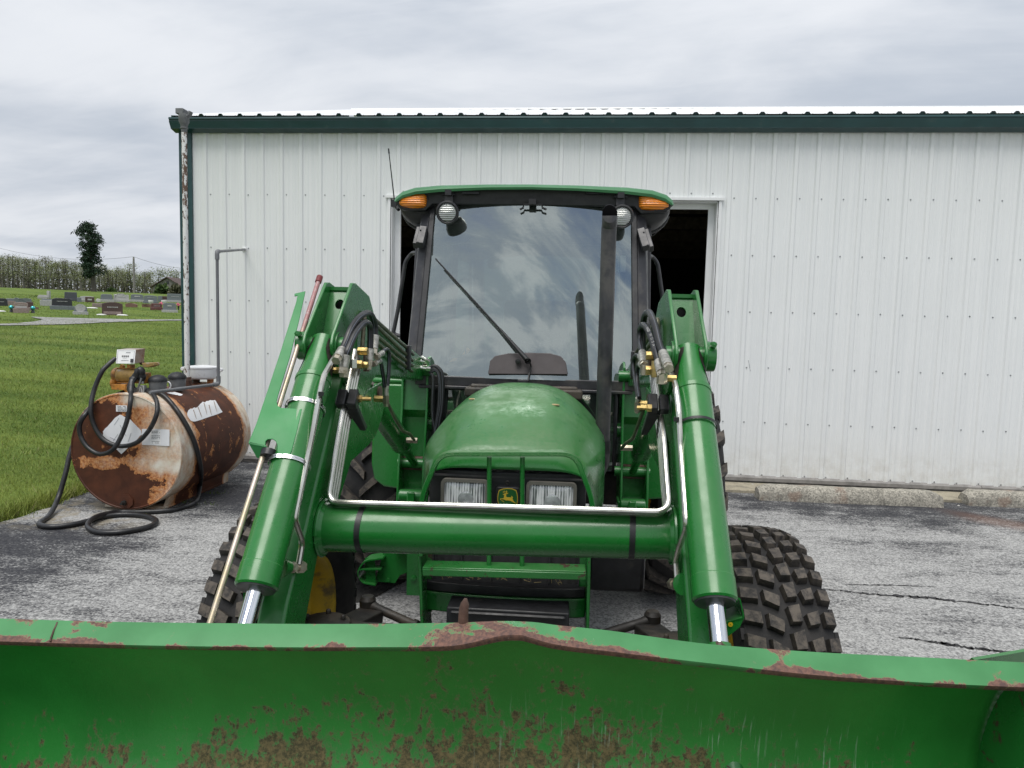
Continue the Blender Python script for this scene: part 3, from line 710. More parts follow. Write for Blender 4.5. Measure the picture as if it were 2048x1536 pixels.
# corner trim, skirt, base trim
b = MB(); b.box((XL-0.055, -0.022, 1.99), (0.15, 0.030, 3.78)); b.box((XL-0.122, 0.055, 1.99), (0.024, 0.13, 3.78)); b.box((XL-0.035, -0.0395, 1.99), (0.020, 0.006, 3.78)); b.build('corner_trim', M['dkgreen'], bld, bevel=0.003)
for xa, xb in ((XL, DL-0.03), (DR+0.03, XR)):
    b = MB(); b.box(((xa+xb)/2, 0.02, 0.055), (xb-xa, 0.04, 0.10)); b.build('skirt_board', M['skirt'], bld)
    n = max(1, int((xb-xa)/3.0)+1); w = (xb-xa)/n
    for i in range(n):
        b = MB(); x0 = xa+i*w; b.prism([(x0+0.003, -0.004, 0.108), (x0+0.003, -0.030, 0.086), (x0+0.003, -0.030, 0.048), (x0+0.003, -0.022, 0.046), (x0+0.003, -0.004, 0.075)], (w-0.006, 0, 0)); b.build('base_trim', M['skirt'], bld)
# screws: five girt lines and the base line, beside each rib
b = MB(); zrow = [EYE+1.4406-0.6099*i for i in range(5)]+[EYE-1.5826]
for i in range(0, 65):
    x = -4.2909+RIB*i
    if x > XR: break
    for z in zrow:
        if DL-0.08 < x < DR+0.05 and z < DT+0.05:
            continue
        b.lathe([(0.0085, 0.0), (0.0085, -0.002), (0.0048, -0.003), (0.0048, -0.0065), (0.001, -0.0068)], (x+random.uniform(-.003, .003), -0.0005, z+random.uniform(-.004, .004)), 'Y', 7)
    if DL-0.08 < x < DR+0.05: b.lathe([(0.0085, 0.0), (0.0085, -0.002), (0.0048, -0.003), (0.0048, -0.0065), (0.001, -0.0068)], (x, -0.0005, DT+0.075), 'Y', 7)
o = b.build('wall_screws', M['screw'], bld); o['kind'] = 'stuff'
# roof: 3 ft sheets with ribs, then ridge; gutter below the eave
ye, ze, yr, zr = -0.155, 3.985, 5.9, 5.885
def roof_pt(x, t, up): 
    n_ = Vector((0, -(zr-ze), yr-ye)).normalized()
    return Vector((x, ye+(yr-ye)*t, ze+(zr-ze)*t))+n_*up
x = XL-0.13
while x < XR:
    pr = []
    for k in range(4):
        c = x+0.115+k*RIB
        for dx_, h_ in ((-0.114, 0.0), (-0.060, 0), (-0.052, 0.004), (-0.044, 0), (-0.034, 0), (-0.016, 0.021), (0.016, 0.021), (0.034, 0), (0.044, 0), (0.052, 0.004), (0.060, 0), (0.114, 0.0)): pr.append((c+dx_, h_))
    b = MB(); b.grid([[roof_pt(px_, t, h_) for px_, h_ in pr] for t in (0.0, 0.5, 1.0)])
    b.grid([[roof_pt(px_, t, h_)-Vector((0, 0, 0.004)) for px_, h_ in pr] for t in (0.0, 0.02)])
    b.build('roof_panel', M['roof_white'], bld, angle=18, recalc=False)
    x += 0.9144
b = MB(); b.box(((XL+XR)/2, (yr+L_)/2+0.1, (zr+3.95)/2), (XR-XL+0.2, math.hypot(6.2, 2.0), 0.03), Matrix.Rotation(-math.atan2(2.0, 6.1), 3, 'X')); b.build('rear_roof', M['roof_white'], bld)
b = MB()
prof = [(-0.024, 3.968), (-0.165, 3.968), (-0.170, 3.948), (-0.158, 3.941), (-0.158, 3.918), (-0.128, 3.862), (-0.128, 3.852), (-0.030, 3.828), (-0.024, 3.828)]
b.prism([(XL-0.17, y, z) for y, z in prof], (XR-XL+0.25, 0, 0)); b.build('gutter', M['dkgreen'], bld)
b = MB(); b.box((XL-0.13, 2.87, 4.865), (0.03, 6.3, 0.14), Matrix.Rotation(math.atan2(zr-ze, yr-ye), 3, 'X')); b.build('rake_trim', M['dkgreen'], bld)
# eave closure strip: dark foam plugs in the open roof ribs
x = XL-0.13; b = MB()
while x < XR:
    for k in range(4):
        c = x+0.115+k*RIB
        b.prism([(c-0.030, ye+0.012, ze-0.004), (c-0.015, ye+0.004, ze+0.0165), (c+0.015, ye+0.004, ze+0.0165), (c+0.030, ye+0.012, ze-0.004)], (0, 0.03, 0))
    x += 0.9144
o = b.build('closure_plugs', M['dkgreen'], bld); o['kind'] = 'stuff'
# scuff on the siding
b = MB(); b.bar((1.895, -0.0045, 1.39), (1.915, -0.0045, 1.30), 0.004, 0.001, (0, 1, 0)); b.bar((1.918, -0.0045, 1.29), (1.925, -0.0045, 1.27), 0.003, 0.001, (0, 1, 0)); b.build('scuff_mark', M['greyink'], bld)

# parking stops
def wheel_stop(label, p, L, seed):
    random.seed(seed); root = empty('parking_stop', label, 'parking stop', p, R_(1.4), 'concrete parking stops along the shed wall')
    b = MB(); rings = []; N = 26
    for i in range(N+1):
        x = L*i/N; e = 1.0 if 0.4 < i < N-0.4 else 0.72
        r = []
        for (y, z) in ((-0.095, 0.0), (-0.095, 0.06), (-0.072, 0.128), (-0.055, 0.145), (0.05, 0.145), (0.068, 0.128), (0.09, 0.06), (0.09, 0.0)):
            r.append((x+random.uniform(-.006, .006), y*(0.9+0.1*e)+random.uniform(-.004, .004), max(0, z*e+random.uniform(-.004, .004)*(z > 0))))
        rings.append(r)
    b.ring_loft(rings); b.build('concrete_bar', M['stopconc'], root, angle=50)
wheel_stop('complete low concrete parking stop against the white shed wall', wp(1519, 1001, Z=0)+V(0, .10, 0), 1.80, 3)
wheel_stop('concrete parking stop cut off by the right edge of the photo', wp(1937, 1012, Z=0)+V(0, .10, 0), 1.80, 5)
def rock(name, label, p, sz, seed, grp=None):
    random.seed(seed); b = MB(); b.ell((0, 0, sz*0.32), (sz, sz*0.7, sz*0.4), 9, 6)
    b.v = [(x*(1+random.uniform(-.2, .2)), y*(1+random.uniform(-.2, .2)), max(-0.004, z*(1+random.uniform(-.25, .25)))) for x, y, z in b.v]
    o = b.build(name, M['rock'], smooth=False); o.location = p; tag(o, label, 'stone', grp)
G_ = 'loose white stones by the shed'
rock('limestone_chunk', 'largest white stone chip lying in front of the complete parking stop', wp(1820, 1009, Z=0), 0.035, 1, G_)
for i, (px_, py_, s_) in enumerate(((1520, 1000, .014), (1917, 1012, .012), (1786, 1007, .016), (1449, 968, .014), (1505, 969, .012))):
    rock('limestone_chip', 'small white stone chip at the foot of the shed', wp(px_, py_, Z=0.03 if py_ < 980 else 0), s_, 10+i, G_)
# ------------------------------------------------------------------ fuel tank on its skid
random.seed(11)
TX, TY0, TY1, TZ, TR = -3.864, 5.565, 6.83, 0.53, 0.51
tank = empty('fuel_tank', 'rusted white fuel tank lying on a steel skid beside the shed corner', 'tank', (TX, TY0, 0))
TO = Vector((TX, TY0, 0)); TL = TY1-TY0
def tl(p): return Vector(p)-TO
def face_hit(px, py, off=0.004): return tl(wp(px, py, Y=TY0-off))
def shell_hit(px, py, off=0.0):
    d = sight(px, py); r = TR+off; ox, oz = -TX, EYE-TZ
    a = d.x**2+d.z**2; b_ = 2*(ox*d.x+oz*d.z); c = ox*ox+oz*oz-r*r; D = b_*b_-4*a*c
    if D < 0: t = -b_/(2*a)
    else: t = (-b_-math.sqrt(D))/(2*a)
    return tl(EYEP+d*t)
b = MB(); b.lathe([(TR, 0.0), (TR+0.004, 0.006), (TR+0.004, 0.018), (TR, 0.024)] + [(TR, 0.024+(TL-0.048)*i/10) for i in range(11)] + [(TR+0.004, TL-0.018), (TR+0.004, TL-0.006), (TR, TL)], (0, 0, TZ), 'Y', 72)
b.build('shell', M['tank_shell'], tank, angle=40)
b = MB(); b.lathe([(0.001, -0.004), (0.2, -0.003), (0.4, 0.0), (TR-0.016, 0.004), (TR-0.010, -0.002), (TR-0.001, 0.001)], (0, 0, TZ), 'Y', 72); b.build('end_plate', M['tank_face'], tank, angle=40)
b = MB(); b.lathe([(0.001, TL+0.002), (TR-0.001, TL+0.002)], (0, 0, TZ), 'Y', 72); b.build('end_plate', M['tank_shell'], tank, angle=40)
for s in (-1, 1):
    b = MB(); b.prism([(s*0.27, 0.13, 0.0), (s*0.27, TL-0.02, 0.0), (s*0.30, TL-0.06, 0.17), (s*0.30, 0.20, 0.17)], (-s*0.03, 0, 0)); b.box((s*0.19, TL/2, 0.012), (0.18, TL-0.2, 0.02)); b.build('skid', M['tank_shell'], tank, bevel=0.004)
b = MB(); b.box((0, 0.25, 0.06), (0.5, 0.05, 0.10)); b.build('cross_brace', M['iron'], tank)
# drain plug plate low on the end
pc = face_hit(252, 1005, 0.006); b = MB(); b.prism([(pc.x+0.07*math.cos(math.pi/8+k*math.pi/4), -0.004, pc.z+0.01+0.065*math.sin(math.pi/8+k*math.pi/4)) for k in range(8)], (0, -0.006, 0)); b.build('drain_flange', M['tank_face'], tank)
b = MB(); b.lathe([(0.022, -0.008), (0.022, -0.03), (0.012, -0.032), (0.012, -0.06), (0.001, -0.06)], (pc.x-0.01, 0, pc.z), 'Y', 8); b.build('drain_plug', M['iron'], tank)
# stickers
def sticker(name, pts, mat, off, hit=face_hit, ragged=0.0, label=None):
    P = []
    n = len(pts)
    for i in range(n):
        a, c = pts[i], pts[(i+1) % n]
        for t in np.linspace(0, 1, 7)[:-1]:
            x = a[0]*(1-t)+c[0]*t+random.uniform(-ragged, ragged); y = a[1]*(1-t)+c[1]*t+random.uniform(-ragged, ragged); P.append(hit(x, y, off))
    b = MB(); b.add(P, [tuple(range(len(P)))]); return b.build(name, mat, tank, smooth=False, recalc=False, label=label)
sticker('diamond_placard', [(232, 834), (240, 829), (262, 840), (282, 861), (283, 869), (263, 890), (243, 908), (222, 888), (206, 871), (206, 862)], M['paper'], 0.008, ragged=0.5, label='blank white diamond placard peeling at the edge')
for a, c in (((236, 868), (226, 882)), ((262, 866), (256, 884)), ((240, 850), (252, 872)), ((219, 874), (231, 880)), ((238, 898), (246, 897)), ((228, 850), (238, 836)), ((250, 845), (244, 860))):
    p, q = face_hit(*a, 0.010), face_hit(*c, 0.010); b = MB(); b.bar(p, q, 0.0022, 0.0012, (0, 1, 0)); b.build('crease', M['greyink'], tank)
sticker('notice_sticker', [(283.5, 857.5), (339, 859), (339, 892), (284, 889.5)], M['paper'], 0.008, ragged=0.25, label='white notice sticker with a typed panel')
def type_lines(x0, x1, y0, y1, n, seed, nm='print'):
    random.seed(seed); b = MB()
    for i in range(n):
        y = y0+(y1-y0)*(i+0.5)/n; x = x0+random.uniform(0, 1)
        while x < x1-1:
            w = random.uniform(1.2, 4.2)
            if random.random() < 0.85:
                p, q = face_hit(x, y, 0.0115), face_hit(min(x1, x+w), y+0.03*w, 0.0115)
                b.bar(p, q, 0.0034, 0.0008, (0, 1, 0))
            x += w+0.7
    b.build(nm, M['ink'], tank)
sticker('typed_panel', [(300, 860), (322, 860.5), (322, 889), (300, 888.5)], M['meterface'], 0.0095)
type_lines(302, 320, 860.5, 867, 2, 5); type_lines(302, 320, 870, 879, 3, 6); type_lines(303, 319, 881, 887.5, 2, 7)
sticker('small_sticker', [(232, 810.5), (254, 810.8), (254, 823.4), (232, 823)], M['paper'], 0.008, label='small typed white sticker near the top of the tank end')
type_lines(234.5, 252.5, 811.5, 822.5, 4, 9)
b = MB(); bt_ = [(382, 841.5), (389, 843), (401, 840), (412, 836), (424, 832), (436, 828), (445, 824)]; tp_ = [(374, 831), (378, 821), (392, 815), (403, 806.5), (413, 804), (423, 800), (432, 803)]
b.grid([[shell_hit(a[0]*(1-t)+c[0]*t+random.uniform(-.3, .3), a[1]*(1-t)+c[1]*t+(random.uniform(-2.5, 1.0) if t == 1 else 0), .004) for a, c in zip(catmull([V(q[0], q[1], 0) for q in bt_], 4), catmull([V(q[0], q[1], 0) for q in tp_], 4))] for t in np.linspace(0, 1, 5)])
b.build('side_placard', M['paper'], tank, recalc=False, label='white placard streaked with rust runs on the shell')
for a, c in (((396, 814), (404, 835)), ((408, 806), (414, 829)), ((418, 810), (423, 830)), ((428, 803), (434, 824)), ((387, 820), (393, 838))):
    P = [shell_hit(a[0]*(1-t)+c[0]*t, a[1]*(1-t)+c[1]*t, 0.0065) for t in np.linspace(0, 1, 6)]; b = MB(); b.tube(P, [0.004, 0.0035, 0.003, 0.003, 0.002, 0.001], 5); b.build('rust_run', M['rustmeter'], tank)
sticker('torn_label', [(333, 785.5), (350, 783.5), (366, 788.5), (362, 791.5), (350, 789.5)], M['paper'], 0.004, shell_hit, 0.4)
# fittings on top of the shell
top = lambda px, py, z=1.045: tl(wp(px, py, Z=z))
def cap(px0, px1, pyb, pyt):
    c = tl(wp((px0+px1)/2, pyb-2, Z=1.05)); w = (px1-px0)/F_PX*(c+TO-EYEP).length/2; h = (pyb-pyt)/F_PX*(c+TO-EYEP).length*0.98
    b = MB(); b.lathe([(w*0.6, -0.03), (w*0.6, 0.0), (w*0.86, 0.004), (w*0.93, h*0.58)], (c.x, c.y, c.z), 'Z', 24, True); o = b.build('vent_cap', M['cap_grey'], tank)
    b = MB(); b.lathe([(w*1.0, h*0.56), (w*1.0, h*0.66), (w*0.9, h*0.78), (w*0.6, h*0.92), (w*0.2, h*0.985), (0.001, h)], (c.x, c.y, c.z), 'Z', 24); b.build('mesh_dome', M['cap_black'], o)
cap(300, 332, 782, 754); cap(339, 370.5, 776.5, 748)
pb = tl(wp(375, 766, Y=6.42)); ptop = wp(366, 222, Y=pb.y+TY0)
b = MB(); b.lathe([(0.045, -0.05), (0.045, 0.03), (0.038, 0.035), (0.038, 0.06), (0.02, 0.06)], pb, 'Z', 8); b.build('pipe_collar', M['rustbrown'], tank)
b = MB(); pt = tl(ptop); pt = Vector((pb.x+0.004, pb.y, pt.z)); b.cyl(pb+V(0, 0, 0.03), pt-V(0, 0, 0.06), 0.0245, 16); b.build('vent_pipe', M['flaky_pipe'], tank, label='tall white vent pipe with flaking paint')
b = MB(); q = pt-V(0, 0, 0.20); b.lathe([(0.026, 0.0), (0.028, 0.01), (0.028, 0.03), (0.034, 0.035), (0.034, 0.048), (0.030, 0.05), (0.036, 0.075), (0.048, 0.10), (0.05, 0.17), (0.035, 0.175), (0.001, 0.176)], q, 'Z', 18); b.build('pipe_head', M['cap_grey'], tank)
b = MB(); b.box(q+V(-0.022, 0, 0.19), (0.075, 0.09, 0.05)); b.box(q+V(0.055, 0.01, 0.178), (0.022, 0.05, 0.045), Matrix.Rotation(0.4, 3, 'Y')); b.box(q+V(0.035, 0, 0.15), (0.035, 0.06, 0.02)); b.build('vent_hood', M['cap_grey'], tank, bevel=0.004)
pc = tl(wp(404, 757, Y=6.70)); w = 0.162
b = MB(); b.lathe([(w*0.86, 0.0), (w*0.96, 0.012), (w, 0.03), (w*1.005, 0.105), (w*1.04, 0.11), (w*1.04, 0.122), (w*0.9, 0.126), (w*0.4, 0.136), (0.001, 0.138)], pc, 'Z', 32, True); po = b.build('emergency_vent', M['white_enamel'], tank, label='white enamel pot shaped vent with clamp lugs')
for s in (-1, 1):
    b = MB(); b.bar(pc+V(s*w*0.9, 0, 0.12), pc+V(s*w*1.28, 0.0, 0.085), 0.03, 0.022); b.bar(pc+V(s*w*1.2, 0, 0.115), pc+V(s*w*1.12, 0, 0.045), 0.02, 0.018); b.lathe([(0.02, -.02), (0.02, .02)], pc+V(s*w*1.25, 0, .095), 'Y', 8, True); b.build('clamp_lug', M['white_enamel'], po, bevel=0.003)
for dx_ in (-0.06, 0.09):
    b = MB(); b.lathe([(0.05, -0.07), (0.05, -0.045), (0.035, -0.04), (0.035, 0.0)] if dx_ < 0 else [(0.033, -0.07), (0.033, 0.0)], pc+V(dx_, 0, 0), 'Z', 8); b.build('pipe_nipple', M['rustbrown'] if dx_ < 0 else M['tank_shell'], tank)
b = MB(); rp = tl(wp(335.5, 775, Z=1.06)); b.tube([rp+V(0.03*math.cos(a), 0, 0.018+0.036*math.sin(a)) for a in np.linspace(0, 2*math.pi, 13)[:-1]], 0.006, 6, closed=True); b.build('lifting_ring', M['white_enamel'], tank)

# grey conduit from the wall down to the tank
cd = empty('conduit_pipe', 'thin grey conduit elbowing from the white wall down onto the tank', 'pipe', wp(437, 768, Z=1.075))
co_ = Vector(cd.location)
p_low = V(0, 0, 0); tz_ = wp(430, 503, Y=co_.y); p_up = V(tz_.x-co_.x, 0, tz_.z-co_.z); p_up.x = 0.0
p_wall = wp(490, 499, Y=WY-0.01)-co_
p_end = wp(300, 785, Z=1.07)-co_
b = MB(); b.cyl(p_low, p_up, 0.0145, 12); b.build('riser', M['conduit'], cd)
b = MB(); b.cyl(p_up, p_wall, 0.0135, 12); b.build('wall_run', M['conduit'], cd)
b = MB(); b.cyl(p_low, p_end, 0.0145, 12); b.build('tank_run', M['conduit'], cd)
for p, d1, d2 in ((p_low, p_up-p_low, p_end-p_low), (p_up, p_low-p_up, p_wall-p_up)):
    b = MB(); b.tube(fillet([p+d1.normalized()*0.075, p, p+d2.normalized()*0.075], 0.03), 0.021, 12); b.build('elbow', M['conduit'], cd)
b = MB(); b.box(p_wall+V(-0.002, -0.008, 0), (0.045, 0.02, 0.05)); b.build('wall_boss', M['white_trim'], cd, bevel=0.004)

# ------------------------------------------------------------------ transfer pump standing on the tank
PY = 5.80
pump = empty('fuel_pump', 'orange electric fuel pump with white meter standing on the rusted tank', 'pump', (0, 0, 0))
base_p = wp(262, 792, Y=PY); pump.location = base_p; PO = Vector(base_p)
def pp(px, py, dy=0.0): return wp(px, py, Y=PY+dy)-PO
b = MB(); b.cyl(V(0, 0, -0.03), V(0, 0, 0.03), 0.042, 8); b.lathe([(0.05, 0.02), (0.05, 0.045), (0.03, 0.05)], (0, 0, 0), 'Z', 8); b.build('bung', M['orange'], pump)
b = MB(); c = pp(246, 773); b.box(c, (0.135, 0.13, 0.05)); b.ell(pp(259, 776), (0.045, 0.06, 0.045)); b.ell(pp(231, 766), (0.028, 0.07, 0.06)); b.bar(pp(258, 776), V(0, 0, 0.02), 0.06, 0.06); b.build('pump_body', M['orange'], pump, bevel=0.008)
b = MB(); cl, cr_ = pp(238, 750), pp(284, 751.5); b.cyl(cl, cr_, 0.062, 24); mo = b.build('motor', M['motor'], pump)
b = MB()
for yy in (0.064, -0.064): b.bar(cl+V(0.0, -0.02, yy), cr_+V(0, -0.02, yy), 0.02, 0.008)
b.build('tie_bar', M['orange'], mo)
b = MB(); b.lathe([(0.066, 0.0), (0.068, -0.02), (0.055, -0.045), (0.03, -0.056), (0.001, -0.058)], cl, 'X', 20); b.box(cl+V(-0.025, -0.02, -0.045), (0.03, 0.06, 0.05)); b.build('end_bell', M['orange'], pump, bevel=0.004)
b = MB(); b.box(pp(291.5, 756, 0.02), (0.05, 0.10, 0.095)); b.build('switch_box', M['orange'], pump, bevel=0.008)
# meter: tilted white faced box
def mq(px, py, dy=0): return pp(px, py, dy)
f = [mq(232.2, 727, -0.075), mq(269.2, 727.4, -0.075), mq(272, 699.6, -0.045), mq(234.7, 699.2, -0.045)]
bk = V(0.018, 0.105, 0.01)
b = MB(); b.add(f+[p+bk for p in f], [(0, 1, 2, 3), (7, 6, 5, 4), (0, 4, 5, 1), (1, 5, 6, 2), (2, 6, 7, 3), (3, 7, 4, 0)]); me_ = b.build('meter', M['rustmeter'], pump, bevel=0.003)
nf = (f[1]-f[0]).cross(f[3]-f[0]).normalized()
if nf.y > 0: nf = -nf
def mf(u, v, o=0.0): return (f[0]*(1-u)+f[1]*u)*(1-v)+(f[3]*(1-u)+f[2]*u)*v+nf*o
def mquad(name, u0, u1, v0, v1, o, mat, par=me_):
    b = MB(); b.prism([mf(u0, v0, o), mf(u1, v0, o), mf(u1, v1, o), mf(u0, v1, o)], nf*-0.002); return b.build(name, mat, par, smooth=False)
mquad('face_plate', 0.0, 1.0, 0.0, 1.0, 0.004, M['meterface'])
b = MB()
for u0, u1, v0, v1 in ((0.06, 0.94, 0.925, 0.935), (0.06, 0.07, 0.07, 0.93), (0.935, 0.945, 0.07, 0.93)): b.prism([mf(u0, v0, .0065), mf(u1, v0, .0065), mf(u1, v1, .0065), mf(u0, v1, .0065)], nf*-0.001)
b.build('face_border', M['greyink'], me_)
for i in range(4): mquad('counter_wheel', 0.30+0.1*i, 0.365+0.1*i, 0.47, 0.575, 0.0065, M['ink'])
b = MB()
for i in range(4):      # a pale zero on each counter wheel
    u = 0.3325+0.1*i; b.tube([mf(u+0.014*math.cos(a), 0.5225+0.034*math.sin(a), 0.0072) for a in np.linspace(0, 2*math.pi, 11)[:-1]], 0.0006, 4, closed=True)
b.build('zero_digits', M['meterface'], me_)
mquad('totalizer', 0.50, 0.74, 0.765, 0.81, 0.0065, M['greyink'])
random.seed(4); b = MB(); u = 0.28
while u < 0.66: b.prism([mf(u, .20, .0065), mf(u+.03, .20, .0065), mf(u+.03, .235, .0065), mf(u, .235, .0065)], nf*-0.001); u += .045
u = 0.36
while u < 0.58: b.prism([mf(u, .385, .0065), mf(u+.02, .385, .0065), mf(u+.02, .41, .0065), mf(u, .41, .0065)], nf*-0.001); u += .04
b.build('face_print', M['greyink'], me_)
mquad('reset_knob', 0.80, 0.95, 0.07, 0.33, 0.012, M['ink'])
b = MB(); b.bar(pp(246, 730), pp(244, 736), 0.03, 0.03); b.bar(pp(262, 729), pp(262, 736), 0.07, 0.03); b.build('meter_neck', M['orange'], pump)
# nozzle hanging in its boot
b = MB(); nz = catmull([pp(276, 739, -0.09), pp(274, 746, -0.1), pp(270, 754, -0.1), pp(264, 763, -0.13), pp(262, 774, -0.17), pp(261.5, 785, -0.2)], 5)
b.tube(nz, [0.026]*8+[0.03]*6+[0.026]*6+[0.024]*(len(nz)-20), 10); b.ell(pp(281, 744, -0.07), (0.04, 0.04, 0.05)); b.ell(pp(283, 753, -0.06), (0.035, 0.045, 0.05)); b.ell(pp(265, 757, -0.1), (0.026, 0.03, 0.022)); b.lathe([(0.026, -0.03), (0.036, -0.01), (0.032, 0.03), (0.022, 0.05)], pp(262, 777, -0.1), 'Z', 12, True)
b.build('nozzle', M['rubber_hose'], pump)
b = MB(); b.tube(catmull([pp(283, 756, -0.1), pp(279, 768, -0.11), pp(274, 780, -0.11), pp(270, 783, -0.11), pp(269, 776, -0.11)], 5), 0.008, 8); b.build('trigger_guard', M['cap_grey'], pump)
b = MB(); b.prism([pp(283, 726, -0.02), pp(307, 725, -0.02), pp(309, 731, -0.02), pp(296, 735, -0.02), pp(286, 735, -0.02)], (0, 0.09, 0)); b.build('nozzle_boot', M['motor'], pump, bevel=0.006)
b = MB(); b.ell(pp(281, 718, 0.03), (0.03, 0.03, 0.03)); b.bar(pp(281, 718, 0.03), pp(285, 728, 0.02), 0.03, 0.03); b.build('outlet_fitting', M['rustbrown'], pump)
b = MB(); b.box(pp(285.5, 783, -0.06), (0.05, 0.045, 0.11)); b.lathe([(0.012, 0), (0.012, 0.03)], pp(285, 768, -0.06), 'Z', 8, True); b.build('strainer', M['aluminium'], pump, bevel=0.01)
b = MB(); q = pp(284, 783, -0.06); b.tube([q+V(0.012*math.cos(a), -0.024, 0.042*math.sin(a)) for a in np.linspace(0, 2*math.pi, 15)[:-1]], 0.003, 5, closed=True); b.build('strainer_cover', M['white_trim'], pump)
# hose: meter, loop, second loop, up to the nozzle
yf = TY0-PY-0.05
loopA = [(231, 717, -0.06), (216, 730, -0.12), (203, 745, -0.17), (188, 781, -0.22), (181.5, 819, yf), (188, 850, yf), (206, 878, yf), (237.5, 892, yf), (272, 886, yf), (297, 862, yf), (312.5, 831, yf), (314, 806, -0.22), (304, 786, -0.12), (291, 780.5, -0.03), (270, 779, 0.02), (248, 784, -0.02), (219, 797, -0.12), (188, 812, -0.20), (169, 831, yf-.03), (159, 852, yf-.04), (163, 876, yf-.04), (178, 897, yf-.05), (201, 908, yf-.06), (226, 899, yf-.09), (244, 869, yf-.06), (256, 834, yf-.03), (261, 803, yf-.01), (262, 784, -0.20)]
b = MB(); b.tube(catmull([pp(*a) for a in loopA], 7), 0.0195, 12); b.build('delivery_hose', M['rubber_hose'], pump, angle=60)
# second hose lying on the ground and over the tank
hz = empty('ground_hose', 'long black rubber hose looped on the asphalt and draped over the tank', 'hose', wp(175, 1042, Z=0.02)); HO = Vector(hz.location)
P = [wp(258, 789, Y=PY+0.06), wp(240, 795, Y=PY+0.02), wp(216, 803, Y=PY-0.02), wp(185, 825, Y=PY), wp(160, 860, Y=PY), wp(141, 905, Y=PY-0.1)]
P += [wp(131, 947, Y=5.62), wp(116, 997, Y=5.52)]
P += [wp(a, c, Z=0.024) for a, c in ((99, 1030), (82, 1043), (80, 1050), (103, 1053.5), (140.6, 1050), (172, 1043), (205, 1034), (244, 1029), (285, 1031), (311, 1039.5), (305, 1050), (275, 1059), (231, 1065), (194, 1063.5), (176, 1053.5))]
P += [wp(a, c, Z=0.045) for a, c in ((182, 1040), (205, 1029.5))]
P += [wp(a, c, Z=0.022) for a, c in ((240, 1024), (283, 1024), (337.5, 1021), (368, 1014))]
P += [wp(391, 1003, Z=0.05)]
P += [TO+shell_hit(a, c, 0.022) for a, c in ((400, 972), (401.6, 940), (394, 900), (381, 865.6), (359, 828), (334, 797))]
P += [wp(314, 784, Y=PY-0.02), wp(297, 780, Y=PY-0.02), wp(282, 783, Y=PY+0.03)]
b = MB(); b.tube([p-HO for p in catmull(P, 7)], 0.021, 12); b.build('hose', M['rubber_hose'], hz, angle=60)
# ------------------------------------------------------------------ tractor with front loader
random.seed(21)
tractor = empty('tractor', 'green cab tractor with front loader and worn bucket in front of the white shed', 'tractor', TORG, TH)
def prof_x(pts, x0, x1):
    b = MB(); b.prism([(x0, y, z) for y, z in pts], (x1-x0, 0, 0)); return b
def px_rim(px, py, Y): return tp(px, py, Y=Y)

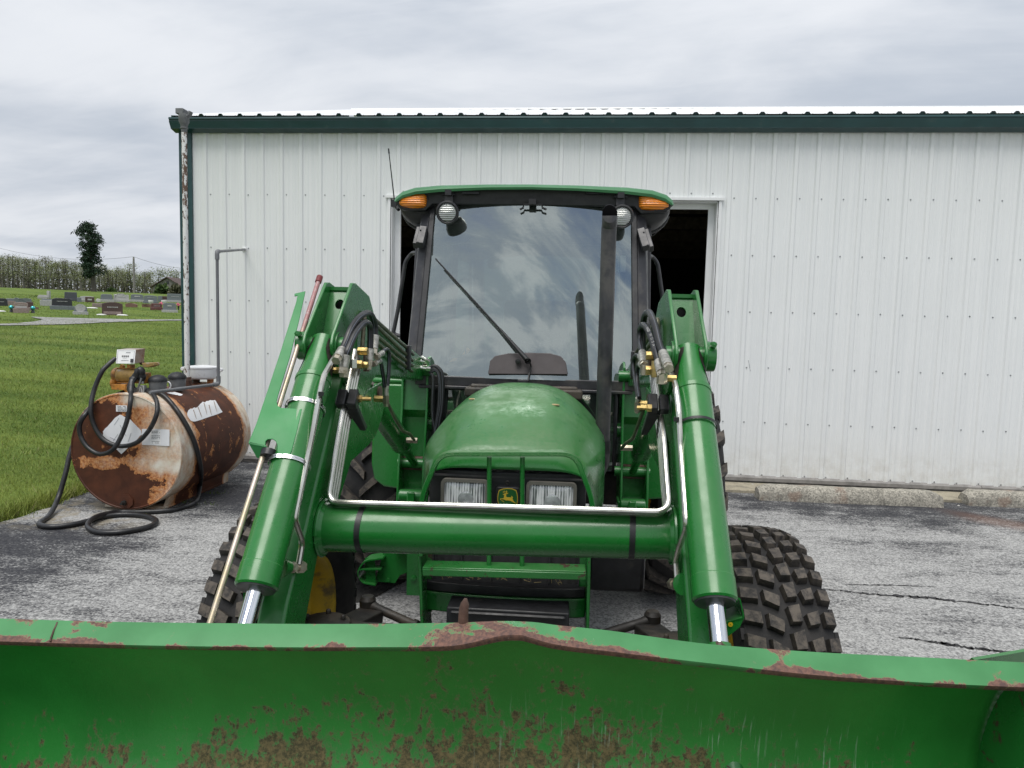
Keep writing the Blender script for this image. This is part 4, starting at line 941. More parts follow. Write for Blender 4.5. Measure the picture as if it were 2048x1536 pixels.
# ---- wheels
def set_wear(me, n, idx):
    a = me.attributes.new('wear', 'FLOAT', 'POINT'); w = np.zeros(len(me.vertices), 'f'); w[idx] = 1.0; a.data.foreach_set('value', w)
def hex_block(b, quad_lo, quad_hi, tops):
    o = len(b.v); b.add(quad_lo+quad_hi, [(3, 2, 1, 0), (4, 5, 6, 7), (0, 1, 5, 4), (1, 2, 6, 5), (2, 3, 7, 6), (3, 0, 4, 7)]); tops += [o+4, o+5, o+6, o+7]
def tyre_mesh(kind):
    b = MB(); tops = []
    if kind == 'front':
        R, rows = 0.51, 41
        prof = [(.285, -.100), (.30, -.118), (.34, -.138), (.39, -.146), (.44, -.142), (.465, -.132), (.478, -.10), (.484, -.05), (.485, 0)]
        def rad(u): return 0.485-0.010*(u/0.13)**2-0.012*max(0, abs(u)-0.11)/0.03
        def pt(u, s, h):
            r = rad(u)+h; a = s/R; return V(u, -r*math.cos(a), r*math.sin(a))
        pitch = 2*math.pi*R/rows
        for k in range(rows):
            for (u0, u1, ph, side, sl, Lf) in ((.082, .138, .02, -1, -.34, .58), (.018, .072, 0, -1, -.40, .60), (-.010, .034, .50, 1, -.1, .84), (.042, .086, .28, 1, -.22, .62), (.096, .138, .30, 1, -.14, .60)):
                s0 = (k+ph)*pitch; L = pitch*Lf; ch = .012 if u0 < .05 else 0.0; j = lambda: random.uniform(-.0015, .0015)
                base, topq = [], []
                cs = [(u0, s0-sl*u0), (u1, s0-sl*u1), (u1, s0-sl*u1+L), (u0, s0-sl*u0+L)]
                if ch: cs[0] = (u0+ch*0.6, s0-sl*u0); cs[3] = (u0, s0-sl*u0+L*0.86)
                cu = sum(c[0] for c in cs)/4; cc = sum(c[1] for c in cs)/4
                for (u, s) in cs:
                    base.append(pt(side*u, s, -.010)); f = 0.81; topq.append(pt(side*(cu+(u-cu)*f+j()), cc+(s-cc)*f+j(), .027))
                hex_block(b, base, topq, tops)
        # small sidewall ribs
        for sd in (-1, 1):
            for k in range(rows):
                s = (k+0.2)*2*math.pi/rows
                b.box((sd*0.139, -.455*math.cos(s), .455*math.sin(s)), (.012, .02, .034), Matrix.Rotation(-s, 3, 'X'))
    else:
        R, rows = 0.68, 20
        prof = [(.375, -.155), (.395, -.172), (.46, -.20), (.54, -.21), (.595, -.20), (.620, -.182), (.632, -.12), (.637, -.05), (.638, 0)]
        def rad(u): return 0.638-0.014*(abs(u)/0.2)**2
        for k in range(rows):
            for side in (-1, 1):
                a0 = 2*math.pi*(k+(0.5 if side > 0 else 0))/rows; rings = []
                for i in range(8):
                    t = i/7; u = -0.012+0.212*min(1, t/0.86); a = a0+0.34*min(1.06, t**0.9)*0.95
                    r = rad(u); drop = 0.0
                    if t > 0.86: u = 0.212; drop = (t-0.86)/0.14*0.085
                    hw = (0.024+0.012*t)/R; h = 0.040*(1-0.25*max(0, t-0.86)/0.14)
                    def q(da, hh): rr = r+hh-drop; return V(side*(u+(0.010 if drop and hh > 0 else 0)), -rr*math.cos(a+da), rr*math.sin(a+da))
                    rings.append([q(-hw*1.25, -0.01), q(-hw*0.9, h), q(hw*0.9, h), q(hw*1.25, -0.01)])
                o = len(b.v); b.ring_loft(rings); tops += [o+4*i+j for i in range(8) for j in (1, 2)]
    full = prof+[(r, -u) for r, u in prof[-2::-1]]
    b.lathe(full, (0, 0, 0), 'X', 72)
    me = b.mesh('tyre', M['tyre'], angle=28); set_wear(me, len(b.v), tops); return me
def rim_mesh(r, w, off):
    b = MB(); b.lathe([(r+.012, -w), (r-.012, -w+.006), (r-.03, -w+.03), (r-.05, -w*0.3+off), (r*0.62, off+.01), (r*0.52, off+.03), (r*0.30, off+.035), (r*0.28, off+.075), (.001, off+.08)], (0, 0, 0), 'X', 40)
    b.lathe([(r+.012, w), (r-.012, w-.006), (r-.03, w-.03), (r-.045, off+.02), (r*0.62, off-.004), (.001, off-.004)], (0, 0, 0), 'X', 40)
    return b.mesh('rim', M['yellow'], angle=30)
tmeshes = {'front': tyre_mesh('front'), 'rear': tyre_mesh('rear')}
rmeshes = {'front': rim_mesh(.285, .105, .02), 'rear': rim_mesh(.375, .16, .03)}
def wheel(kind, x, y, z, steer, spin):
    w = bpy.data.objects.new(kind+'_wheel', None); COL.objects.link(w); w.parent = tractor; w.location = (x, y, z); w.rotation_euler = (spin, 0, steer); w.empty_display_size = .2
    t = bpy.data.objects.new('tyre', tmeshes[kind]); COL.objects.link(t); t.parent = w
    r = bpy.data.objects.new('rim', rmeshes[kind]); COL.objects.link(r); r.parent = w
    if x < 0: r.scale = (-1, 1, 1)
wheel('front', -0.850, 2.53, 0.497, R_(1.0), 0.05); wheel('front', 0.888, 2.40, 0.497, R_(1.0), 0.10)
wheel('rear', -0.945, 4.52, 0.67, 0, 0.10); wheel('rear', 0.945, 4.52, 0.67, 0, 0.03)

# ---- front axle, steering, undercarriage
b = MB(); b.bar((-.70, 2.44, .50), (.70, 2.44, .50), .13, .12); b.ell((0, 2.47, .50), (.17, .16, .15)); b.build('front_axle', M['iron'], tractor, bevel=.01)
for s in (-1, 1):
    b = MB(); b.lathe([(.085, -.13), (.095, -.10), (.095, .04), (.10, .05), (.10, .072), (.06, .078), (.001, .08)], (s*.66, 2.40, .52), 'Z', 20)
    for k in range(5): b.lathe([(.011, .078), (.011, .094), (.001, .095)], (s*.66+.07*math.cos(k*1.256+.4), 2.40+.07*math.sin(k*1.256+.4), .52), 'Z', 6)
    b.bar((s*.66, 2.40, .53), (s*.56, 2.70, .50), .11, .05); b.build('steering_knuckle', M['iron'], tractor, bevel=.006)
    b = MB(); e = V(s*.585, 2.72, .535); i_ = V(s*.30, 2.62, .475)
    b.lathe([(.034, -.035), (.034, .02), (.024, .034), (.001, .036)], e, 'Z', 14); b.tube([e, e+(i_-e)*.12, e+(i_-e)*.15, e+(i_-e)*.72, e+(i_-e)*.73, e+(i_-e)*.79, e+(i_-e)*.80, i_], [.024, .021, .0185, .0185, .024, .024, .014, .014], 12)
    for k in range(5 if s > 0 else 0): b.lathe([(.02, 0), (.033, .012), (.02, .024)], V(.34+.022*k, 2.63, .485), 'X', 12)
    b.build('tie_rod', M['iron'], tractor)
    b = MB(); b.bar((s*.30, 2.62, .475), (s*.17, 2.60, .465), .022, .028); b.build('tie_rod_end', M['fitting'], tractor)
b = MB(); b.box((0, 2.86, .80), (.42, .35, .55)); b.box((0, 3.3, .72), (.46, 1.3, .55)); b.box((0, 4.3, .68), (.5, .9, .5)); b.build('engine_block', M['iron'], tractor, bevel=.02)
b = MB(); b.bar((-.72, 4.45, .685), (.72, 4.45, .685), .22, .22); b.build('rear_axle', M['iron'], tractor, bevel=.02)
b = MB(); p0, p1 = tp(893, 1214, Y=2.36), tp(1139, 1222, Y=2.36); b.box(((p0.x+p1.x)/2, 2.44, p0.z-.13), (p1.x-p0.x, .16, .26)); b.box(((p0.x+p1.x)/2, 2.355, p0.z-.015), (p1.x-p0.x-.03, .012, .012)); b.build('front_weight_box', M['black'], tractor, bevel=.006)
b = MB(); b.box((.44, 3.1, .70), (.24, .6, .19)); b.build('battery_box', M['black'], tractor, bevel=.02)

# ---- hood
st = [(3.44, 1.413, .395, .22, 2.7), (3.25, 1.408, .392, .215, 2.7), (3.0, 1.390, .384, .205, 2.8), (2.8, 1.358, .365, .185, 3.0), (2.66, 1.318, .338, .155, 3.2), (2.58, 1.283, .315, .115, 3.6), (2.545, 1.262, .300, .085, 4.2), (2.525, 1.246, .293, .072, 4.6), (2.505, 1.215, .289, .055, 5), (2.492, 1.176, .286, .030, 6)]
b = MB(); rows = []
for (y, zt, hw, dr, p) in st:
    r = []; zl = 0.96 if y > 2.56 else 1.10
    if y < 2.51: zl = 1.13
    for z in np.linspace(zl, zt-dr, 4)[:-1]: r.append((-hw*(1.0+0.01*(zt-z)), y, z))
    for u in np.linspace(-1, 1, 25):
        uu = math.copysign(abs(u)**0.8, u); bow = (0.02 if y < 2.6 else 0.0)*(1-uu*uu)
        r.append((hw*uu, y-bow, zt-dr*abs(uu)**p))
    for z in np.linspace(zl, zt-dr, 4)[:-1][::-1]: r.append((hw*(1.0+0.01*(zt-z)), y, z))
    rows.append(r)
# resample along the length for a smooth skin
ctrl = [[Vector(r[i]) for r in rows] for i in range(len(rows[0]))]
cols = [catmull(c, 3) for c in ctrl]
b.grid([[cols[i][k] for i in range(len(cols))] for k in range(len(cols[0]))])
hood = b.build('hood', M['green_dusty'], tractor, angle=50, recalc=False)
sm = hood.modifiers.new('solid', 'SOLIDIFY'); sm.thickness = .006; sm.offset = -1
for (px_, py_, w_, h_, r_) in ((944, 794.5, .016, .005, .2), (1110, 808, .022, .008, -.1)):
    c = tp(px_, py_, Y=3.05 if px_ < 1000 else 2.93)
    # bird droppings and mud: thin flakes resting on the skin
    zz = np.interp(c.y, [2.8, 3.0, 3.25], [1.358, 1.390, 1.408])-.205*(abs(c.x)/.384)**3.3
    b = MB(); b.ell((c.x, c.y, zz+.003), (w_, h_*2, .004), 9, 5, Matrix.Rotation(r_, 3, 'Z')); b.build('mud_splat', M['straw'], hood)
# black nose with recessed grille
b = MB(); nose = []
for k in range(17):
    u = -1+2*k/16; nose.append((.292*math.copysign(abs(u)**0.85, u), 2.500-0.022*(1-u*u)+ .05*max(0, abs(u)-.9)*8*.1))
b.prism([(x, y, .965) for x, y in nose]+[(.292, 2.62, .965), (-.292, 2.62, .965)], (0, 0, .200)); b.build('nose_panel', M['black'], tractor, bevel=.004)
b = MB(); b.box((0, 2.484, 1.146), (.56, .012, .006)); b.build('nose_crease', M['black_trim'], tractor)
b = MB()
b.prism([(x, y+.035, .735) for x, y in nose]+[(.292, 2.64, .735), (-.292, 2.64, .735)], (0, 0, .232)); b.build('grille_screen', M['screen'], tractor)
b = MB()
for k in range(-2, 4): b.box((-.055+k*.11, 2.511, .85), (.004, .012, .23))
b.build('grille_ribs', M['black_trim'], tractor)
b = MB(); b.prism([(x*1.03, y-.012, .700) for x, y in nose]+[(.30, 2.64, .70), (-.30, 2.64, .70)], (0, 0, .036)); b.build('grille_sill', M['black'], tractor, bevel=.005)
b = MB(); b.prism([(x*1.035, y-.016, .625) for x, y in nose]+[(.30, 2.66, .625), (-.30, 2.66, .625)], (0, 0, .073)); b.build('nose_skirt', M['green'], tractor, bevel=.006)
random.seed(3); b = MB()
for xx in (-.215, -.115, -.01, .095, .195):
    for k in range(9 if xx < -.1 else 5):
        a = random.uniform(0, 3.1); q = V(xx+random.uniform(-.02, .02), 2.488, .745+random.uniform(0, .018)); b.bar(q, q+V(math.cos(a), 0, abs(math.sin(a)))*random.uniform(.012, .028), .0016, .0016)
o = b.build('dry_grass_bits', M['straw'], tractor); o['kind'] = 'stuff'
# headlights
def rrect(x0, x1, z0, z1, r, y, n=5):
    P = []
    for cx_, cz_, a0 in ((x1-r, z1-r, 0), (x0+r, z1-r, 90), (x0+r, z0+r, 180), (x1-r, z0+r, 270)):
        for k in range(n+1): a = R_(a0+90*k/n); P.append(V(cx_+r*math.cos(a), y, cz_+r*math.sin(a)))
    return P
for (a0, a1, t_, bt) in ((882, 977, 958, 1033), (1052, 1153, 964, 1040)):
    q0, q1 = tp(a0, (t_+bt)/2, Y=2.47), tp(a1, (t_+bt)/2, Y=2.47); zt = tp((a0+a1)/2, t_, Y=2.47).z; zb = zt-.128
    b = MB(); b.ring_loft([rrect(q0.x, q1.x, zb, zt, .018, 2.485), rrect(q0.x, q1.x, zb, zt, .018, 2.462), rrect(q0.x+.011, q1.x-.011, zb+.011, zt-.011, .013, 2.462), rrect(q0.x+.013, q1.x-.013, zb+.013, zt-.013, .012, 2.474)], False); hb = b.build('headlight', M['bezel'], tractor, angle=30)
    cx_, cz_ = (q0.x+q1.x)/2, (zb+zt)/2
    b = MB(); rr = rrect(q0.x+.013, q1.x-.013, zb+.013, zt-.013, .012, 2.472)
    rings = [[V(cx_+(p.x-cx_)*f, 2.472-dy, cz_+(p.z-cz_)*f) for p in rr] for f, dy in ((1, 0), (.9, .004), (.6, .007), (.3, .008), (.02, .0085))]
    b.ring_loft(rings, False); b.build('lens', M['headlens'], hb, angle=60)
    b = MB(); b.lathe([(.034, -.0060), (.026, -.0090), (.001, -.0096)], (cx_+.004, 2.472, cz_-.010), 'Y', 28); b.build('centre_disc', M['lens_core'], hb)  # plain grey disc over the middle of the lens
# badge: dark panel, green shield with a yellow rim and a leaping deer
def bq(px_, py_, y=2.452): return tp(970+px_/20.48, 940+py_/20.48, Y=y)
b = MB(); c0, c1 = bq(455, 700), bq(1420, 700); zb = c0.z-.075; b.ring_loft([rrect(c0.x, c1.x, zb, c0.z, .010, 2.48), rrect(c0.x, c1.x, zb, c0.z, .010, 2.456), rrect(c0.x+.002, c1.x-.002, zb+.002, c0.z-.002, .009, 2.454)]); bd = b.build('badge', M['black'], tractor)
sh = [(930, 745), (1100, 760), (1280, 830), (1320, 950), (1345, 1100), (1345, 1250), (1320, 1380), (1260, 1480), (1100, 1540), (930, 1555), (760, 1540), (600, 1480), (540, 1380), (510, 1250), (510, 1100), (530, 950), (565, 830), (760, 760)]
P = [bq(a, c) for a, c in sh]; cen = sum(P, Vector())/len(P)
b = MB(); b.prism([p+V(0, .0005, 0) for p in P], (0, .003, 0)); b.build('badge_border', M['badge_yellow'], bd)
b = MB(); b.prism([cen+(p-cen)*.93+V(0, -.0008, 0) for p in P], (0, .003, 0)); b.build('badge_field', M['badge_green'], bd)
deer = [[(735, 985), (770, 985), (835, 950), (870, 930), (875, 985), (862, 1050), (868, 1095), (900, 1120), (1080, 1128), (1120, 1160), (1140, 1210), (1165, 1275), (1215, 1320), (1260, 1358), (1235, 1365), (1130, 1310), (1040, 1262), (930, 1245), (860, 1250), (780, 1215), (755, 1185), (765, 1150), (785, 1060), (795, 1015), (745, 1022)],
        [(765, 1165), (765, 1200), (660, 1190), (640, 1215), (790, 1310), (775, 1322), (615, 1200), (630, 1175)],
        [(1085, 1130), (1075, 1060), (1110, 1080), (1145, 1125), (1135, 1165)],
        [(880, 960), (960, 945), (930, 975), (885, 985)],
        [(872, 960), (868, 900), (720, 930), (735, 915), (800, 895), (845, 890), (885, 870), (870, 830), (905, 870), (905, 920), (890, 965)],
        [(770, 905), (720, 875), (745, 880), (790, 898)], [(812, 898), (775, 850), (805, 862), (832, 895)]]
b = MB()
for poly in deer: b.prism([bq(a, c, 2.4498) for a, c in poly], (0, .0015, 0))
b.build('deer_emblem', M['badge_yellow'], bd, smooth=False)
b = MB(); b.lathe([(.009, -.004), (.006, -.006), (.004, -.003)], tp(1015, 965, Y=2.475), 'Y', 14); b.build('hood_lock', M['iron'], tractor)

# ---- grille guard
YG = 2.405
gp = fillet([tp(843, 1110, Y=YG), tp(844, 992, Y=YG), tp(880, 906, Y=YG), tp(1150, 906, Y=YG), tp(1185, 998, Y=YG), tp(1188, 1110, Y=YG)], .05, 5)
b = MB()
for p, q in zip(gp[:-1], gp[1:]):
    pass
rings = []
for i, p in enumerate(gp):
    t = (gp[min(i+1, len(gp)-1)]-gp[max(i-1, 0)]).normalized(); nn = V(-t.z, 0, t.x)
    rings.append([p+nn*.009+V(0, -.02, 0), p+nn*.009+V(0, .022, 0), p-nn*.009+V(0, .022, 0), p-nn*.009+V(0, -.02, 0)])
b.ring_loft(rings); b.build('grille_guard', M['green_dusty'], tractor, bevel=.003)
for a, c in ((978.5, 978), (1045, 1044)):
    b = MB(); b.cyl(tp(a, 914, Y=YG+.012), tp(c, 1140, Y=YG+.012), .0085, 10); b.build('guard_bar', M['green'], tractor)
b = MB(); pl, pr = tp(849, 1131, Y=YG+.01), tp(1171, 1139, Y=YG+.01); b.bar(pl, pr, .075, .014); b.bar(pl+V(0, -.036, -.012), pr+V(0, -.036, -.012), .008, .026); b.build('guard_crossbar', M['green_worn'], tractor, bevel=.003)
for a, c, s in ((835, 842, -1), (1182, 1179, 1)):
    p = tp(a, 1100, Y=YG); q = tp(c, 1260, Y=YG); b = MB(); b.prism([p, p+V(0, .11, 0), q+V(0, .16, -.05), q+V(0, 0, -.05)], (-s*.012, 0, 0)); b.bar(p+V(-s*.02, .10, 0), p+V(-s*.02, .12, -.28), .03, .012, (0, 1, 0)); b.build('guard_side_plate', M['green_worn'], tractor, bevel=.003)
b = MB(); b.box(tp(829, 1140, Y=2.46), (.055, .012, .19)); b.lathe([(.011, -.006), (.011, -.014), (.001, -.016)], tp(828, 1155, Y=2.46), 'Y', 6); b.build('frame_tab', M['green'], tractor)
# ---- cab
def bow(x, hw, k=.05): return -k*(1-(x/hw)**2)
YB, YT_ = 3.62, 3.95
def ws_pt(x, t, off=0.0):      # t: 0 at the sill, 1 under the roof
    hw = .575+(.562-.575)*t; z = 1.425+(2.40-1.425)*t; y = YB+(YT_-YB)*t
    return V(x*hw, y+bow(x, 1.0, .055)+off, z)
b = MB(); b.grid([[ws_pt(x, t) for x in np.linspace(-1, 1, 21)] for t in np.linspace(0, 1, 9)]); b.build('windshield', M['windshield'], tractor, recalc=False)
b = MB()      # dark tint band along the top, its lower edge arched
b.grid([[ws_pt(x, t, .006) for x in np.linspace(-1, 1, 21)] for t in (0.90,)] + [[ws_pt(x, 1.0, .006) for x in np.linspace(-1, 1, 21)]])
for i, x in enumerate(np.linspace(-1, 1, 21)): b.v[i] = tuple(ws_pt(x, .955-.055*abs(x)**2.2, .006))
b.build('sun_visor', M['cabin'], tractor, recalc=False)
for s in (-1, 1):
    # corner post, outer post strip, door frame and rear post
    b = MB(); rings = []
    for t in np.linspace(-.02, 1.02, 8):
        p = ws_pt(s, t); w = .012
        rings.append([p+V(-s*.012, -.012, 0), p+V(s*.018, -.014, 0), p+V(s*.030, .03, 0), p+V(-s*.004, .03, 0)])
    b.ring_loft(rings); b.build('windshield_seal', M['black'], tractor, bevel=.003)
    b = MB(); rings = []
    for t in np.linspace(-.02, 1.02, 8):
        p = ws_pt(s, t); rings.append([p+V(s*.020, -.004, 0), p+V(s*.070, .018, 0), p+V(s*.085, .07, 0), p+V(s*.022, .07, 0)])
    b.ring_loft(rings); b.build('corner_post', M['black_trim'], tractor, bevel=.006)
    b = MB(); b.bar((s*.665, 3.76, .95), (s*.66, 4.05, 2.36), .03, .05, (0, 1, 0)); b.bar((s*.69, 5.05, .95), (s*.66, 5.05, 2.36), .06, .07, (0, 1, 0)); b.bar((s*.672, 3.78, 1.03), (s*.69, 5.05, 1.03), .03, .05); b.build('door_frame', M['black_trim'], tractor, bevel=.006)
    b = MB(); b.add([(s*.672, 3.79, 1.0), (s*.70, 5.03, 1.0), (s*.665, 5.03, 2.34), (s*.662, 4.05, 2.34)], [(0, 1, 2, 3)]); b.build('door_glass', M['sideglass'], tractor, smooth=False, recalc=False)
    # hinge block on the post
    a = (848, 457) if s < 0 else (1281, 461); c = (840, 491) if s < 0 else (1292, 497)
    p, q = tp(*a, Y=3.86), tp(*c, Y=3.80); b = MB(); b.bar(p, q, .042, .05, (0, 1, 0)); b.bar(p+V(s*.034, .03, 0), q+V(s*.034, .03, 0), .022, .05, (0, 1, 0))
    for f in (.15, .85): b.lathe([(.006, -.028), (.006, -.034), (.001, -.035)], p.lerp(q, f)+V(s*.01, 0, 0), 'Y', 6)
    b.lathe([(.006, -.0262), (.001, -.0264)], p.lerp(q, .45), 'Y', 8)
    b.build('mirror_bracket', M['black_trim'], tractor, bevel=.004)
    hp = [(836, 506), (824, 506), (811, 522), (803, 575), (795, 625), (786, 668), (800, 672)] if s < 0 else [(1294, 512), (1304, 513), (1315, 526), (1322, 575), (1329, 625), (1335, 668), (1322, 672)]
    b = MB(); b.tube(fillet([tp(*h, Y=4.0+.10*(i > 0)) for i, h in enumerate(hp)], .05, 4), .0125, 10); b.build('hand_rail', M['black_trim'], tractor)
    # air intake pod under the roof side
    b = MB(); rings = []
    for y, k in ((3.93, .55), (3.97, .82), (4.05, .97), (4.2, 1.0), (4.6, 1.0), (5.0, .95), (5.2, .7)):
        r = []
        for a in np.linspace(0, math.pi, 13):
            cx_ = .635; hw = .150*(0.6+.4*k); hz = .150*k
            x = cx_-math.cos(a)*hw if a < math.pi/2 else cx_-math.cos(a)*hw; z = 2.412-math.sin(a)**.8*hz*(1.0 if a < 1.2 else 1-.0*(a-1.2))
            r.append((s*x, y, z))
        rings.append(r)
    b.ring_loft(rings); pod = b.build('intake_pod', M['roof_under'], tractor, angle=60)
    b = MB()
    for k in range(3):
        b.bar((s*.758, 4.10+.10*k, 2.345-.012*k), (s*.72, 4.14+.10*k, 2.285), .008, .03)
    b.tube([(s*(.635-.152*math.cos(a)), 4.13, 2.412-.153*math.sin(a)**.8) for a in np.linspace(1.1, 2.9, 10)], .010, 6); b.build('intake_slot', M['black'], pod)
    b = MB(); b.add([(s*.705, 5.14, 1.5)], []);
b = MB(); b.bar((-.58, 3.60, 1.405), (.58, 3.60, 1.405), .055, .05); b.bar((-.56, 3.575, 1.372), (-.22, 3.575, 1.372), .022, .018); b.bar((.20, 3.575, 1.372), (.56, 3.575, 1.372), .022, .018); b.box((-.01, 3.575, 1.40), (.055, .03, .05)); b.build('windshield_sill', M['black_trim'], tractor, bevel=.005)
b = MB(); b.bar((-.24, 3.57, 1.388), (-.03, 3.57, 1.388), .012, .01); b.bar((.03, 3.57, 1.388), (.22, 3.57, 1.388), .012, .01); b.build('cowl_clip', M['rustbrown'], tractor)
b = MB(); b.grid([[V(x, 3.60, z) for x in np.linspace(-.47, .47, 5)] for z in (.95, 1.39)]); b.build('lower_window', M['sideglass'], tractor, smooth=False, recalc=False)
for s in (-1, 1):
    b = MB(); b.tube(fillet([V(s*.48, 3.585, .96), V(s*.48, 3.585, 1.365), V(s*.20, 3.585, 1.365), V(s*.16, 3.585, 1.30), V(s*.16, 3.585, 1.1)], .03, 5), .010, 8); b.build('window_gasket', M['black'], tractor)
b = MB(); b.box((0, 3.52, 1.36), (.60, .12, .05)); b.box((0, 3.50, 1.15), (.55, .03, .5)); b.build('firewall', M['iron'], tractor, bevel=.01)
# roof
top = [(-.778, 2.388), (-.770, 2.412), (-.735, 2.440), (-.66, 2.462), (-.52, 2.474), (-.25, 2.480), (0, 2.482), (.25, 2.480), (.52, 2.474), (.66, 2.462), (.735, 2.440), (.770, 2.412), (.778, 2.388)]
def bot(x): return float(np.interp(abs(x), [0, .25, .52, .66, .735, .77, .80], [2.463, 2.459, 2.447, 2.434, 2.413, 2.394, 2.384]))
b = MB(); rings = []
for y, kx, kz, dz in ((3.855, .985, .4, -.012), (3.87, .995, .8, -.004), (3.90, 1.0, 1.0, 0), (4.3, 1.01, 1.0, .012), (5.0, 1.0, 1.0, .004), (5.25, .985, .9, -.01), (5.28, .96, .5, -.025)):
    r = []
    for x, z in top: r.append((x*kx, y-(.035*(1-(x/.78)**2) if y < 4 else 0), bot(x)+(z-bot(x))*kz+dz))
    for x, z in top[::-1][1:-1]: r.append((x*kx, y-(.035*(1-(x/.78)**2) if y < 4 else 0)+.004, bot(x)-.004+dz))
    rings.append(r)
b.ring_loft(rings); b.build('cab_roof', M['roof_green'], tractor, angle=45)
b = MB(); P = [(-.765, 2.388)]+[(x, bot(x)-.003) for x in np.linspace(-.74, .74, 25)]+[(.765, 2.388), (.74, 2.345), (.60, 2.335), (.56, 2.372), (-.56, 2.372), (-.60, 2.335), (-.74, 2.345)]
b.prism([(x, 3.895-.03*(1-(x/.78)**2), z) for x, z in P], (0, .06, 0)); b.build('roof_fascia', M['black'], tractor, bevel=.004)
b = MB(); b.box((0, 4.55, 2.385), (1.30, 1.25, .05)); b.build('headliner', M['cabin'], tractor, bevel=.01)
for (x0, x1) in ((925, 958), (1173, 1208)):
    p, q = tp(x0, 386, Y=3.86), tp(x1, 386, Y=3.86); b = MB(); b.box((p+q)/2, ((q-p).length, .02, .012)); b.build('roof_vent', M['black'], tractor)
b = MB(); hb = [tp(*a, Y=3.85) for a in ((1040, 419), (1046, 416), (1048, 409), (1083, 409), (1085, 416), (1093, 419))]; b.tube(hb, .006, 6); b.box(tp(1065, 404, Y=3.85), (.04, .03, .03)); b.build('roof_latch', M['black'], tractor)
b = MB(); q0, q1 = tp(985, 416, Y=3.93), tp(1155, 418, Y=3.93); b.bar(q0, q1, .012, .022); b.build('visor_bar', M['seat'], tractor)
# amber marker lamps
AL = [(797, 404), (802, 395), (815, 390), (832.7, 387.7), (849.4, 388), (852.5, 391.6), (853, 404), (852, 411), (847, 415), (824, 416), (806, 413.6), (798.5, 409)]
AR = [(1278, 393), (1282, 390.5), (1304, 391), (1327.5, 397.6), (1338.6, 407), (1338, 413), (1327.5, 418), (1304, 420), (1284, 419), (1278, 413)]
for A in (AL, AR):
    P = [tp(a, c, Y=3.872) for a, c in A]; cen = sum(P, Vector())/len(P)
    rings = [[cen+(p-cen)*k+V(0, dy, 0) for p in P] for k, dy in ((1.0, .05), (1.0, .012), (.96, -.002), (.80, -.012), (.4, -.018), (.03, -.019))]
    b = MB(); b.ring_loft(rings); al = b.build('marker_lamp', M['amber'], tractor, angle=50)
    b = MB(); out = [cen+(p-cen)*V(1.12, 1, 1.22).x for p in P]; b.prism([cen+V((p-cen).x*1.14, .014, (p-cen).z*1.26-.004) for p in P], (0, .16, 0)); b.build('lamp_housing', M['black'], tractor, bevel=.006)
# round work lamps
for (cx_, cy_, hx, hy) in ((895, 425, 897, 421), (1244, 433, 1240, 427)):
    c = tp(cx_, cy_, Y=3.80); h = tp(hx, hy, Y=3.86); d = (c-h).normalized()
    ax = V(.05*(1 if cx_ < 1000 else -1), -.97, -.22).normalized(); Q = ax.to_track_quat('Z', 'Y').to_matrix()
    b = MB(); b.lathe([(.022, -.06), (.050, -.05), (.062, -.02), (.064, .004), (.062, .012), (.056, .014), (.049, .006)], c, Q, 28); b.box(h+V(0, .02, .075), (.045, .04, .06)); b.build('work_lamp', M['black_trim'], tractor, label=None); wl = tractor.children[-1]
    b = MB(); b.lathe([(.050, .004), (.046, .010), (.030, .015), (.001, .017)], c, Q, 28); b.build('lamp_lens', M['lamplens'], wl)
    b = MB(); b.box(h+V(0, .0, .095), (.036, .05, .03))
    for s in (-1, 1): b.lathe([(.007, 0), (.007, .012*s), (.001, .013*s)], h+V(s*.024, -.005, .088), 'X', 8)
    b.build('lamp_bracket', M['black'], wl)
# mirror inside the glass
b = MB(); mp = [tp(*a, Y=3.99) for a in ((888, 446), (890, 462), (894, 469), (908, 471), (929, 464), (929, 452), (924, 440), (905, 436))]; b.prism(mp, (0, .03, 0)); b.build('interior_mirror', M['black'], tractor, bevel=.006)
# wiper
wz = lambda px_, py_, o=.03: tp(px_, py_, plane=(ws_pt(0, 0, -.02-o), V(0, -(2.40-1.425), (YT_-YB)).normalized()))
b = MB(); pa, pm, pe = wz(1056, 722), wz(999, 657), wz(871, 517)
b.tube([pa, pa.lerp(pm, .25), pm], [.014, .012, .006], 8); b.tube([pm, pm.lerp(pe, .35), pe], [.005, .005, .0035], 6); wv = MB(); b.lathe([(.016, -.02), (.016, .02), (.001, .022)], pa, 'Y', 12); wp_o = b.build('wiper', M['black'], tractor)
b = MB(); b.bar(wz(1008, 668, .012), pe+V(0, .012, -.003), .007, .012, (0, 1, 0)); b.build('wiper_blade', M['black_trim'], wp_o)
b = MB(); b.tube(catmull([wz(1060, 726, .02), wz(1062, 735, .0), wz(1058, 750, .01), wz(1056, 762, .03)], 5), .004, 6); b.lathe([(.014, .012), (.014, -.012), (.006, -.014), (.001, -.014)], wz(1036, 722.5, .012), 'Y', 14); b.build('washer_hose', M['rubber_hose'], wp_o)
# antenna
b = MB(); p0, p1 = tp(789, 403, Y=4.0), tp(777, 297, Y=4.0); b.tube([p0, p0.lerp(p1, .9), p0.lerp(p1, .91), p1], [.004, .0028, .0045, .004], 8); b.box(p0+V(0, 0, -.012), (.03, .03, .04)); b.tube([p0+V(.01, 0, -.03), p0+V(.03, -.02, -.05)], .010, 8); b.build('antenna', M['black'], tractor)
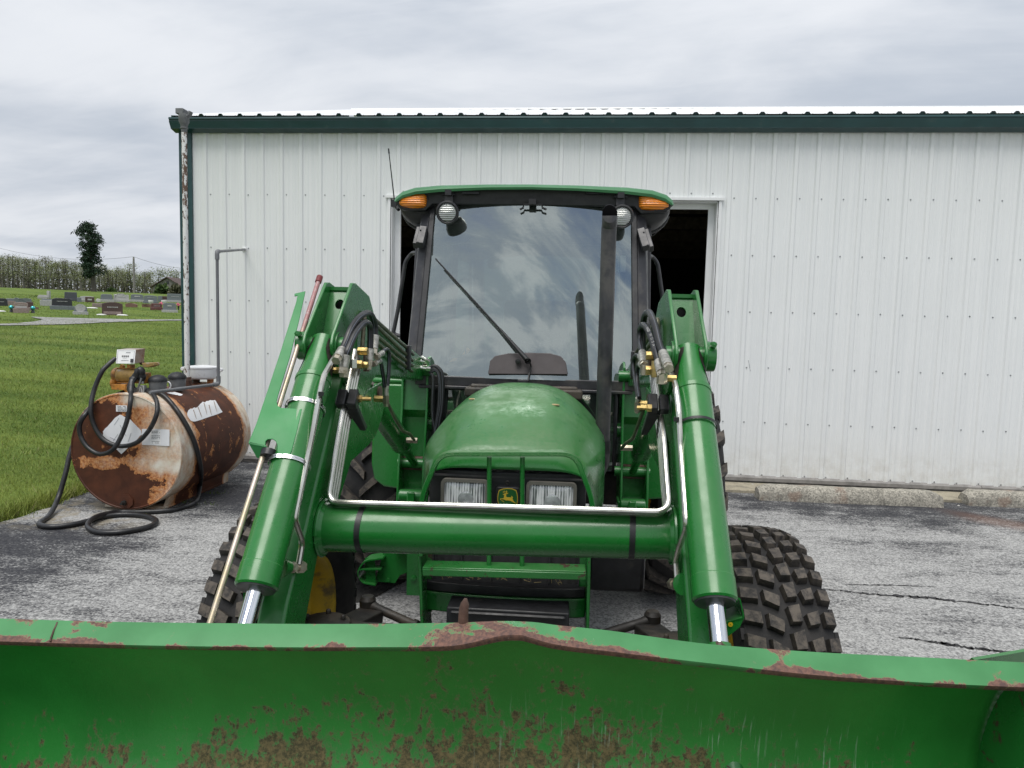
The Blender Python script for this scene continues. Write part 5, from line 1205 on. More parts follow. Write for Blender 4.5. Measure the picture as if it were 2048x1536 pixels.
# inside: dash cowl, wheel, seat, levers
b = MB(); dc = [tp(*a, plane=(ws_pt(0, 0, -.012), V(0, -(2.40-1.425), (YT_-YB)).normalized())) for a in ((976, 748), (980, 722), (990, 712), (1015, 707), (1055, 705.5), (1100, 706.5), (1122, 713), (1132, 725), (1136, 749))]; b.prism(dc, (0, .010, 0)); b.build('wiper_cowl', M['dash'], tractor, bevel=.003)
b = MB(); b.box((0, 3.84, 1.40), (.42, .30, .16)); b.build('dash', M['cabin'], tractor, bevel=.03)
b = MB(); wc = V(.02, 4.12, 1.58); Q = V(0, -.55, .83).normalized().to_track_quat('Z', 'Y').to_matrix(); b.tube([wc+Q @ V(.185*math.cos(a), .185*math.sin(a), 0) for a in np.linspace(0, 2*math.pi, 33)[:-1]], .014, 8, closed=True)
for a in (.5, 2.6, 4.7): b.bar(wc, wc+Q @ V(.18*math.cos(a), .18*math.sin(a), 0), .03, .012)
b.cyl(wc+Q @ V(0, 0, .02), wc-Q @ V(0, 0, .25), .04, 12); b.build('steering_wheel', M['black'], tractor)
b = MB(); b.box((0, 4.75, 1.22), (.50, .48, .14)); b.box((0, 5.0, 1.58), (.48, .12, .62), Matrix.Rotation(-.12, 3, 'X')); b.box((0, 4.8, 1.0), (.36, .36, .3)); b.build('seat', M['seat'], tractor, bevel=.04)
b = MB(); lp = [tp(*a, Y=3.85) for a in ((886, 746), (890, 728), (900, 716), (962, 700), (968, 706), (970, 748))]; b.prism(lp, (0, .25, 0)); b.build('side_console', M['cabin'], tractor, bevel=.01)
b = MB(); b.tube([tp(932, 715, Y=3.84), tp(931, 700, Y=3.84), tp(930, 690, Y=3.84)], [.004, .004, .008], 8); b.build('console_lever', M['black'], tractor)
b = MB(); b.prism([tp(*a, Y=3.83) for a in ((898, 724), (906, 716), (914, 717), (912, 722))], (0, .02, 0)); b.prism([tp(*a, Y=3.86) for a in ((922, 712), (934, 695), (940, 700), (930, 712))], (0, .02, 0)); b.build('warning_tag', M['manual'], tractor)
b = MB(); b.tube([tp(1165, 748, Y=3.8), tp(1163, 722, Y=3.8), tp(1160, 716, Y=3.8)], [.004, .004, .01], 8); b.build('console_lever', M['black'], tractor)
b = MB(); b.box((0, 4.45, .98), (1.26, 1.25, .05)); b.box((0, 5.12, 1.15), (1.2, .04, .40)); b.build('cab_floor', M['cabin'], tractor)
b = MB(); b.box((0, 5.16, 1.38), (1.26, .05, .06)); b.box((0, 5.16, 2.34), (1.26, .05, .06)); b.build('rear_window_frame', M['black_trim'], tractor)
b = MB(); b.add([(-.62, 5.16, 1.4), (.62, 5.16, 1.4), (.60, 5.16, 2.32), (-.60, 5.16, 2.32)], [(0, 1, 2, 3)]); b.build('rear_window', M['sideglass'], tractor, smooth=False, recalc=False)

# ---- exhaust stack on the right of the hood
YS = 3.28
ax0, ax1 = tp(1205, 882, Y=YS), tp(1217.5, 470, Y=YS)
path = catmull([tp(1186, 958, Y=YS+.03), tp(1198, 940, Y=YS+.02), tp(1205, 918, Y=YS), ax0, ax0.lerp(ax1, .33), ax0.lerp(ax1, .66), ax1, tp(1219, 448, Y=YS-.012), tp(1219.5, 427, Y=YS-.02)], 5)
b = MB(); cutc = path[-1].copy()
def mitre(b, n=24):      # the mouth is cut on a slant that faces forward
    for i in range(len(b.v)-n, len(b.v)): x, y, z = b.v[i]; b.v[i] = (x, y, z+(y-cutc.y)*1.22)
b.tube(path, .0355, 24, caps=False); mitre(b)
b.build('exhaust_stack', M['black_trim'], tractor)
st_o = tractor.children[-1]
b = MB(); e = path[-1]; d = (path[-1]-path[-3]).normalized(); b.tube(path[-12:], .0330, 24, caps=False); mitre(b); o1 = len(b.v)-24
b.tube([path[-13], path[-12]], .0332, 24, caps=True); b.build('stack_throat', M['soot'], st_o)
b = MB(); b.lathe([(.038, -.03), (.038, .03)], tp(1205, 893, Y=YS), 'Z', 20); b.build('stack_clamp', M['black'], st_o)

# ---- rear fender fronts and the step
for s in (-1, 1):
    b = MB(); P = []
    for (x, z) in ((.865, 1.36), (.872, .90), (.855, .81), (.80, .77), (.70, .760), (.615, .765), (.615, 1.36)): P.append(V(s*x, 3.79, z))
    b.prism(P, (0, .03, 0)); b.box((s*.74, 4.2, 1.375), (.27, .80, .03)); b.build('fender', M['green'], tractor, bevel=.012)
    b = MB(); b.tube(fillet([V(s*.66, 3.77, 1.36), V(s*.66, 3.77, 1.185), V(s*.60, 3.77, 1.175), V(s*.56, 3.76, 1.17)], .03), .011, 8); b.build('door_grab', M['black_trim'], tractor)
ps = [tp(*a, Y=3.32) for a in ((772, 1085), (750, 1163), (790, 1166), (800, 1150), (828, 1140), (836, 1085))]
b = MB(); b.prism(ps, (0, .012, 0))
for a in ((752, 1160), (777, 1159)): b.lathe([(.011, -.002), (.011, -.012), (.001, -.013)], tp(*a, Y=3.32), 'Y', 6)
b.build('step_plate', M['green'], tractor)
b = MB(); lp = fillet([tp(768, 1112, Y=3.30), tp(730, 1117, Y=3.30), tp(716, 1140, Y=3.30), tp(724, 1160, Y=3.30), tp(752, 1165, Y=3.30)], .03)
rings = [[p+V(0, -.03, 0), p+V(0, .06, .0), p+V(.004, .06, -.006), p+V(.004, -.03, -.006)] for p in lp]; b.ring_loft(rings); b.bar(tp(720, 1135, Y=3.3), tp(765, 1135, Y=3.3), .06, .006); b.bar(tp(740, 1116, Y=3.3), tp(742, 1164, Y=3.3), .006, .05, (1, 0, 0)); b.build('step_tread', M['green'], tractor)
# ---- loader
PIVOT = V(0, 3.585, 1.455)
def boomplate(pts, x0, x1, name, mat, **kw):
    b = MB(); b.prism([(x0, y, z) for y, z in pts], (x1-x0, 0, 0)); return b.build(name, mat, tractor, **kw)
KNEE = [(2.295, 1.832), (2.33, 1.834), (2.50, 1.797), (2.565, 1.735), (2.62, 1.66), (2.60, 1.50), (2.40, 1.42), (2.22, 1.50), (2.125, 1.572), (2.098, 1.602), (2.092, 1.630), (2.105, 1.658)]
CT = [V(0, 2.150, 1.622), V(0, 1.880, 1.305), V(0, 1.652, 1.030)]       # dump cylinder axis
cdir = (CT[2]-CT[0]).normalized(); cn = V(0, cdir.z, -cdir.y); cn = -cn if cn.y > 0 else cn
for s in (-1, 1):
    X = lambda x: s*x
    dz = .012*s
    # boom: rear arm and front arm in one welded box
    pts = [(3.62, 1.508), (3.635, 1.45), (3.61, 1.398), (2.62, 1.492), (2.50, 1.40), (2.29, 1.33), (2.13, 1.15), (2.005, 1.0), (1.90, .83), (1.70, .48), (1.62, .36), (1.48, .40), (1.55, .55), (1.76, .93), (1.90, 1.10), (2.03, 1.27), (2.19, 1.47), (2.30, 1.58), (2.40, 1.70), (2.55, 1.738)]
    boomplate(pts, X(.536), X(.614), 'loader_boom', M['green'], bevel=.008)
    for x0 in (.525, .614): boomplate(KNEE, X(x0), X(x0+.011), 'knee_plate', M['green'], bevel=.003)
    # gusset plate down the inner face and the lift cylinder lug
    boomplate([(2.50, 1.45), (2.78, 1.47), (2.72, 1.33), (2.62, 1.26), (2.52, 1.24), (2.30, 1.22), (2.10, 1.06), (2.10, 1.17), (2.22, 1.34)], X(.528), X(.536), 'boom_gusset', M['green'], bevel=.003)
    # web between the knee plates, with its sling hole
    u = V(0, 2.335-2.215, 1.815-1.575).normalized(); o = V(X(.575), 2.335, 1.812); L = .27; nn = V(0, -u.z, u.y)
    hx = [(.0155*math.cos(a), -.058+.019*math.sin(a)) for a in np.linspace(0, 2*math.pi, 17)[:-1]]
    sq = []
    for a in np.linspace(0, 2*math.pi, 17)[:-1]:
        c_, s_ = math.cos(a), math.sin(a); k = 1/max(abs(c_), abs(s_)); cx_, cz_ = c_*k, s_*k
        sq.append((.0390*cx_, (-.0) if cz_ > .99 else (-L if cz_ < -.99 else -.058+.2*0+(.058 if cz_ > 0 else L-.058)*cz_)))
    b = MB(); P = lambda q, d: o+V(q[0], 0, 0)+u*q[1]+nn*d
    rings = [[P(q, .0) for q in sq], [P(q, .0) for q in hx], [P(q, -.010) for q in hx], [P(q, -.010) for q in sq]]
    b.ring_loft(rings, False); b.bar(P((-.039, .0), .004), P((.039, .0), .004), .012, .012); b.build('knee_web', M['green'], tractor, bevel=.0)
    b = MB(); b.box(o-u*.06+V(0, .07, .0), (.07, .02, .10)); b.build('cavity_shade', M['black'], tractor)  # black sheet stands for the shade inside the hollow boom
    # pin bosses
    b = MB(); b.cyl(V(X(.505), 2.150, 1.622), V(X(.645), 2.150, 1.622), .030, 16); b.cyl(V(X(.624), 2.150, 1.622), V(X(.652), 2.150, 1.622), .046, 18); b.cyl(V(X(.520), 2.150, 1.622), V(X(.5255), 2.150, 1.622), .046, 18)
    b.lathe([(.009, 0), (.009, -.02), (.001, -.022)], V(X(.64), 2.115, 1.66), 'Y', 8); b.build('knee_pin', M['green'], tractor)
    # dump cylinder
    c0, c1, c2 = [p+V(X(.575), 0, dz*k) for p, k in zip(CT, (0, .9, 1.1))]; d = (c2-c0).normalized()
    b = MB(); b.tube([c0-d*.028, c0-d*.02, c0+d*.075, c0+d*.13, c0+d*.132, c0+d*.145, c0+d*.147, c2-d*.06, c2-d*.058, c2-d*.005, c2], [.030, .041, .0445, .0525, .0560, .0560, .0535, .0535, .0550, .0550, .051], 26); b.build('dump_cylinder', M['green'], tractor, angle=25); dc_o = tractor.children[-1]
    b = MB(); b.tube([c2-d*.001, c2+d*.004, c2+d*.006], [.050, .048, .030], 24); b.build('gland_ring', M['black_trim'], dc_o)
    b = MB(); b.tube([c2, c2+d*.105], .0215, 18); b.build('piston_rod', M['chrome'], dc_o)
    b = MB(); b.tube([c2+d*.10, c2+d*.36], .027, 16); b.build('rod_end', M['green_worn'], dc_o)
    # dark grease smears beside the pin
    for k in (-1, 1):
        b = MB(); rows = []
        for t in np.linspace(0, 1, 7):
            q = c0-d*.022+d*(.015+.125*t); r = [.0395, .0412, .0428, .0440, .0446, .0472, .0505][int(round(t*6))]+.0022; w_ = .75*(1-t)**.7+.10
            row = []
            for a in np.linspace(0, 1, 6):
                ang = k*(.55+.75*t**1.5+.10*math.sin(7*t+k*2)+a*(1.75-.55-.75*t**1.5)*(1-.25*t)); row.append(q+(cn*math.cos(ang)+V(1, 0, 0)*math.sin(ang))*r)
            rows.append(row)
        b.grid(rows); b.build('grease_smear', M['grease'], dc_o, recalc=False)
    # lift cylinder
    l0, l1, l2 = V(X(.575), 2.655, 1.425), V(X(.575), 3.268, 1.112), V(X(.575), 3.575, .955); ld = (l1-l0).normalized()
    b = MB(); b.tube([l0-ld*.03, l0+ld*.02, l0+ld*.10, l0+ld*.102, l1-ld*.03, l1-ld*.028, l1], [.030, .038, .050, .051, .051, .054, .050], 22); b.build('lift_cylinder', M['green'], tractor, angle=25); lc = tractor.children[-1]
    b = MB(); b.tube([l1, l2], .021, 14); b.build('piston_rod', M['green'], lc)
    b = MB(); b.cyl(l0+V(-.055, 0, 0), l0+V(.055, 0, 0), .028, 14); b.build('lift_pin', M['rustbrown'], lc)
    # mast: two plates, a folded web and feet
    mpl = [(3.47, .72), (3.50, .95), (3.56, 1.25), (3.575, 1.50), (3.60, 1.525), (3.66, 1.53), (3.72, 1.50), (3.74, 1.2), (3.72, .72)]
    for x0 in (.508, .640): boomplate(mpl, X(x0), X(x0+.012), 'mast_plate', M['green'], bevel=.003)
    b = MB(); b.prism([V(X(.52), 3.60, .74), V(X(.52), 3.62, 1.20), V(X(.52), 3.58, 1.245), V(X(.52), 3.60, 1.40), V(X(.52), 3.615, 1.40), V(X(.52), 3.595, 1.25), V(X(.52), 3.635, 1.205), V(X(.52), 3.615, .74)], (X(.12), 0, 0)); b.build('mast_web', M['green'], tractor)
    b = MB(); b.box((X(.58), 3.60, .955), (.12, .05, .07)); b.build('mast_pin_block', M['rustbrown'], tractor, bevel=.004)
    b = MB(); b.cyl(V(X(.485), 3.585, 1.455), V(X(.665), 3.585, 1.455), .030, 16); b.build('pivot_pin', M['green'], tractor)
    b = MB(); b.cyl(V(X(.482), 3.575, .958), V(X(.665), 3.575, .958), .026, 14); b.build('lower_pin', M['green'], tractor)
    b = MB(); b.cyl(V(X(.478), 3.66, 1.16), V(X(.51), 3.66, 1.16), .040, 16); b.lathe([(.018, 0), (.018, -s*.02), (.001, -s*.022)], V(X(.478), 3.66, 1.16), 'X', 6); b.build('mast_boss', M['green'], tractor)
    b = MB(); b.box((X(.575), 3.56, .79), (.15, .12, .05)); b.cyl(V(X(.51), 3.50, .80), V(X(.64), 3.50, .80), .034, 14); b.bar(V(X(.57), 3.46, .83), V(X(.57), 3.45, .62), .04, .02, (0, 1, 0)); b.box((X(.42), 3.4, .66), (.4, .3, .14)); b.build('mast_foot', M['green'], tractor, bevel=.006)
# torque tube between the booms, with weld beads and black bands
b = MB(); tL, tR = V(-.545, 2.035, 1.064), V(.545, 2.035, 1.092); b.cyl(tL, tR, .0725, 40); tt = b.build('torque_tube', M['green'], tractor)
td = (tR-tL).normalized()
for e, k in ((tL, 1), (tR, -1)):
    b = MB(); b.tube([e+td*k*.012, e+td*k*.03], [.086, .074], 32); b.tube(catmull([e+td*k*.015+V(0, -.084*math.cos(a), .084*math.sin(a)) for a in np.linspace(0, 6.283, 25)[:-1]], 2), .006, 6); b.build('weld_collar', M['green'], tt, angle=50)
for px_ in (718, 1269):
    c = tp(px_, 1065, Y=1.97); f = (c.x+.545)/1.09; q = tL.lerp(tR, f); b = MB(); rings = []
    for a in np.linspace(0, 6.283, 33)[:-1]:
        r_ = V(0, math.cos(a), math.sin(a)); sk = V(.006*math.cos(a), 0, 0); rings.append([q+sk+V(-.0085, 0, 0)+r_*.0725, q+sk+V(-.0085, 0, 0)+r_*.0748, q+sk+V(.0085, 0, 0)+r_*.0748, q+sk+V(.0085, 0, 0)+r_*.0725])
    rings.append(rings[0]); b.ring_loft(rings, False); b.build('strap_band', M['rubber_hose'], tt)
# four plated lines: down the left boom, across the tube, up the right boom
bd_ = V(0, .788, -.615)
for j in range(4):
    o = bd_*(.0235*j); oh = V(0, .0175*j, -.0085*j)
    L_ = [tp(*a, X=-.507+.002*j)+o for a in ((709, 700), (702, 740), (689, 805), (676, 880), (664, 955))]
    R2 = [tp(*a, X=.507)+o for a in ((1333, 955), (1328, 880), (1319, 805), (1311, 750), (1307, 705))]
    cl = V(-.507, 2.0, 1.155)+o*.9; crr = V(.507, 2.0, 1.178)+o*.9
    cl = tp(656, 1004, X=-.507)+oh; crr = tp(1339, 1024, X=.507)+oh
    b = MB(); b.tube(fillet(L_+[cl, crr]+R2, .045, 8), .0088, 10); b.build('hydraulic_line', M['zinc'], tractor)
# clamps that hold the lines
for s, pts in ((-1, ((694, 790), (706, 850))), (1, ((1319, 800), (1308, 855)))):
    p = tp(*pts[0], X=s*.500); b = MB()
    q = Matrix.Rotation(-.66, 3, 'X')
    b.box(p+V(s*.012, -.012, -.012), (.030, .030, .058), q); b.box(p+V(-s*.022, -.006, -.012), (.030, .034, .058), q); b.prism([p+V(-s*.034, -.01, -.04), p+V(s*.004, -.01, -.045), p+V(-s*.026, .06, -.125), p+V(-s*.046, .06, -.125)], (0, .02, .012))
    b.build('line_clamp', M['black'], tractor, bevel=.004); lcx = tractor.children[-1]
    b = MB(); e = tp(*((715, 797) if s < 0 else (1303, 816)), X=s*.47); b.lathe([(.013, 0), (.013, -s*.014), (.007, -s*.016), (.007, -s*.045), (.001, -s*.046)], e, 'X', 6); b.build('clamp_bolt', M['brass'], lcx)
# outer steel line on each dump cylinder
for s, pts in ((-1, ((676, 713), (669, 722), (649, 757), (643, 786), (626, 880), (596, 1022), (592, 1042), (606, 1083), (606, 1097), (600, 1132))), (1, ((1331, 716), (1337, 738), (1350, 774), (1356, 822), (1360, 900), (1368.5, 1009), (1372, 1055), (1357, 1097), (1350, 1125), (1353, 1166)))):
    P = [tp(*a, X=s*(.520 if i < 4 else .523))+cn*.012 for i, a in enumerate(pts)]
    b = MB(); b.tube(fillet(P, .02, 5), .0085, 10); b.build('cylinder_line', M['zinc'], tractor)
    fa, fb = ((606, 1137), (568, 1136)) if s < 0 else ((1344, 1171), (1384, 1170))
    a_, c_ = tp(*fa, X=s*.520)+cn*.012, tp(*fb, X=s*.550)+cn*.004; dd = (c_-a_).normalized()
    b = MB(); b.tube([a_-dd*.006, a_+dd*.016], .0165, 6); b.tube([a_+dd*.016, a_+dd*.026], .011, 10); b.tube([a_+dd*.026, a_+dd*.044], .0155, 6); b.build('elbow_fitting', M['fitting'], tractor, smooth=False)
    b = MB(); b.tube([a_+dd*.044, a_+dd*.075], [.018, .030], 14); b.build('port_boss', M['green'], tractor)
    # zip tie round cylinder and line
    q = tp(*((640, 797) if s < 0 else (1357, 848)), X=s*.520)+cn*.012
    k_ = (q-V(s*.575, 2.150, 1.622)).dot(cdir); cc = V(s*.575, 2.150, 1.622+.010*s)+cdir*k_
    ring = []
    for a in np.linspace(-2.3, 2.3, 22):
        ring.append(cc+(cn*math.cos(a)+V(1, 0, 0)*math.sin(a)*1.0)*.0565)
    ring = [q+cn*.012+V(-s*.012, 0, 0)]+(ring if s > 0 else ring[::-1])
    ring = ring[:1]+[p for p in ring[1:] if (p.x-q.x)*s > .004]
    b = MB(); b.ring_loft([[p+cdir*.004, p+cdir*.004+cn*.002, p-cdir*.004+cn*.002, p-cdir*.004] for p in ring]); b.box(q+cn*.013+V(-s*.010, 0, 0), (.014, .010, .012)); b.build('zip_tie', M['rubber_hose'], tractor)
# big hoses that arch over at the knee
def hose(pts, r, name='hydraulic_hose', mat='rubber_hose', stripe=True, seg=7):
    P = catmull(pts, seg); b = MB(); b.tube(P, r, 12); o = b.build(name, M[mat], tractor, angle=60)
    if stripe:
        for sg in (.25,):
            S = []
            for i, p in enumerate(P):
                t = (P[min(i+1, len(P)-1)]-P[max(i-1, 0)]).normalized(); v = (EYEP-TORG-p); v = (v-t*v.dot(t)).normalized(); w = t.cross(v)
                S.append(p+(v*math.cos(sg)+w*math.sin(sg))*(r+.0002))
            b = MB(); b.tube(S, .0006, 4); b.build('hose_stripe', M['stripe'], o)
    return o
def ferrule(p, q, r=.0145, nut=True):
    d = (q-p).normalized(); b = MB(); b.tube([p, q], r, 16); b.tube([q, q+d*.004], r*1.03, 16); o = b.build('hose_ferrule', M['ferrule'], tractor)
    if nut: b = MB(); b.tube([q+d*.004, q+d*.024], r*.95, 6); b.build('swivel_nut', M['fitting'], o, smooth=False)
    return o
XA = -.490
A1 = [tp(a, c, X=XA+.006*min(i, 3)) for i, (a, c) in enumerate(((684, 700), (691, 685), (703, 656), (719, 634), (735, 626), (745, 634), (750, 652), (750, 672)))]
hose(A1, .0108); ferrule(A1[0], tp(676, 714, X=XA)); ferrule(A1[-1], tp(748, 696, X=XA+.02))
A2 = [tp(a, c, X=XA+.016+.005*min(i, 3)) for i, (a, c) in enumerate(((692, 710), (696, 700), (709, 670), (723, 650), (733, 645), (740, 654), (741, 675), (740, 698)))]
hose(A2, .0108); ferrule(A2[0], tp(688, 732, X=XA+.012)); ferrule(A2[-1], tp(738, 718, X=XA+.03))
B1 = [tp(a, c, X=.488-.006*min(i, 3)) for i, (a, c) in enumerate(((1326, 707), (1319, 688), (1311, 655), (1303, 632), (1297, 624.5), (1290, 630), (1286, 650), (1285, 675), (1286, 700)))]
hose(B1, .0112); ferrule(B1[0], tp(1336, 732, X=.488))
B2 = [tp(a, c, X=.478-.006*min(i, 3)) for i, (a, c) in enumerate(((1317, 724), (1311, 704), (1303, 675), (1294, 656), (1287, 650), (1281, 656), (1280, 680), (1285, 706)))]
hose(B2, .0112); ferrule(B2[0], tp(1322, 744, X=.48)); ferrule(B2[-1], tp(1288, 727, X=.452))
for pts, sx in ((((764, 706), (769, 700), (775, 699), (778, 708), (778, 735), (775, 772)), -1), (((758, 722), (762, 726), (765, 742), (768, 760), (769, 774)), -1), (((1279, 713), (1273, 710), (1268, 716), (1267, 735), (1271, 765), (1276, 795)), 1), (((1280, 728), (1276, 732), (1274, 748), (1275, 770), (1279, 796)), 1)):
    P = [tp(a, c, X=sx*.455) for a, c in pts]; hose(P, .0075)
for a, c, X_ in (((765, 706), (756, 712), -.455), ((759, 722), (750, 727), -.458), ((772, 772), (772, 800), -.455), ((1280, 713), (1287, 722), .455), ((1281, 728), (1286, 734), .457), ((1277, 796), (1275, 813), .455)):
    ferrule(tp(*a, X=X_), tp(*c, X=X_), .0105)
# manifold fittings
def nut(px_, py_, X_, r, ln, ax='X', mat='brass'):
    p = tp(px_, py_, X=X_); b = MB(); v = {'X': V(ln/2, 0, 0), 'Z': V(0, 0, ln/2), 'Y': V(0, ln/2, 0)}[ax]; b.tube([p-v, p+v], r, 6); b.build('pipe_fitting', M[mat], tractor, smooth=False)
for a in ((726, 703, -.47, .014, .032, 'X', 'brass'), (716, 729, -.475, .014, .03, 'X', 'brass'), (705, 727, -.483, .016, .028, 'Z', 'clampsteel'), (727, 730, -.462, .011, .03, 'X', 'brass'), (735, 731, -.455, .015, .026, 'Z', 'fitting'), (733, 722, -.47, .012, .07, 'Z', 'rustbrown'), (681, 741, -.505, .011, .045, 'X', 'brass'), (688, 743, -.490, .0155, .034, 'Z', 'fitting'), (758, 798, -.50, .013, .035, 'X', 'brass'), (772, 799, -.455, .013, .03, 'Z', 'zinc_old'),
          (1303, 712, .462, .014, .034, 'X', 'brass'), (1302, 741, .462, .015, .034, 'X', 'brass'), (1310, 738, .47, .012, .05, 'Z', 'brass'), (1291, 740, .452, .0155, .032, 'Z', 'fitting'), (1324, 757, .482, .0155, .032, 'Z', 'fitting'), (1335, 757, .50, .011, .05, 'X', 'brass'), (1304, 726, .468, .011, .06, 'Z', 'rustbrown'), (1285, 808, .47, .012, .034, 'X', 'brass'), (1293, 815, .48, .010, .04, 'X', 'brass'), (1276, 814, .455, .013, .03, 'Z', 'zinc_old')): nut(*a)
# print along the lower right hose
def glyph(ch, size):
    cu = bpy.data.curves.new('glyph', 'FONT'); cu.body = ch; cu.size = size; cu.align_x = 'CENTER'; ob = bpy.data.objects.new('glyph', cu); COL.objects.link(ob)
    me = bpy.data.meshes.new_from_object(ob.evaluated_get(bpy.context.evaluated_depsgraph_get())); r = ([v.co.copy() for v in me.vertices], [tuple(p.vertices) for p in me.polygons])
    bpy.data.objects.remove(ob); bpy.data.curves.remove(cu); bpy.data.meshes.remove(me); return r
def hose_print(pts, r_, text, size, start, step):
    P = catmull(pts, 24); s = [0.0]
    for a, c in zip(P[:-1], P[1:]): s.append(s[-1]+(c-a).length)
    b = MB()
    for i, ch in enumerate(text):
        if ch == ' ': continue
        k = int(np.searchsorted(s, start-step*i)); k = max(1, min(len(P)-2, k)); t = (P[k-1]-P[k+1]).normalized() * -1
        t = -t; v = (TE-P[k]); v = (v-t*v.dot(t)).normalized(); up_d = v.cross(t); vs, fs = glyph(ch, size)
        b.add([P[k]+v*(r_+.0006)+t*q.x+up_d*(q.y-size*.32) for q in vs], fs)
    o = b.build('hose_print', M['st_letter'], None, smooth=False, recalc=False); o.parent = tractor
hose_print(B2, .0112, 'MADE IN U.S.A.', .0135, .165, .0088)
# small lines that feed the lift cylinders
for pts, X_ in ((((775, 805), (790, 838), (805, 862), (820, 868), (828, 880)), -.475), (((1287, 818), (1278, 845), (1266, 877), (1250, 888), (1243, 897)), .475)):
    P = [tp(a, c, X=X_+(.02 if X_ < 0 else -.02)*i/4) for i, (a, c) in enumerate(pts)]; b = MB(); b.tube(fillet(P, .03), .007, 8); b.build('lift_line', M['zinc_old'], tractor)
for a, X_ in ((824, -.47), (1253, .47)):
    p = tp(a, 881 if X_ < 0 else 896, X=X_*1.03); b = MB(); b.tube([p-V(.025, 0, 0), p+V(.025, 0, 0)], .014, 6); b.build('pipe_fitting', M['fitting'], tractor, smooth=False)
# four lines along the inside of the rear boom arms, with their clamp
for s in (-1, 1):
    for j, (a, c) in enumerate((((733, 616), (812, 694.5)), ((751, 650), (810, 707)), ((753, 671), (809.5, 719)), ((751, 684), (809, 731)))):
        p, q = tp(*a, X=-.512), tp(*c, X=-.512); q2 = q+(q-p).normalized()*.16
        P = [V(-s*v.x, v.y, v.z) for v in (p, q, q2)]
        if j == 0: P = [P[0]+V(s*.0, -.05, -.14), P[0]+V(0, -.02, -.01)]+P[1:]
        b = MB(); b.tube(fillet(P, .03), .0078, 8); b.build('boom_line', M['zinc_old'], tractor)
    p, q = tp(817, 690, X=-.505), tp(816, 740, X=-.505); b = MB(); b.bar(V(-s*p.x, p.y, p.z), V(-s*q.x, q.y, q.z), .022, .034, (0, 1, 0)); b.build('line_clamp', M['black'], tractor, bevel=.004)
for (a, c) in (((836, 735), (856, 738)), ((838, 722), (852, 724)), ((822, 738), (850, 733)), ((842, 714), (854, 722))):
    p, q = tp(*a, Y=3.50), tp(*c, Y=3.52); b = MB(); b.tube([p, q], .009, 8); b.tube([q-(q-p).normalized()*.012, q+(q-p).normalized()*.01], .0135, 6); b.build('line_nut', M['zinc'], tractor, smooth=False)
for pts in (((853, 737), (862, 734), (870, 732), (879, 738), (884.5, 750), (886, 779), (884, 818), (880, 842), (876, 870)), ((858, 745), (866, 741), (872, 741), (877, 750), (879, 779), (877, 818), (872, 850), (868, 880)), ((860, 748), (864.5, 750), (866.5, 769), (865, 808), (866, 837), (871, 862), (874, 880)), ((856, 741), (867, 737), (876, 744), (881, 765), (882, 800), (876, 840), (870, 866))):
    hose([tp(a, c, Y=3.54) for a, c in pts], .0095, 'control_hose', seg=5)
# barcode label on the right mast
lp = [tp(*a, Y=3.63) for a in ((1249.5, 846.5), (1281, 850), (1266, 887), (1246, 884))]
b = MB(); b.prism(lp, (0, .001, 0)); bl = b.build('barcode_label', M['paper'], tractor, smooth=False)
random.seed(9); b = MB(); y = 0.08
while y < .92:
    h = random.choice((.012, .02, .035)); 
    def L2(u, v): return (lp[0]*(1-u)+lp[1]*u)*(1-v)+(lp[3]*(1-u)+lp[2]*u)*v+V(0, -.0012, 0)
    b.add([L2(.32, y), L2(.50, y), L2(.50, y+h), L2(.32, y+h)], [(0, 1, 2, 3)])
    b.add([L2(.62, y), L2(.74, y), L2(.74, y+h), L2(.62, y+h)], [(0, 1, 2, 3)])
    y += h+random.choice((.012, .02, .03))
for k in range(13): b.add([L2(.16, .08+.06*k), L2(.25, .08+.06*k), L2(.25, .12+.06*k), L2(.16, .12+.06*k)], [(0, 1, 2, 3)])
b.build('barcode', M['ink'], bl, smooth=False, recalc=False)

# ---- bucket level indicator on the left dump cylinder
PL = (V(-.575, 2.150, 1.622)+cn*.050, cn)
fp = lambda a, c, o=0: tp(a, c, plane=(PL[0]+cn*o, cn))
outl = [(610.6, 581.9), (588.7, 587), (588.7, 592), (594.6, 590.8), (592, 604), (560, 705), (530, 795), (512, 848), (497, 884), (500, 888), (530, 894), (531, 882), (535, 878.5), (545, 878), (551, 882), (554.5, 890), (554.5, 902), (556, 912), (578, 912), (583, 902), (594, 860), (604, 817.5), (562, 815.5), (555, 811), (553, 803), (556, 790), (580, 712), (598, 640)]
b = MB(); b.prism([fp(a, c) for a, c in outl], cn*-.004); b.build('level_bracket', M['flag_green'], tractor, bevel=.0015, smooth=False); lbk = tractor.children[-1]
b = MB(); e0, e1, e2, e3 = fp(497, 886), fp(531, 893), fp(546, 912), fp(505, 903); b.prism([e0, e1, e2-cn*.035, e3-cn*.035], cn.cross(V(1, 0, 0)).normalized()*.004); b.build('bracket_fold', M['flag_green'], lbk, smooth=False)
b = MB(); g0 = fp(538, 907, -.020); gd = (fp(418, 1252, .03)-fp(640, 552, .0)).normalized(); b.tube([g0-gd*.006, g0+gd*.012], [.024, .022], 16); b.build('rod_grommet', M['rubber_hose'], lbk)
rt_, rb_ = fp(639, 556, -.020), fp(419, 1249, -.020)
b = MB(); b.tube([rt_, rb_+(rb_-rt_)*.12], .0078, 12); b.build('indicator_rod', M['indicator'], lbk, label='bare and pink level rod through the green bracket')
b = MB(); dd = (rt_-rb_).normalized(); b.tube([rt_-dd*.020, rt_+dd*.006, rt_+dd*.008], [.0105, .0105, .008], 14); b.build('rod_cap', M['redcap'], lbk)
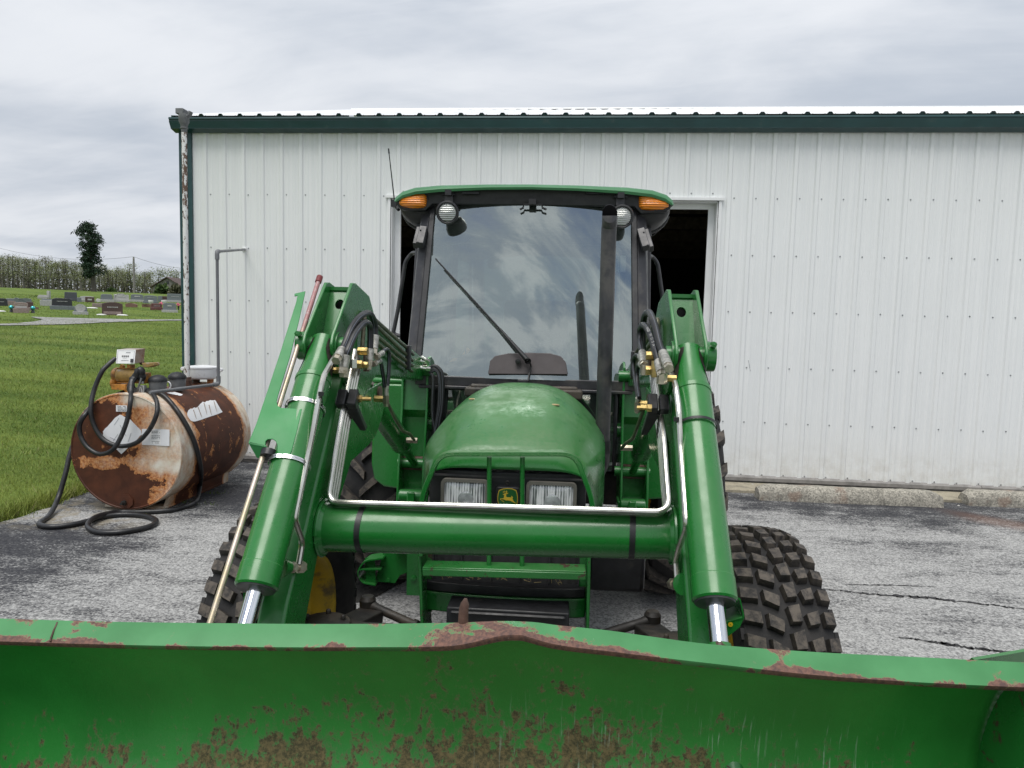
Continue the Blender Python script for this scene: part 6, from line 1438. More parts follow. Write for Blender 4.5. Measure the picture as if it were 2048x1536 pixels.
for a in ((624, 808), (578, 914)):
    q = tp(*a, X=-.575); k_ = (q-V(-.575, 2.150, 1.622)).dot(cdir); cc = V(-.575, 2.150, 1.615)+cdir*(k_+(.034 if a[1] < 850 else .010)); R1 = .0562
    ring = [cc+(cn*math.cos(t)+V(1, 0, 0)*math.sin(t))*(R1+(.004 if t < -.25 else 0)) for t in np.linspace(-1.5, 1.9, 30)]
    b = MB(); b.ring_loft([[p+cdir*.0058, p+cdir*.0058+(p-cc).normalized()*.0016, p-cdir*.0058+(p-cc).normalized()*.0016, p-cdir*.0058] for p in ring]); hcl = b.build('hose_clamp', M['clampsteel'], tractor)
    b = MB()
    for t in np.linspace(-1.0, 1.5, 40):
        p = cc+(cn*math.cos(t)+V(1, 0, 0)*math.sin(t))*(R1+.0017+(.004 if t < -.25 else 0)); tg = (V(1, 0, 0)*math.cos(t)-cn*math.sin(t)); b.bar(p+cdir*.003, p-cdir*.003+tg*.0006, .0012, .0006, (p-cc))
    o = b.build('clamp_slots', M['clampslot'], hcl); o['kind'] = 'stuff'

# ---- bucket
ru = [(-330, 1233), (-100, 1237), (0, 1240), (200, 1246), (400, 1249), (620, 1251), (780, 1250.5), (880, 1249), (930, 1248), (980, 1245.5), (1010, 1245), (1045, 1246), (1075, 1248), (1110, 1253), (1160, 1258), (1224, 1265), (1300, 1276), (1424, 1292), (1624, 1307), (1824, 1317), (2048, 1328), (2200, 1335)]
rl = [(-330, 1276), (-100, 1279), (0, 1282), (200, 1288), (400, 1292), (620, 1294), (780, 1292.5), (880, 1288.5), (930, 1283), (980, 1272), (1010, 1267), (1045, 1268), (1075, 1278), (1110, 1287.5), (1160, 1295.5), (1224, 1303), (1300, 1312.5), (1424, 1327), (1624, 1349), (1824, 1363), (2048, 1374), (2200, 1380)]
YU, YL = 1.305, 1.262
xs_b = np.linspace(-1.14, 1.075, 120)
def curve(pts, Y):
    P = [tp(a, c, Y=Y) for a, c in pts]; sm_ = catmull([V(p.x, 0, p.z) for p in P], 10); X_ = np.array([p.x for p in sm_]); Z_ = np.array([p.z for p in sm_]); return np.interp(xs_b, X_, Z_)
zu, zl = curve(ru, YU), curve(rl, YL)
bucket = empty('bucket', None, None); del_keys = [k for k in bucket.keys()]; bucket.parent = tractor
b = MB(); rows = [[], [], [], []]; bulge = np.exp(-((xs_b-.03)/.13)**2)
for i, x in enumerate(xs_b):
    nt_ = V(0, -(zu[i]-zl[i]), (YU-YL)); nt_ = V(0, nt_.y, -abs(nt_.z)).normalized(); 
    u_, l_ = V(x, YU, zu[i]), V(x, YL-.012*bulge[i], zl[i]); dn = (l_-u_).normalized(); q = V(0, -dn.z, dn.y); q = q if q.y > 0 else -q
    rows[0].append(u_+q*.008); rows[1].append(u_+V(0, .0, .0)); rows[2].append(l_); rows[3].append(l_+q*.009)
mid = [u.lerp(l, .35) for u, l in zip(rows[1], rows[2])]; mid2 = [u.lerp(l, .7) for u, l in zip(rows[1], rows[2])]
allr = [rows[0], rows[1], mid, mid2, rows[2], rows[3]]
b.grid(allr); lip = b.build('bucket_lip', M['lip'], bucket, recalc=False, angle=40)
wa = lip.data.attributes.new('wear', 'FLOAT', 'POINT'); wv_ = np.concatenate([np.full(120, .40), np.full(120, .36), .0*xs_b+.42*bulge, .0*xs_b+.15+.50*bulge, np.full(120, .80), np.full(120, .9)]).astype('f'); wa.data.foreach_set('value', np.clip(wv_, 0, 1))
so = lip.modifiers.new('solid', 'SOLIDIFY'); so.thickness = .006; so.offset = 0
prof = [(.016, -.012), (.05, -.030), (.082, -.075), (.112, -.145), (.130, -.225), (.128, -.315), (.10, -.40), (.045, -.48), (-.05, -.54), (-.20, -.57), (-.40, -.588), (-.62, -.60)]
pc_ = catmull([V(0, y, z) for y, z in prof], 4)
b = MB(); rows = [[V(x, YL+.012+p.y, zl[i]+.008+p.z-(zl[i]-zl.mean())*min(1, -p.z/.3 if p.z < 0 else 0)) for i, x in enumerate(xs_b) if i % 3 == 0 or i == 119] for p in pc_]
b.grid(rows); bk_ = b.build('bucket_shell', M['bucket'], bucket, recalc=False, angle=60); so = bk_.modifiers.new('solid', 'SOLIDIFY'); so.thickness = .008; so.offset = 1
for x in (-1.14, 1.062):
    zb = zl[0] if x < 0 else zl[-1]
    P = [V(x, YL+.012+p.y, zb+.006+p.z) for p in pc_]; P = P+[V(x, YL-.60, zb-.50), V(x, YL-.36, zb-.25), V(x, YL-.06, zb-.012)]
    b = MB(); b.prism(P, (.013, 0, 0)); b.build('side_plate', M['green_worn'], bucket, smooth=False)
b = MB(); b.prism([V(1.00, 1.34, zu[-1]-.014), V(1.14, 1.40, zu[-1]-.016), V(1.14, 1.44, zu[-1]-.12), V(1.00, 1.40, zu[-1]-.08)], (0, .01, 0)); b.build('bucket_ear', M['green'], bucket)
# welded hook spike on the rim and the old weld seam
p = tp(926, 1247, Y=YU+.006); b = MB(); b.tube([p+V(0, .004, -.012), p, p+V(.001, 0, .030), p+V(.003, .002, .040), p+V(.004, .004, .050)], [.015, .0105, .0098, .0085, .003], 14); b.build('rim_spike', M['rustbrown'], bucket, label='rusted steel spike welded upright on the bucket rim')
b = MB(); pa = tp(117, 1246, Y=YU)+V(0, -.004, .003); pb2 = tp(103, 1283, Y=YL)+V(0, -.004, .002); b.tube([pa.lerp(pb2, t)+V(random.uniform(-.001, .001), 0, 0) for t in np.linspace(0, 1, 8)], .0018, 6); b.build('weld_seam', M['rustbrown'], bucket)
# hitch behind the bucket (mostly hidden by it)
for s in (-1, 1):
    b = MB(); b.prism([V(s*.53, 1.43, .98), V(s*.53, 1.50, .97), V(s*.53, 1.62, .42), V(s*.53, 1.45, .40)], (s*.02, 0, 0)); b.prism([V(s*.62, 1.43, .98), V(s*.62, 1.50, .97), V(s*.62, 1.62, .42), V(s*.62, 1.45, .40)], (s*.02, 0, 0)); b.build('hitch_plate', M['green'], tractor)
# latch bracket beside the right boom, a channel with a hole
for s, sc in ((1, 1.0), (-1, 1.0)):
    if s > 0: P0 = [(1449, 1198), (1451, 1193), (1474, 1193), (1481, 1198), (1489, 1233), (1487, 1240), (1449, 1248)]
    else: P0 = [(487, 1178), (492, 1173), (506, 1173), (507, 1178), (506, 1208), (500, 1212), (487, 1212)]
    C_ = [tp(a, c, Y=1.66 if s > 0 else 1.70) for a, c in P0]
    b = MB(); n_ = len(C_)
    cen = sum(C_, Vector())/n_
    b.ring_loft([C_, [cen+(p-cen)*.86 for p in C_], [cen+(p-cen)*.86+V(0, .10, 0) for p in C_], [p+V(0, .10, 0) for p in C_]], False)
    q0, q1 = C_[-1], C_[-3]; b.prism([q0, q1, q1+V(-.01, .0, -.028), q0+V(0, 0, -.040)], (0, .006, 0)); b.build('latch_bracket', M['green'], tractor, smooth=False)
b = MB(); b.lathe([(.006, 0), (.001, -.0005)], tp(1461, 1249, Y=1.655), 'Y', 12); b.build('bracket_hole', M['yellow'], tractor)
# ------------------------------------------------------------------ cemetery on the rise
random.seed(31)
def stone(label, x0, x1, yt, yb, mat, shape='flat', base=None, panel=None, text=0, wing=0, rough=0.0, depth=.22, turn=0.0, cat='headstone', plaque_mat='st_letter', base_h=.16):
    p = on_ground((x0+x1)/2, yb); d = (p-EYEP); dist = d.dot(FWD); k = dist/F_PX
    w = (x1-x0)*k; h = (yb-yt)*k*1.01
    rz = math.atan2(p.x, p.y)*-1+turn
    gname = 'headstones in the cemetery'
    root = empty('headstone', label, cat, (p.x, p.y, p.z-.02), rz, gname)
    bh = base_h if base else 0.0; tw = w*(.86 if base else 1.0)
    if base:
        b = MB(); b.box((0, depth*.2, bh/2+.01), (w, depth*1.8, bh+.02)); b.build('base', M[base], root, bevel=.012)
    hh = h-bh+.02; n = 13; P = []
    for u in np.linspace(-1, 1, n):
        if shape == 'flat': z = hh
        elif shape == 'arch': z = hh-(abs(u)**2.2)*hh*.14
        elif shape == 'oval': z = hh*(.62+.38*math.sqrt(max(0, 1-abs(u)**2.6)))
        elif shape == 'serp': z = hh-(0 if abs(u) < .45 else min(1, (abs(u)-.45)/.25))*hh*.13
        elif shape == 'hip': z = hh-max(0, abs(u)-.72)/.28*hh*.16
        P.append((u*tw/2, z))
    taper = .94 if shape in ('flat', 'hip', 'serp') else 1.0
    poly = [V(-tw/2, 0, bh), ]+[V(x*taper, 0, z+bh) for x, z in P]+[V(tw/2, 0, bh)]
    b = MB(); b.prism(poly, (0, depth, 0)); o = b.build('tablet', M[mat], root, bevel=.015 if not rough else .03)
    if rough:
        me = o.data
        for v in me.vertices: v.co += V(random.uniform(-1, 1), random.uniform(-1, 1), random.uniform(-1, 1))*rough
    if panel:
        b = MB(); u0, u1, v0, v1 = panel; b.box(((u0+u1)/2*tw/2, -.006, bh+(v0+v1)/2*hh), ((u1-u0)*tw/2, .016, (v1-v0)*hh)); b.build('panel', M[plaque_mat], root, bevel=.004)
    if text:
        b = MB()
        for r in range(text):
            x = -tw*.24; zc_ = bh+hh*(.60-.22*r)
            while x < tw*.24:
                c = random.uniform(.025, .05); b.box((x+c/2, -.008, zc_), (c, .008, hh*.075)); x += c+.018
        b.build('lettering', M['st_letter'], root, smooth=False)
    if wing:
        b = MB(); b.box((tw*.5+wing*.5, depth*.6, bh+hh*.38), (wing, depth*.8, hh*.76)); b.build('wing', M[mat], root, bevel=.012)
    return root
S = stone
S('black polished headstone cut off by the left edge of the photo', -14, 13, 596.5, 613, 'st_black', 'hip', None, text=1)
S('small grey headstone with pinkish base just right of the black stone at the left edge', 13, 29.5, 597, 611, 'st_grey', 'flat', 'st_pink', base_h=.22)
S('wide grey rough topped headstone behind the pinkish stone with the teal globes', 31, 61, 597, 608, 'st_grey', 'flat', rough=.03)
S('pinkish brown headstone standing between two teal globes', 29, 56, 605, 626.5, 'st_pink', 'arch', 'st_pink', panel=(-.8, .8, .16, .42), text=2, base_h=.20)
S('narrow brownish headstone tucked beside the stone with teal globes', 53, 67, 604, 622, 'st_brown', 'flat', 'st_pink')
S('low russet stone behind the right teal globe', 66, 76.5, 614, 620, 'st_rust', 'arch', rough=.02)
S('far pale headstone with a domed top before the woods', 77, 95.5, 590, 598, 'st_pale', 'arch', 'st_pale')
S('light grey headstone on a wide step left of the large black stone', 82.5, 106.5, 598, 612.5, 'st_grey', 'hip', 'st_pale', base_h=.30)
S('large black polished headstone with pale engraved name', 104, 145, 596.5, 620, 'st_black', 'hip', 'st_grey', text=1, wing=.0, base_h=.20)
S('tall dark grey headstone behind the large black stone', 129, 154.5, 584.5, 603, 'st_dark', 'flat', 'st_dark', text=0)
S('narrow grey headstone beside the tall dark one', 154.5, 162.5, 595, 605, 'st_grey', 'flat')
S('wide pale headstone behind the small brown one', 161, 188, 592.5, 604.5, 'st_pale', 'arch', 'st_pale')
S('small brown headstone in front of the wide pale one', 171.5, 188, 594, 605.5, 'st_brown', 'flat', None, panel=(-.45, .45, .45, .68))
S('little white marker between the pale and the grey headstones', 192.5, 200.5, 597.5, 605, 'st_white', 'oval')
S('large plain grey headstone with clipped corners', 201, 226, 588.5, 604.5, 'st_grey', 'hip', 'st_pale')
S('ornate pale headstone with rough carved edges', 226.5, 258.5, 588, 605, 'st_pale', 'serp', 'st_pale', panel=(-.6, .6, .5, .7), rough=.035, text=1)
S('large grey headstone with a light name panel left of the second grey one', 261, 288, 589, 604.5, 'st_grey', 'hip', 'st_pale', panel=(-.42, .42, .55, .72))
S('large grey headstone with engraved name right of the name panel stone', 287.5, 315.5, 591, 607.5, 'st_grey', 'arch', 'st_grey', text=1)
S('narrow grey headstone right of the engraved grey pair', 316, 324.5, 592, 604, 'st_grey', 'flat')
S('small brown headstone between grey stones near the white pipe', 323.5, 334.5, 592.5, 604, 'st_brown', 'flat', 'st_pale')
S('largest grey headstone partly hidden by the white vent pipe', 333, 368, 588, 605.5, 'st_grey', 'flat', 'st_pale', text=1)
S('low pinkish slanted headstone near the small oval stone', 185.5, 205, 606.5, 615.5, 'st_pink', 'flat', None, text=1)
S('low russet rough headstone behind the large brown one', 253, 274, 607, 615.5, 'st_rust', 'arch', rough=.03)
S('low brown rough headstone below the engraved grey one', 284, 302.5, 608.5, 615.5, 'st_rust', 'flat', rough=.03)
S('red granite headstone with two pale panels', 302, 324.5, 607, 621, 'st_red', 'flat', 'st_red', text=2)
S('grey headstone with pink flowers on both sides', 325, 354, 606, 625.5, 'st_grey', 'hip', 'st_pale', panel=(-.30, .30, .52, .68), base_h=.14)
r_ = S('small grey headstone with an oval pale front nearest the gravel lane', 148, 174.5, 611, 630, 'st_grey', 'oval', 'st_pale', base_h=.15)
b = MB(); b.prism([V(.20*math.cos(a)*1.0, -.012, .34+.17*math.sin(a)*(1.0 if math.sin(a) > 0 else 1.15)) for a in np.linspace(0, 6.283, 17)[:-1]], (0, .01, 0)); b.build('oval_face', M['st_pale'], r_)
S('large reddish brown headstone flanked by white slabs', 204, 246, 604.5, 631, 'st_brown', 'arch', 'st_brown', panel=(-.85, .85, .06, .26), text=1, depth=.3, base_h=.05, plaque_mat='st_pink')
for (x0, x1, y0, lab) in ((195.5, 210.5, 631.3, 'white flat slab left of the large brown headstone'), (232.5, 255.5, 632.0, 'white flat slab right of the large brown headstone'), (172, 196, 617.6, 'white flat slab beside the low pinkish headstone'), (-6, 8.5, 624.5, 'white flat slab at the left edge below the black headstone')):
    p, q = on_ground(x0, y0), on_ground(x1, y0); b = MB(); L = (q-p).length; b.ell((0, 0, .03), (L/2, .26, .055), 16, 6); o = b.build('grave_slab', M['st_white']); o.location = (p+q)/2; tag(o, lab, 'grave slab', 'white grave slabs')
def globe(px_, yt, yb, side):
    p = on_ground(px_, yb); k = (p-EYEP).dot(FWD)/F_PX; r = 4.4*k; root = empty('gazing_globe', f'teal mirrored globe on a dark stand {side} of the pinkish headstone', 'globe', p, 0, 'gazing globes by a headstone')
    h = (yb-yt)*k
    b = MB(); b.ell((0, 0, h-r), (r, r, r), 16, 10); b.build('ball', M['teal'], root, angle=80)
    b = MB(); b.lathe([(r*.95, 0), (r*.85, .02), (r*.7, h*.25), (r*.45, h-2*r+.02)], (0, 0, 0), 'Z', 12, True); b.build('stand', M['st_black'], root)
globe(23, 610.5, 626, 'left'); globe(66, 612, 627, 'right')
def flowers(px_, yt, yb, lab):
    p = on_ground(px_, yb); k = (p-EYEP).dot(FWD)/F_PX; h = (yb-yt)*k; root = empty('flower_vase', lab, 'flowers', p, 0, 'pink flowers by the grey headstone')
    b = MB(); b.lathe([(.05, 0), (.035, .03), (.05, h*.55), (.06, h*.6)], (0, 0, 0), 'Z', 10, True); b.build('vase', M['st_black'], root)
    b = MB()
    for i in range(22): a = random.uniform(0, 6.28); rr = random.uniform(0, .10); b.ell((rr*math.cos(a), rr*math.sin(a), h*.75+random.uniform(-.05, .09)), (.035, .035, .03), 6, 4)
    b.build('blossoms', M['pink'], root)
flowers(322.5, 604, 619, 'pink flowers in a dark vase left of the grey headstone'); flowers(357, 606, 621, 'pink flowers in a dark vase right of the grey headstone')
for (x0, x1, yt, yb, lab) in ((297, 306.5, 600.5, 609, 'white urn left of the red granite headstone'), (323, 333, 600.5, 609, 'white urn behind the red granite headstone')):
    p = on_ground((x0+x1)/2, yb); k = (p-EYEP).dot(FWD)/F_PX; r = (x1-x0)*k/2; h = (yb-yt)*k; root = empty('grave_urn', lab, 'urn', p, 0, 'white urns')
    b = MB(); b.lathe([(r*.6, 0), (r*.5, h*.15), (r*.9, h*.5), (r, h*.85), (r*.9, h)], (0, 0, 0), 'Z', 14, True); b.build('bowl', M['st_white'], root)
p = on_ground(97.8, 598); k = (p-EYEP).dot(FWD)/F_PX; b = MB(); b.box((0, 0, 8*k), (.16, .16, 16*k)); o = b.build('marker_post', M['st_pale'], bevel=.02); o.location = p; tag(o, 'slim pale post among the far headstones', 'post')

# ------------------------------------------------------------------ vegetation
def leaf_mesh(name, centers, normals_r, size, mats, tint=None, seed=0, aspect=.6):
    r = np.random.default_rng(seed); n = len(centers); c = np.asarray(centers, float)
    a = r.normal(size=(n, 3)); a /= np.linalg.norm(a, axis=1, keepdims=True)
    t = r.normal(size=(n, 3)); t -= a*(a*t).sum(1, keepdims=True); t /= np.linalg.norm(t, axis=1, keepdims=True)
    s = (size if np.ndim(size) else np.full(n, size))*r.uniform(.6, 1.4, n); s = s[:, None]
    v = np.stack([c-a*s, c+t*s*aspect, c+a*s, c-t*s*aspect], 1).reshape(-1, 3)
    return v, (r.uniform(0, 1, n) if tint is None else tint)
def mesh_quads(name, v, tint, mat):
    n = len(v)//4; me = bpy.data.meshes.new(name); me.vertices.add(len(v)); me.vertices.foreach_set('co', v.astype('f').ravel())
    me.loops.add(len(v)); me.loops.foreach_set('vertex_index', np.arange(len(v), dtype='i')); me.polygons.add(n)
    me.polygons.foreach_set('loop_start', np.arange(0, len(v), 4, dtype='i')); me.polygons.foreach_set('loop_total', np.full(n, 4, 'i'))
    me.materials.append(mat); me.update(calc_edges=True)
    at = me.attributes.new('tint', 'FLOAT', 'POINT'); at.data.foreach_set('value', np.repeat(tint, 4).astype('f')); me.validate(); return me
def limbs(b, base, top, r, nb, spread, rnd, droop=0.3, tips=None, lo=.25):
    P = catmull([base, base.lerp(top, .35)+V(rnd.uniform(-.02, .02), rnd.uniform(-.02, .02), 0)*(top-base).length, base.lerp(top, .7)+V(rnd.uniform(-.02, .02), rnd.uniform(-.02, .02), 0)*(top-base).length, top], 3)
    b.tube(P, [r*(1-.85*i/(len(P)-1)) for i in range(len(P))], 6)
    for i in range(nb):
        f = lo+(1-lo)*(i+rnd.random())/nb; p = P[min(len(P)-1, int(f*(len(P)-1)))]; a = rnd.uniform(0, 6.28); L = spread*(1.15-f)*rnd.uniform(.6, 1.2)+spread*.15
        q = p+V(math.cos(a)*L, math.sin(a)*L, L*rnd.uniform(.5, 1.3)); m_ = p.lerp(q, .5)+V(0, 0, -.05*L)
        b.tube([p, m_, q], [r*.35*(1-f*.6), r*.22*(1-f*.6), r*.06], 4)
        if tips is not None: tips += [m_, m_.lerp(q, .5), q]
        for k in range(3):
            s = m_.lerp(q, rnd.random()); e = s+V(rnd.uniform(-1, 1), rnd.uniform(-1, 1), rnd.uniform(.2, 1.2))*L*.38; b.tube([s, e], [r*.10, r*.03], 3)
            if tips is not None: tips.append(e)
def proto_tree(seed, H, spread, nleaf, lsize, leafmat, bark, nb=16, lo=.25, puff=.6):
    rnd = random.Random(seed); r = np.random.default_rng(seed); tips = []; b = MB()
    limbs(b, V(0, 0, -.2), V(rnd.uniform(-.3, .3), rnd.uniform(-.3, .3), H), H*.0155, nb, spread, rnd, tips=tips, lo=lo)
    tm = b.mesh('trunk', M[bark], angle=60, recalc=False)
    T = np.array([tuple(t) for t in tips]); c = T[r.integers(0, len(T), nleaf)]+r.normal(scale=puff, size=(nleaf, 3))
    v, ti = leaf_mesh('x', c, None, lsize, None, seed=seed); return tm, mesh_quads('crown', v, ti, M[leafmat])
protos = [proto_tree(1, 12.0, 1.7, 420, .13, 'haze_leaf', 'bark_pale', 26, .2, .45), proto_tree(2, 13.5, 1.5, 620, .13, 'spring', 'bark_pale', 26, .3, .5), proto_tree(3, 11.0, 1.9, 330, .13, 'haze_leaf', 'bark', 26, .2, .5),
          proto_tree(4, 12.5, 1.8, 720, .13, 'spring', 'bark', 24, .3, .6), proto_tree(5, 9.0, 2.4, 950, .13, 'spring', 'bark', 24, .25, .7)]
def put_tree(name, label, proto, p, sc, rz, group, cat='tree'):
    root = empty(name, label, cat, p, rz, group); root.scale = (sc[0], sc[0], sc[1])
    for nm, me in zip(('trunk', 'crown'), protos[proto] if isinstance(proto, int) else proto):
        o = bpy.data.objects.new(nm, me); COL.objects.link(o); o.parent = root
    return root
def far_pt(px_, dist):
    d = sight(px_, 600); hd = math.hypot(d.x, d.y); x, y = d.x/hd*dist, d.y/hd*dist; return V(x, y, float(gz(x, y)))
rt = random.Random(77)
i = 0
for row, (dist, n) in enumerate(((165, 30), (182, 34), (200, 34))):
    for k in range(n):
        px_ = -12+(k+rt.uniform(.1, .9))*(322 if row else 270)/n
        top = np.interp(px_, [0, 30, 60, 100, 140, 200, 230, 262, 300], [508, 511, 517, 513, 519, 528, 533, 535, 543])+rt.uniform(-6, 13)
        p = far_pt(px_, dist+rt.uniform(-6, 6)); D = (p-EYEP).dot(FWD); hz = 656-(1154-px_)*.0249; ztop = EYE+(hz-top)/F_PX*D; pr = rt.choice((0, 0, 1, 1, 2, 3) if px_ < 215 else (1, 3, 3, 4, 2))
        Hh = max(3.0, ztop-p.z); H0 = (12.0, 13.5, 11.0, 12.5, 9.0)[pr]
        put_tree('woodland_tree', 'slender nearly bare spring tree in the wood behind the cemetery', pr, p, (rt.uniform(.8, 1.05), Hh/H0*.92), rt.uniform(0, 6.28), 'slender trees of the far wood')
def place_top(px_, top, dist, pr, wide, nm, lab, grp=None, H0s=(12.0, 13.5, 11.0, 12.5, 9.0)):
    p = far_pt(px_, dist); D = (p-EYEP).dot(FWD); hz = 656-(1154-px_)*.0249; Hh = EYE+(hz-top)/F_PX*D-p.z
    return put_tree(nm, lab, pr, p, (wide, Hh/H0s[pr]*.92), rt.uniform(0, 6), grp)
place_top(263, 523, 170, 3, 1.1, 'broadleaf_tree', 'pale green tree standing behind the utility pole')
place_top(291, 540, 150, 2, 1.0, 'broadleaf_tree', 'round open bare tree left of the barn')
place_top(322, 536, 190, 4, 1.5, 'broadleaf_tree', 'yellow green tree rising behind the barn ridge')
place_top(345, 537, 195, 4, 1.3, 'broadleaf_tree', 'yellow green tree behind the barn next to the vent pipe')
place_top(357, 538, 180, 3, .9, 'broadleaf_tree', 'slim pale tree showing just left of the shed corner')
# understorey along the foot of the wood
r = np.random.default_rng(5); C_ = []
for px_ in np.linspace(-20, 372, 330):
    for q in range(11):
        p = far_pt(px_+r.uniform(-2, 2), r.uniform(170, 212)); hgt = abs(r.normal(0, 1.5)); C_.append((p.x+r.uniform(-.6, .6), p.y, p.z+hgt))
v, ti = leaf_mesh('u', C_, None, .27, None, seed=8); o = bpy.data.objects.new('undergrowth', mesh_quads('undergrowth', v, ti, M['brush'])); COL.objects.link(o); tag(o, 'brown green brush at the foot of the far wood', 'undergrowth', kind='stuff')
# spruce: leaning dark conifer with ragged clumps
def spruce():
    p = far_pt(189, 78); D = (p-EYEP).dot(FWD); hz = 656-(1154-190)*.0249; k = D/F_PX
    p = V(p.x, p.y, float(gz(p.x, p.y))); H = EYE+(hz-447)*k-p.z
    root = empty('spruce_tree', 'tall dark spruce with ragged clumped crown in the cemetery', 'tree', p)
    right = V(RT.x, RT.y, 0).normalized(); rnd = random.Random(3)
    b = MB(); b.tube([V(0, 0, -.2), right*(-4*k)+V(0, 0, H*.4), right*(-12*k)+V(0, 0, H*.98)], [.24, .17, .03], 9)
    prof = [(592, 0, 0), (548, -18, 26), (540, -22, 31), (525, -24, 26), (510, -22, 20), (500, -30, 20), (492, -27, 22), (480, -26, 28), (470, -34, 22), (460, -26, 20), (451, -14, 12), (447, -8, 2)]
    ys_ = [q[0] for q in prof][::-1]; ls = [q[1] for q in prof][::-1]; rs_ = [q[2] for q in prof][::-1]
    cs = []; tn = []
    for i in range(110):
        y = 449+(553-449)*((i+rnd.random())/110); l = np.interp(y, ys_, ls); rr = np.interp(y, ys_, rs_); cx_ = -12+(y-447)/145*10
        z = EYE+(hz-y)*k-p.z; a = rnd.uniform(0, 6.28); ext = ((rr if math.cos(a) > 0 else -l)+(0 if math.cos(a) > 0 else 0))*k*rnd.uniform(.55, 1.0)*.92
        c0 = right*((cx_)*k*.6); e = c0+right*(math.cos(a)*ext)+V(-right.y, right.x, 0)*(math.sin(a)*ext)+V(0, 0, z-.12*ext)
        b.tube([c0+V(0, 0, z+.1*ext), c0.lerp(e, .5)+V(0, 0, z*.5+.04*ext), e], [.035, .02, .008], 4)
        nn = 52
        for j in range(nn):
            f = rnd.uniform(.2, 1.05); q = (c0+V(0, 0, z+.1*ext)).lerp(e, f); sc = .13+.12*(1-f); cs.append((q.x+rnd.gauss(0, sc), q.y+rnd.gauss(0, sc), q.z+rnd.gauss(-.05, sc*.75))); tn.append(min(1, max(0, .5+.35*math.sin(i*1.7)+rnd.uniform(-.3, .3))))
    b.build('trunk', M['bark'], root, recalc=False)
    v, ti = leaf_mesh('s', cs, None, .125, None, np.array(tn), seed=2, aspect=.35); o = bpy.data.objects.new('crown', mesh_quads('crown', v, ti, M['spruce'])); COL.objects.link(o); o.parent = root
spruce()
def bush(name, lab, px0, px1, yt, yb, dist, mat, seed, n=700, size=.12):
    a, c = far_pt(px0, dist), far_pt(px1, dist); p = (a+c)/2; D = (p-EYEP).dot(FWD); k = D/F_PX; hz = 656-(1154-(px0+px1)/2)*.0249
    w = (px1-px0)*k/2; z1 = EYE+(hz-yt)*k-p.z; r = np.random.default_rng(seed)
    q = r.normal(size=(n, 3)); q /= np.linalg.norm(q, axis=1, keepdims=True); q *= r.uniform(.3, 1, (n, 1))**.5; q[:, 2] = np.abs(q[:, 2]); bump_ = 1+.25*np.sin(q[:, 0]*7+seed)*np.sin(q[:, 1]*6)
    right = np.array([RT.x, RT.y, 0])/math.hypot(RT.x, RT.y); fw = np.array([-right[1], right[0], 0])
    C = (q[:, :1]*right*w+q[:, 1:2]*fw*w*.6)*bump_[:, None]+np.array([0, 0, 1])*q[:, 2:]*z1*bump_[:, None]
    v, ti = leaf_mesh(name, C, None, size, None, seed=seed); root = empty(name, lab, 'bush', p)
    o = bpy.data.objects.new('foliage', mesh_quads('foliage', v, ti, M[mat])); COL.objects.link(o); o.parent = root
    b = MB()
    for i in range(5): b.tube([V(0, 0, -.1), V(*(right*w*.4*(i-2)/2))+V(0, 0, z1*.7)], [.03, .01], 4)
    b.build('stem', M['bark'], root, recalc=False)
bush('round_shrub', 'dark green low shrub between grey headstones left of the large black one', 63, 88, 595, 609, 56, 'bushleaf', 4, 800, .07)
bush('barn_bush', 'green leafy bush against the barn wall', 309, 340, 570, 590, 112, 'bushleaf', 6, 900, .22)
bush('barn_bush', 'brownish bare bush right of the green one at the barn', 338, 366, 571, 590, 108, 'brush', 7, 800, .2)
bush('small_bush', 'small dark bush under the far trees near the utility pole', 214, 232, 577, 590, 125, 'bushleaf', 9, 500, .2)
# barn
pb_ = far_pt(336, 120); D = (pb_-EYEP).dot(FWD); k = D/F_PX; hzb = 656-(1154-336)*.0249; zz = lambda y: EYE+(hzb-y)*k-pb_.z
barn = empty('barn', 'weathered grey barn with a brown gable roof beyond the headstones', 'barn', pb_, math.atan2(-pb_.x, pb_.y)-.55)
w_, L_b, ev, rd = 2.4, 9.5, zz(574.5), zz(556.5)
b = MB(); b.prism([V(-w_, 0, -.3), V(w_, 0, -.3), V(w_, 0, ev), V(0, 0, rd), V(-w_, 0, ev)], (0, L_b, 0)); b.build('wall', M['barnwood'], barn)
for s in (-1, 1):
    b = MB(); n_ = V(s*(rd-ev), 0, w_).normalized(); b.prism([V(0, -.3, rd+.06), V(s*(w_+.35), -.3, ev-.35*(rd-ev)/w_+.06), V(s*(w_+.35), L_b+.3, ev-.35*(rd-ev)/w_+.06), V(0, L_b+.3, rd+.06)], V(0, 0, .10)); b.build('roof', M['barnroof'], barn)
for xx in np.arange(-w_+.25, w_, .3):
    b = MB(); b.box((xx, -.012, (ev*.98)/2), (.02, .02, ev*.96)); b.build('batten', M['pole'], barn)
b = MB(); b.box((0, -.02, rd-.75), (.42, .05, .42)); b.build('loft_window', M['st_black'], barn)
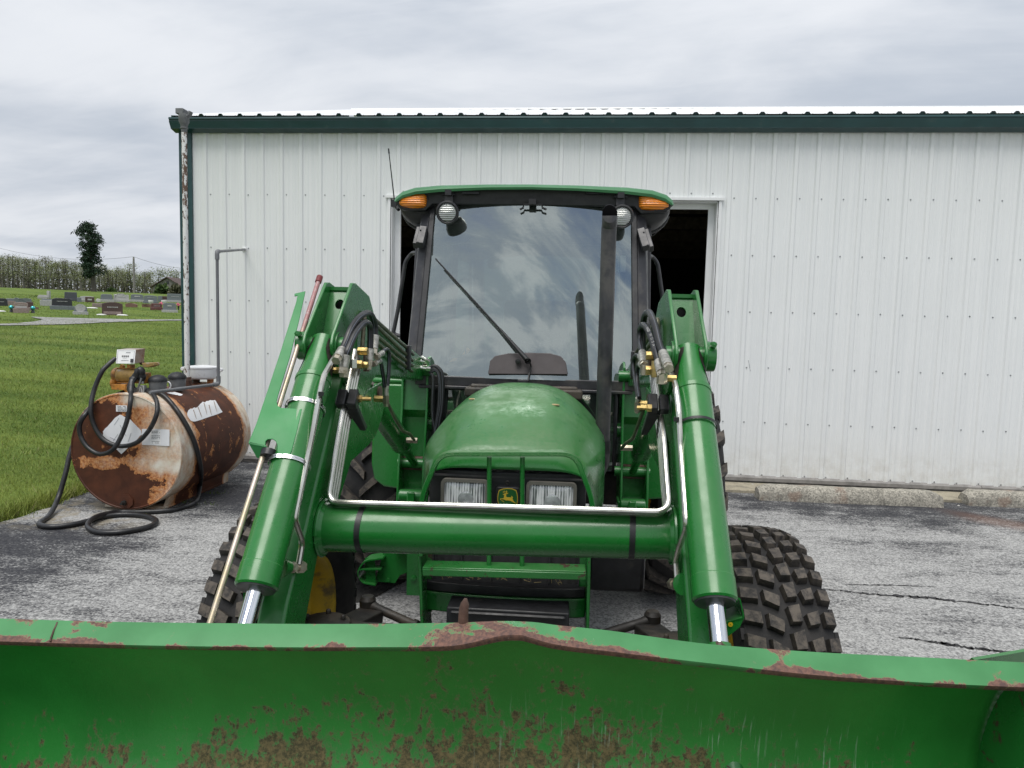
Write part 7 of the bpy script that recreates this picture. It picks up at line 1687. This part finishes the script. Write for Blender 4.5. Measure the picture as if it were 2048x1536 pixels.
# utility pole and wires
pp_ = far_pt(269, 125); D = (pp_-EYEP).dot(FWD); k = D/F_PX; hzp = 656-(1154-269)*.0249; Hp = EYE+(hzp-516)*k-pp_.z
up_ = empty('utility_pole', 'weathered utility pole standing left of the barn', 'pole', pp_)
b = MB(); b.tube([V(0, 0, -.3), V(0, 0, Hp)], [.19, .13], 10); b.build('post', M['pole'], up_)
b = MB(); b.lathe([(.06, 0), (.08, .06), (.05, .12)], (0, 0, Hp), 'Z', 8, True); b.lathe([(.06, 0), (.07, .06), (.05, .1)], (.15, -.15, Hp-.3), 'Z', 8, True); b.build('insulator', M['st_pale'], up_)
top_ = pp_+V(0, 0, Hp+.1)
for j, (e1, lab) in enumerate((((-30, 488), 'sagging utility wire running left from the pole'), ((395, 538), 'sagging utility wire running right from the pole to the barn side'))):
    q = sight(*e1); dst = 150 if j == 0 else 135; hd = math.hypot(q.x, q.y); e = EYEP+q*(dst/hd); P = []
    for t in np.linspace(0, 1, 16): v = top_.lerp(e, t); P.append(v-V(0, 0, (1.3 if j == 0 else .5)*4*t*(1-t)))
    b = MB(); b.tube(P, .022, 5); o = b.build('utility_wire', M['wire']); tag(o, lab, 'wire', 'utility wires')

# ------------------------------------------------------------------ grass blades
r = np.random.default_rng(12)
def blades(n, dmin, dmax, azl, azr, h, w):
    az = r.uniform(azl, azr, n); d = np.sqrt(r.uniform(dmin**2, dmax**2, n)); x = np.sin(az)*d; y = np.cos(az)*d
    edge = -4.62-0.05*np.sin(y*2.3)-0.04*np.sin(y*5.1+1)+.02*np.sin(y*17)
    keep = (x < edge+r.normal(0, .035, n)) & (d > 3); x, y = x[keep], y[keep]; n = len(x)
    z = gz(x, y); hh = h*r.uniform(.5, 1.4, n)*(1+.5*(r.random(n) < .04)); a = r.uniform(0, 6.28, n); lean = r.normal(0, .5, (n, 2))*hh[:, None]
    ww = w*r.uniform(.6, 1.3, n)
    dx_, dy_ = np.cos(a)*ww/2, np.sin(a)*ww/2
    A = np.stack([x-dx_, y-dy_, z-.006], 1); B = np.stack([x+dx_, y+dy_, z-.006], 1); T = np.stack([x+lean[:, 0], y+lean[:, 1], z+hh], 1)
    return np.stack([A, B, T], 1).reshape(-1, 3), np.repeat(r.uniform(0, 1, n), 3)
azl, azr = -(36.9+5.25+1.5)*math.pi/180, -25.0*math.pi/180
parts = [blades(52000, 5.6, 9.5, azl, azr, .045, .0065), blades(52000, 9.5, 17, azl, azr, .052, .011), blades(34000, 17, 32, azl, azr, .058, .02), blades(22000, 32, 60, azl, azr, .06, .035)]
# a taller unmown fringe round the tank and along the asphalt
n = 5200; yy = r.uniform(4.2, 7.7, n); xx = -4.64-np.abs(r.normal(0, .10, n)); hh = r.uniform(.05, .13, n); a = r.uniform(0, 6.28, n); ln = r.normal(0, .45, (n, 2))*hh[:, None]
A = np.stack([xx-np.cos(a)*.003, yy-np.sin(a)*.003, gz(xx, yy)], 1); B = np.stack([xx+np.cos(a)*.003, yy+np.sin(a)*.003, gz(xx, yy)], 1); T = np.stack([xx+ln[:, 0], yy+ln[:, 1], gz(xx, yy)+hh], 1)
parts.append((np.stack([A, B, T], 1).reshape(-1, 3), np.repeat(r.uniform(.2, 1, n), 3)))
v = np.concatenate([p[0] for p in parts]); ti = np.concatenate([p[1] for p in parts]); nf_ = len(v)//3
me = bpy.data.meshes.new('grass'); me.vertices.add(len(v)); me.vertices.foreach_set('co', v.astype('f').ravel()); me.loops.add(len(v)); me.loops.foreach_set('vertex_index', np.arange(len(v), dtype='i'))
me.polygons.add(nf_); me.polygons.foreach_set('loop_start', np.arange(0, len(v), 3, dtype='i')); me.polygons.foreach_set('loop_total', np.full(nf_, 3, 'i')); me.materials.append(M['blade']); me.update(calc_edges=True)
at = me.attributes.new('tint', 'FLOAT', 'POINT'); at.data.foreach_set('value', ti.astype('f'))
o = bpy.data.objects.new('grass', me); COL.objects.link(o); tag(o, 'short mown green grass of the cemetery lawn', 'grass', kind='stuff')
# weeds at the foot of the wall and under the tank
r2 = random.Random(6); b = MB()
for (cx_, cy_, n) in ((2.02, 7.76, 40), (2.25, 7.76, 26), (-3.55, 6.3, 30), (-3.45, 5.9, 26), (-3.7, 5.45, 20), (2.9, 7.76, 12)):
    for i in range(n):
        q = V(cx_+r2.gauss(0, .09), cy_+r2.gauss(0, .02), .0); a = r2.uniform(0, 6.28); l = r2.uniform(.015, .05); b.add([q+V(-.003, 0, 0), q+V(.003, 0, 0), q+V(math.cos(a)*l*.6, math.sin(a)*l*.6, l)], [(0, 1, 2)])
o = b.build('weeds', M['blade'], smooth=False, recalc=False); tag(o, 'small weeds in the joint at the foot of the wall', 'weeds', kind='stuff')
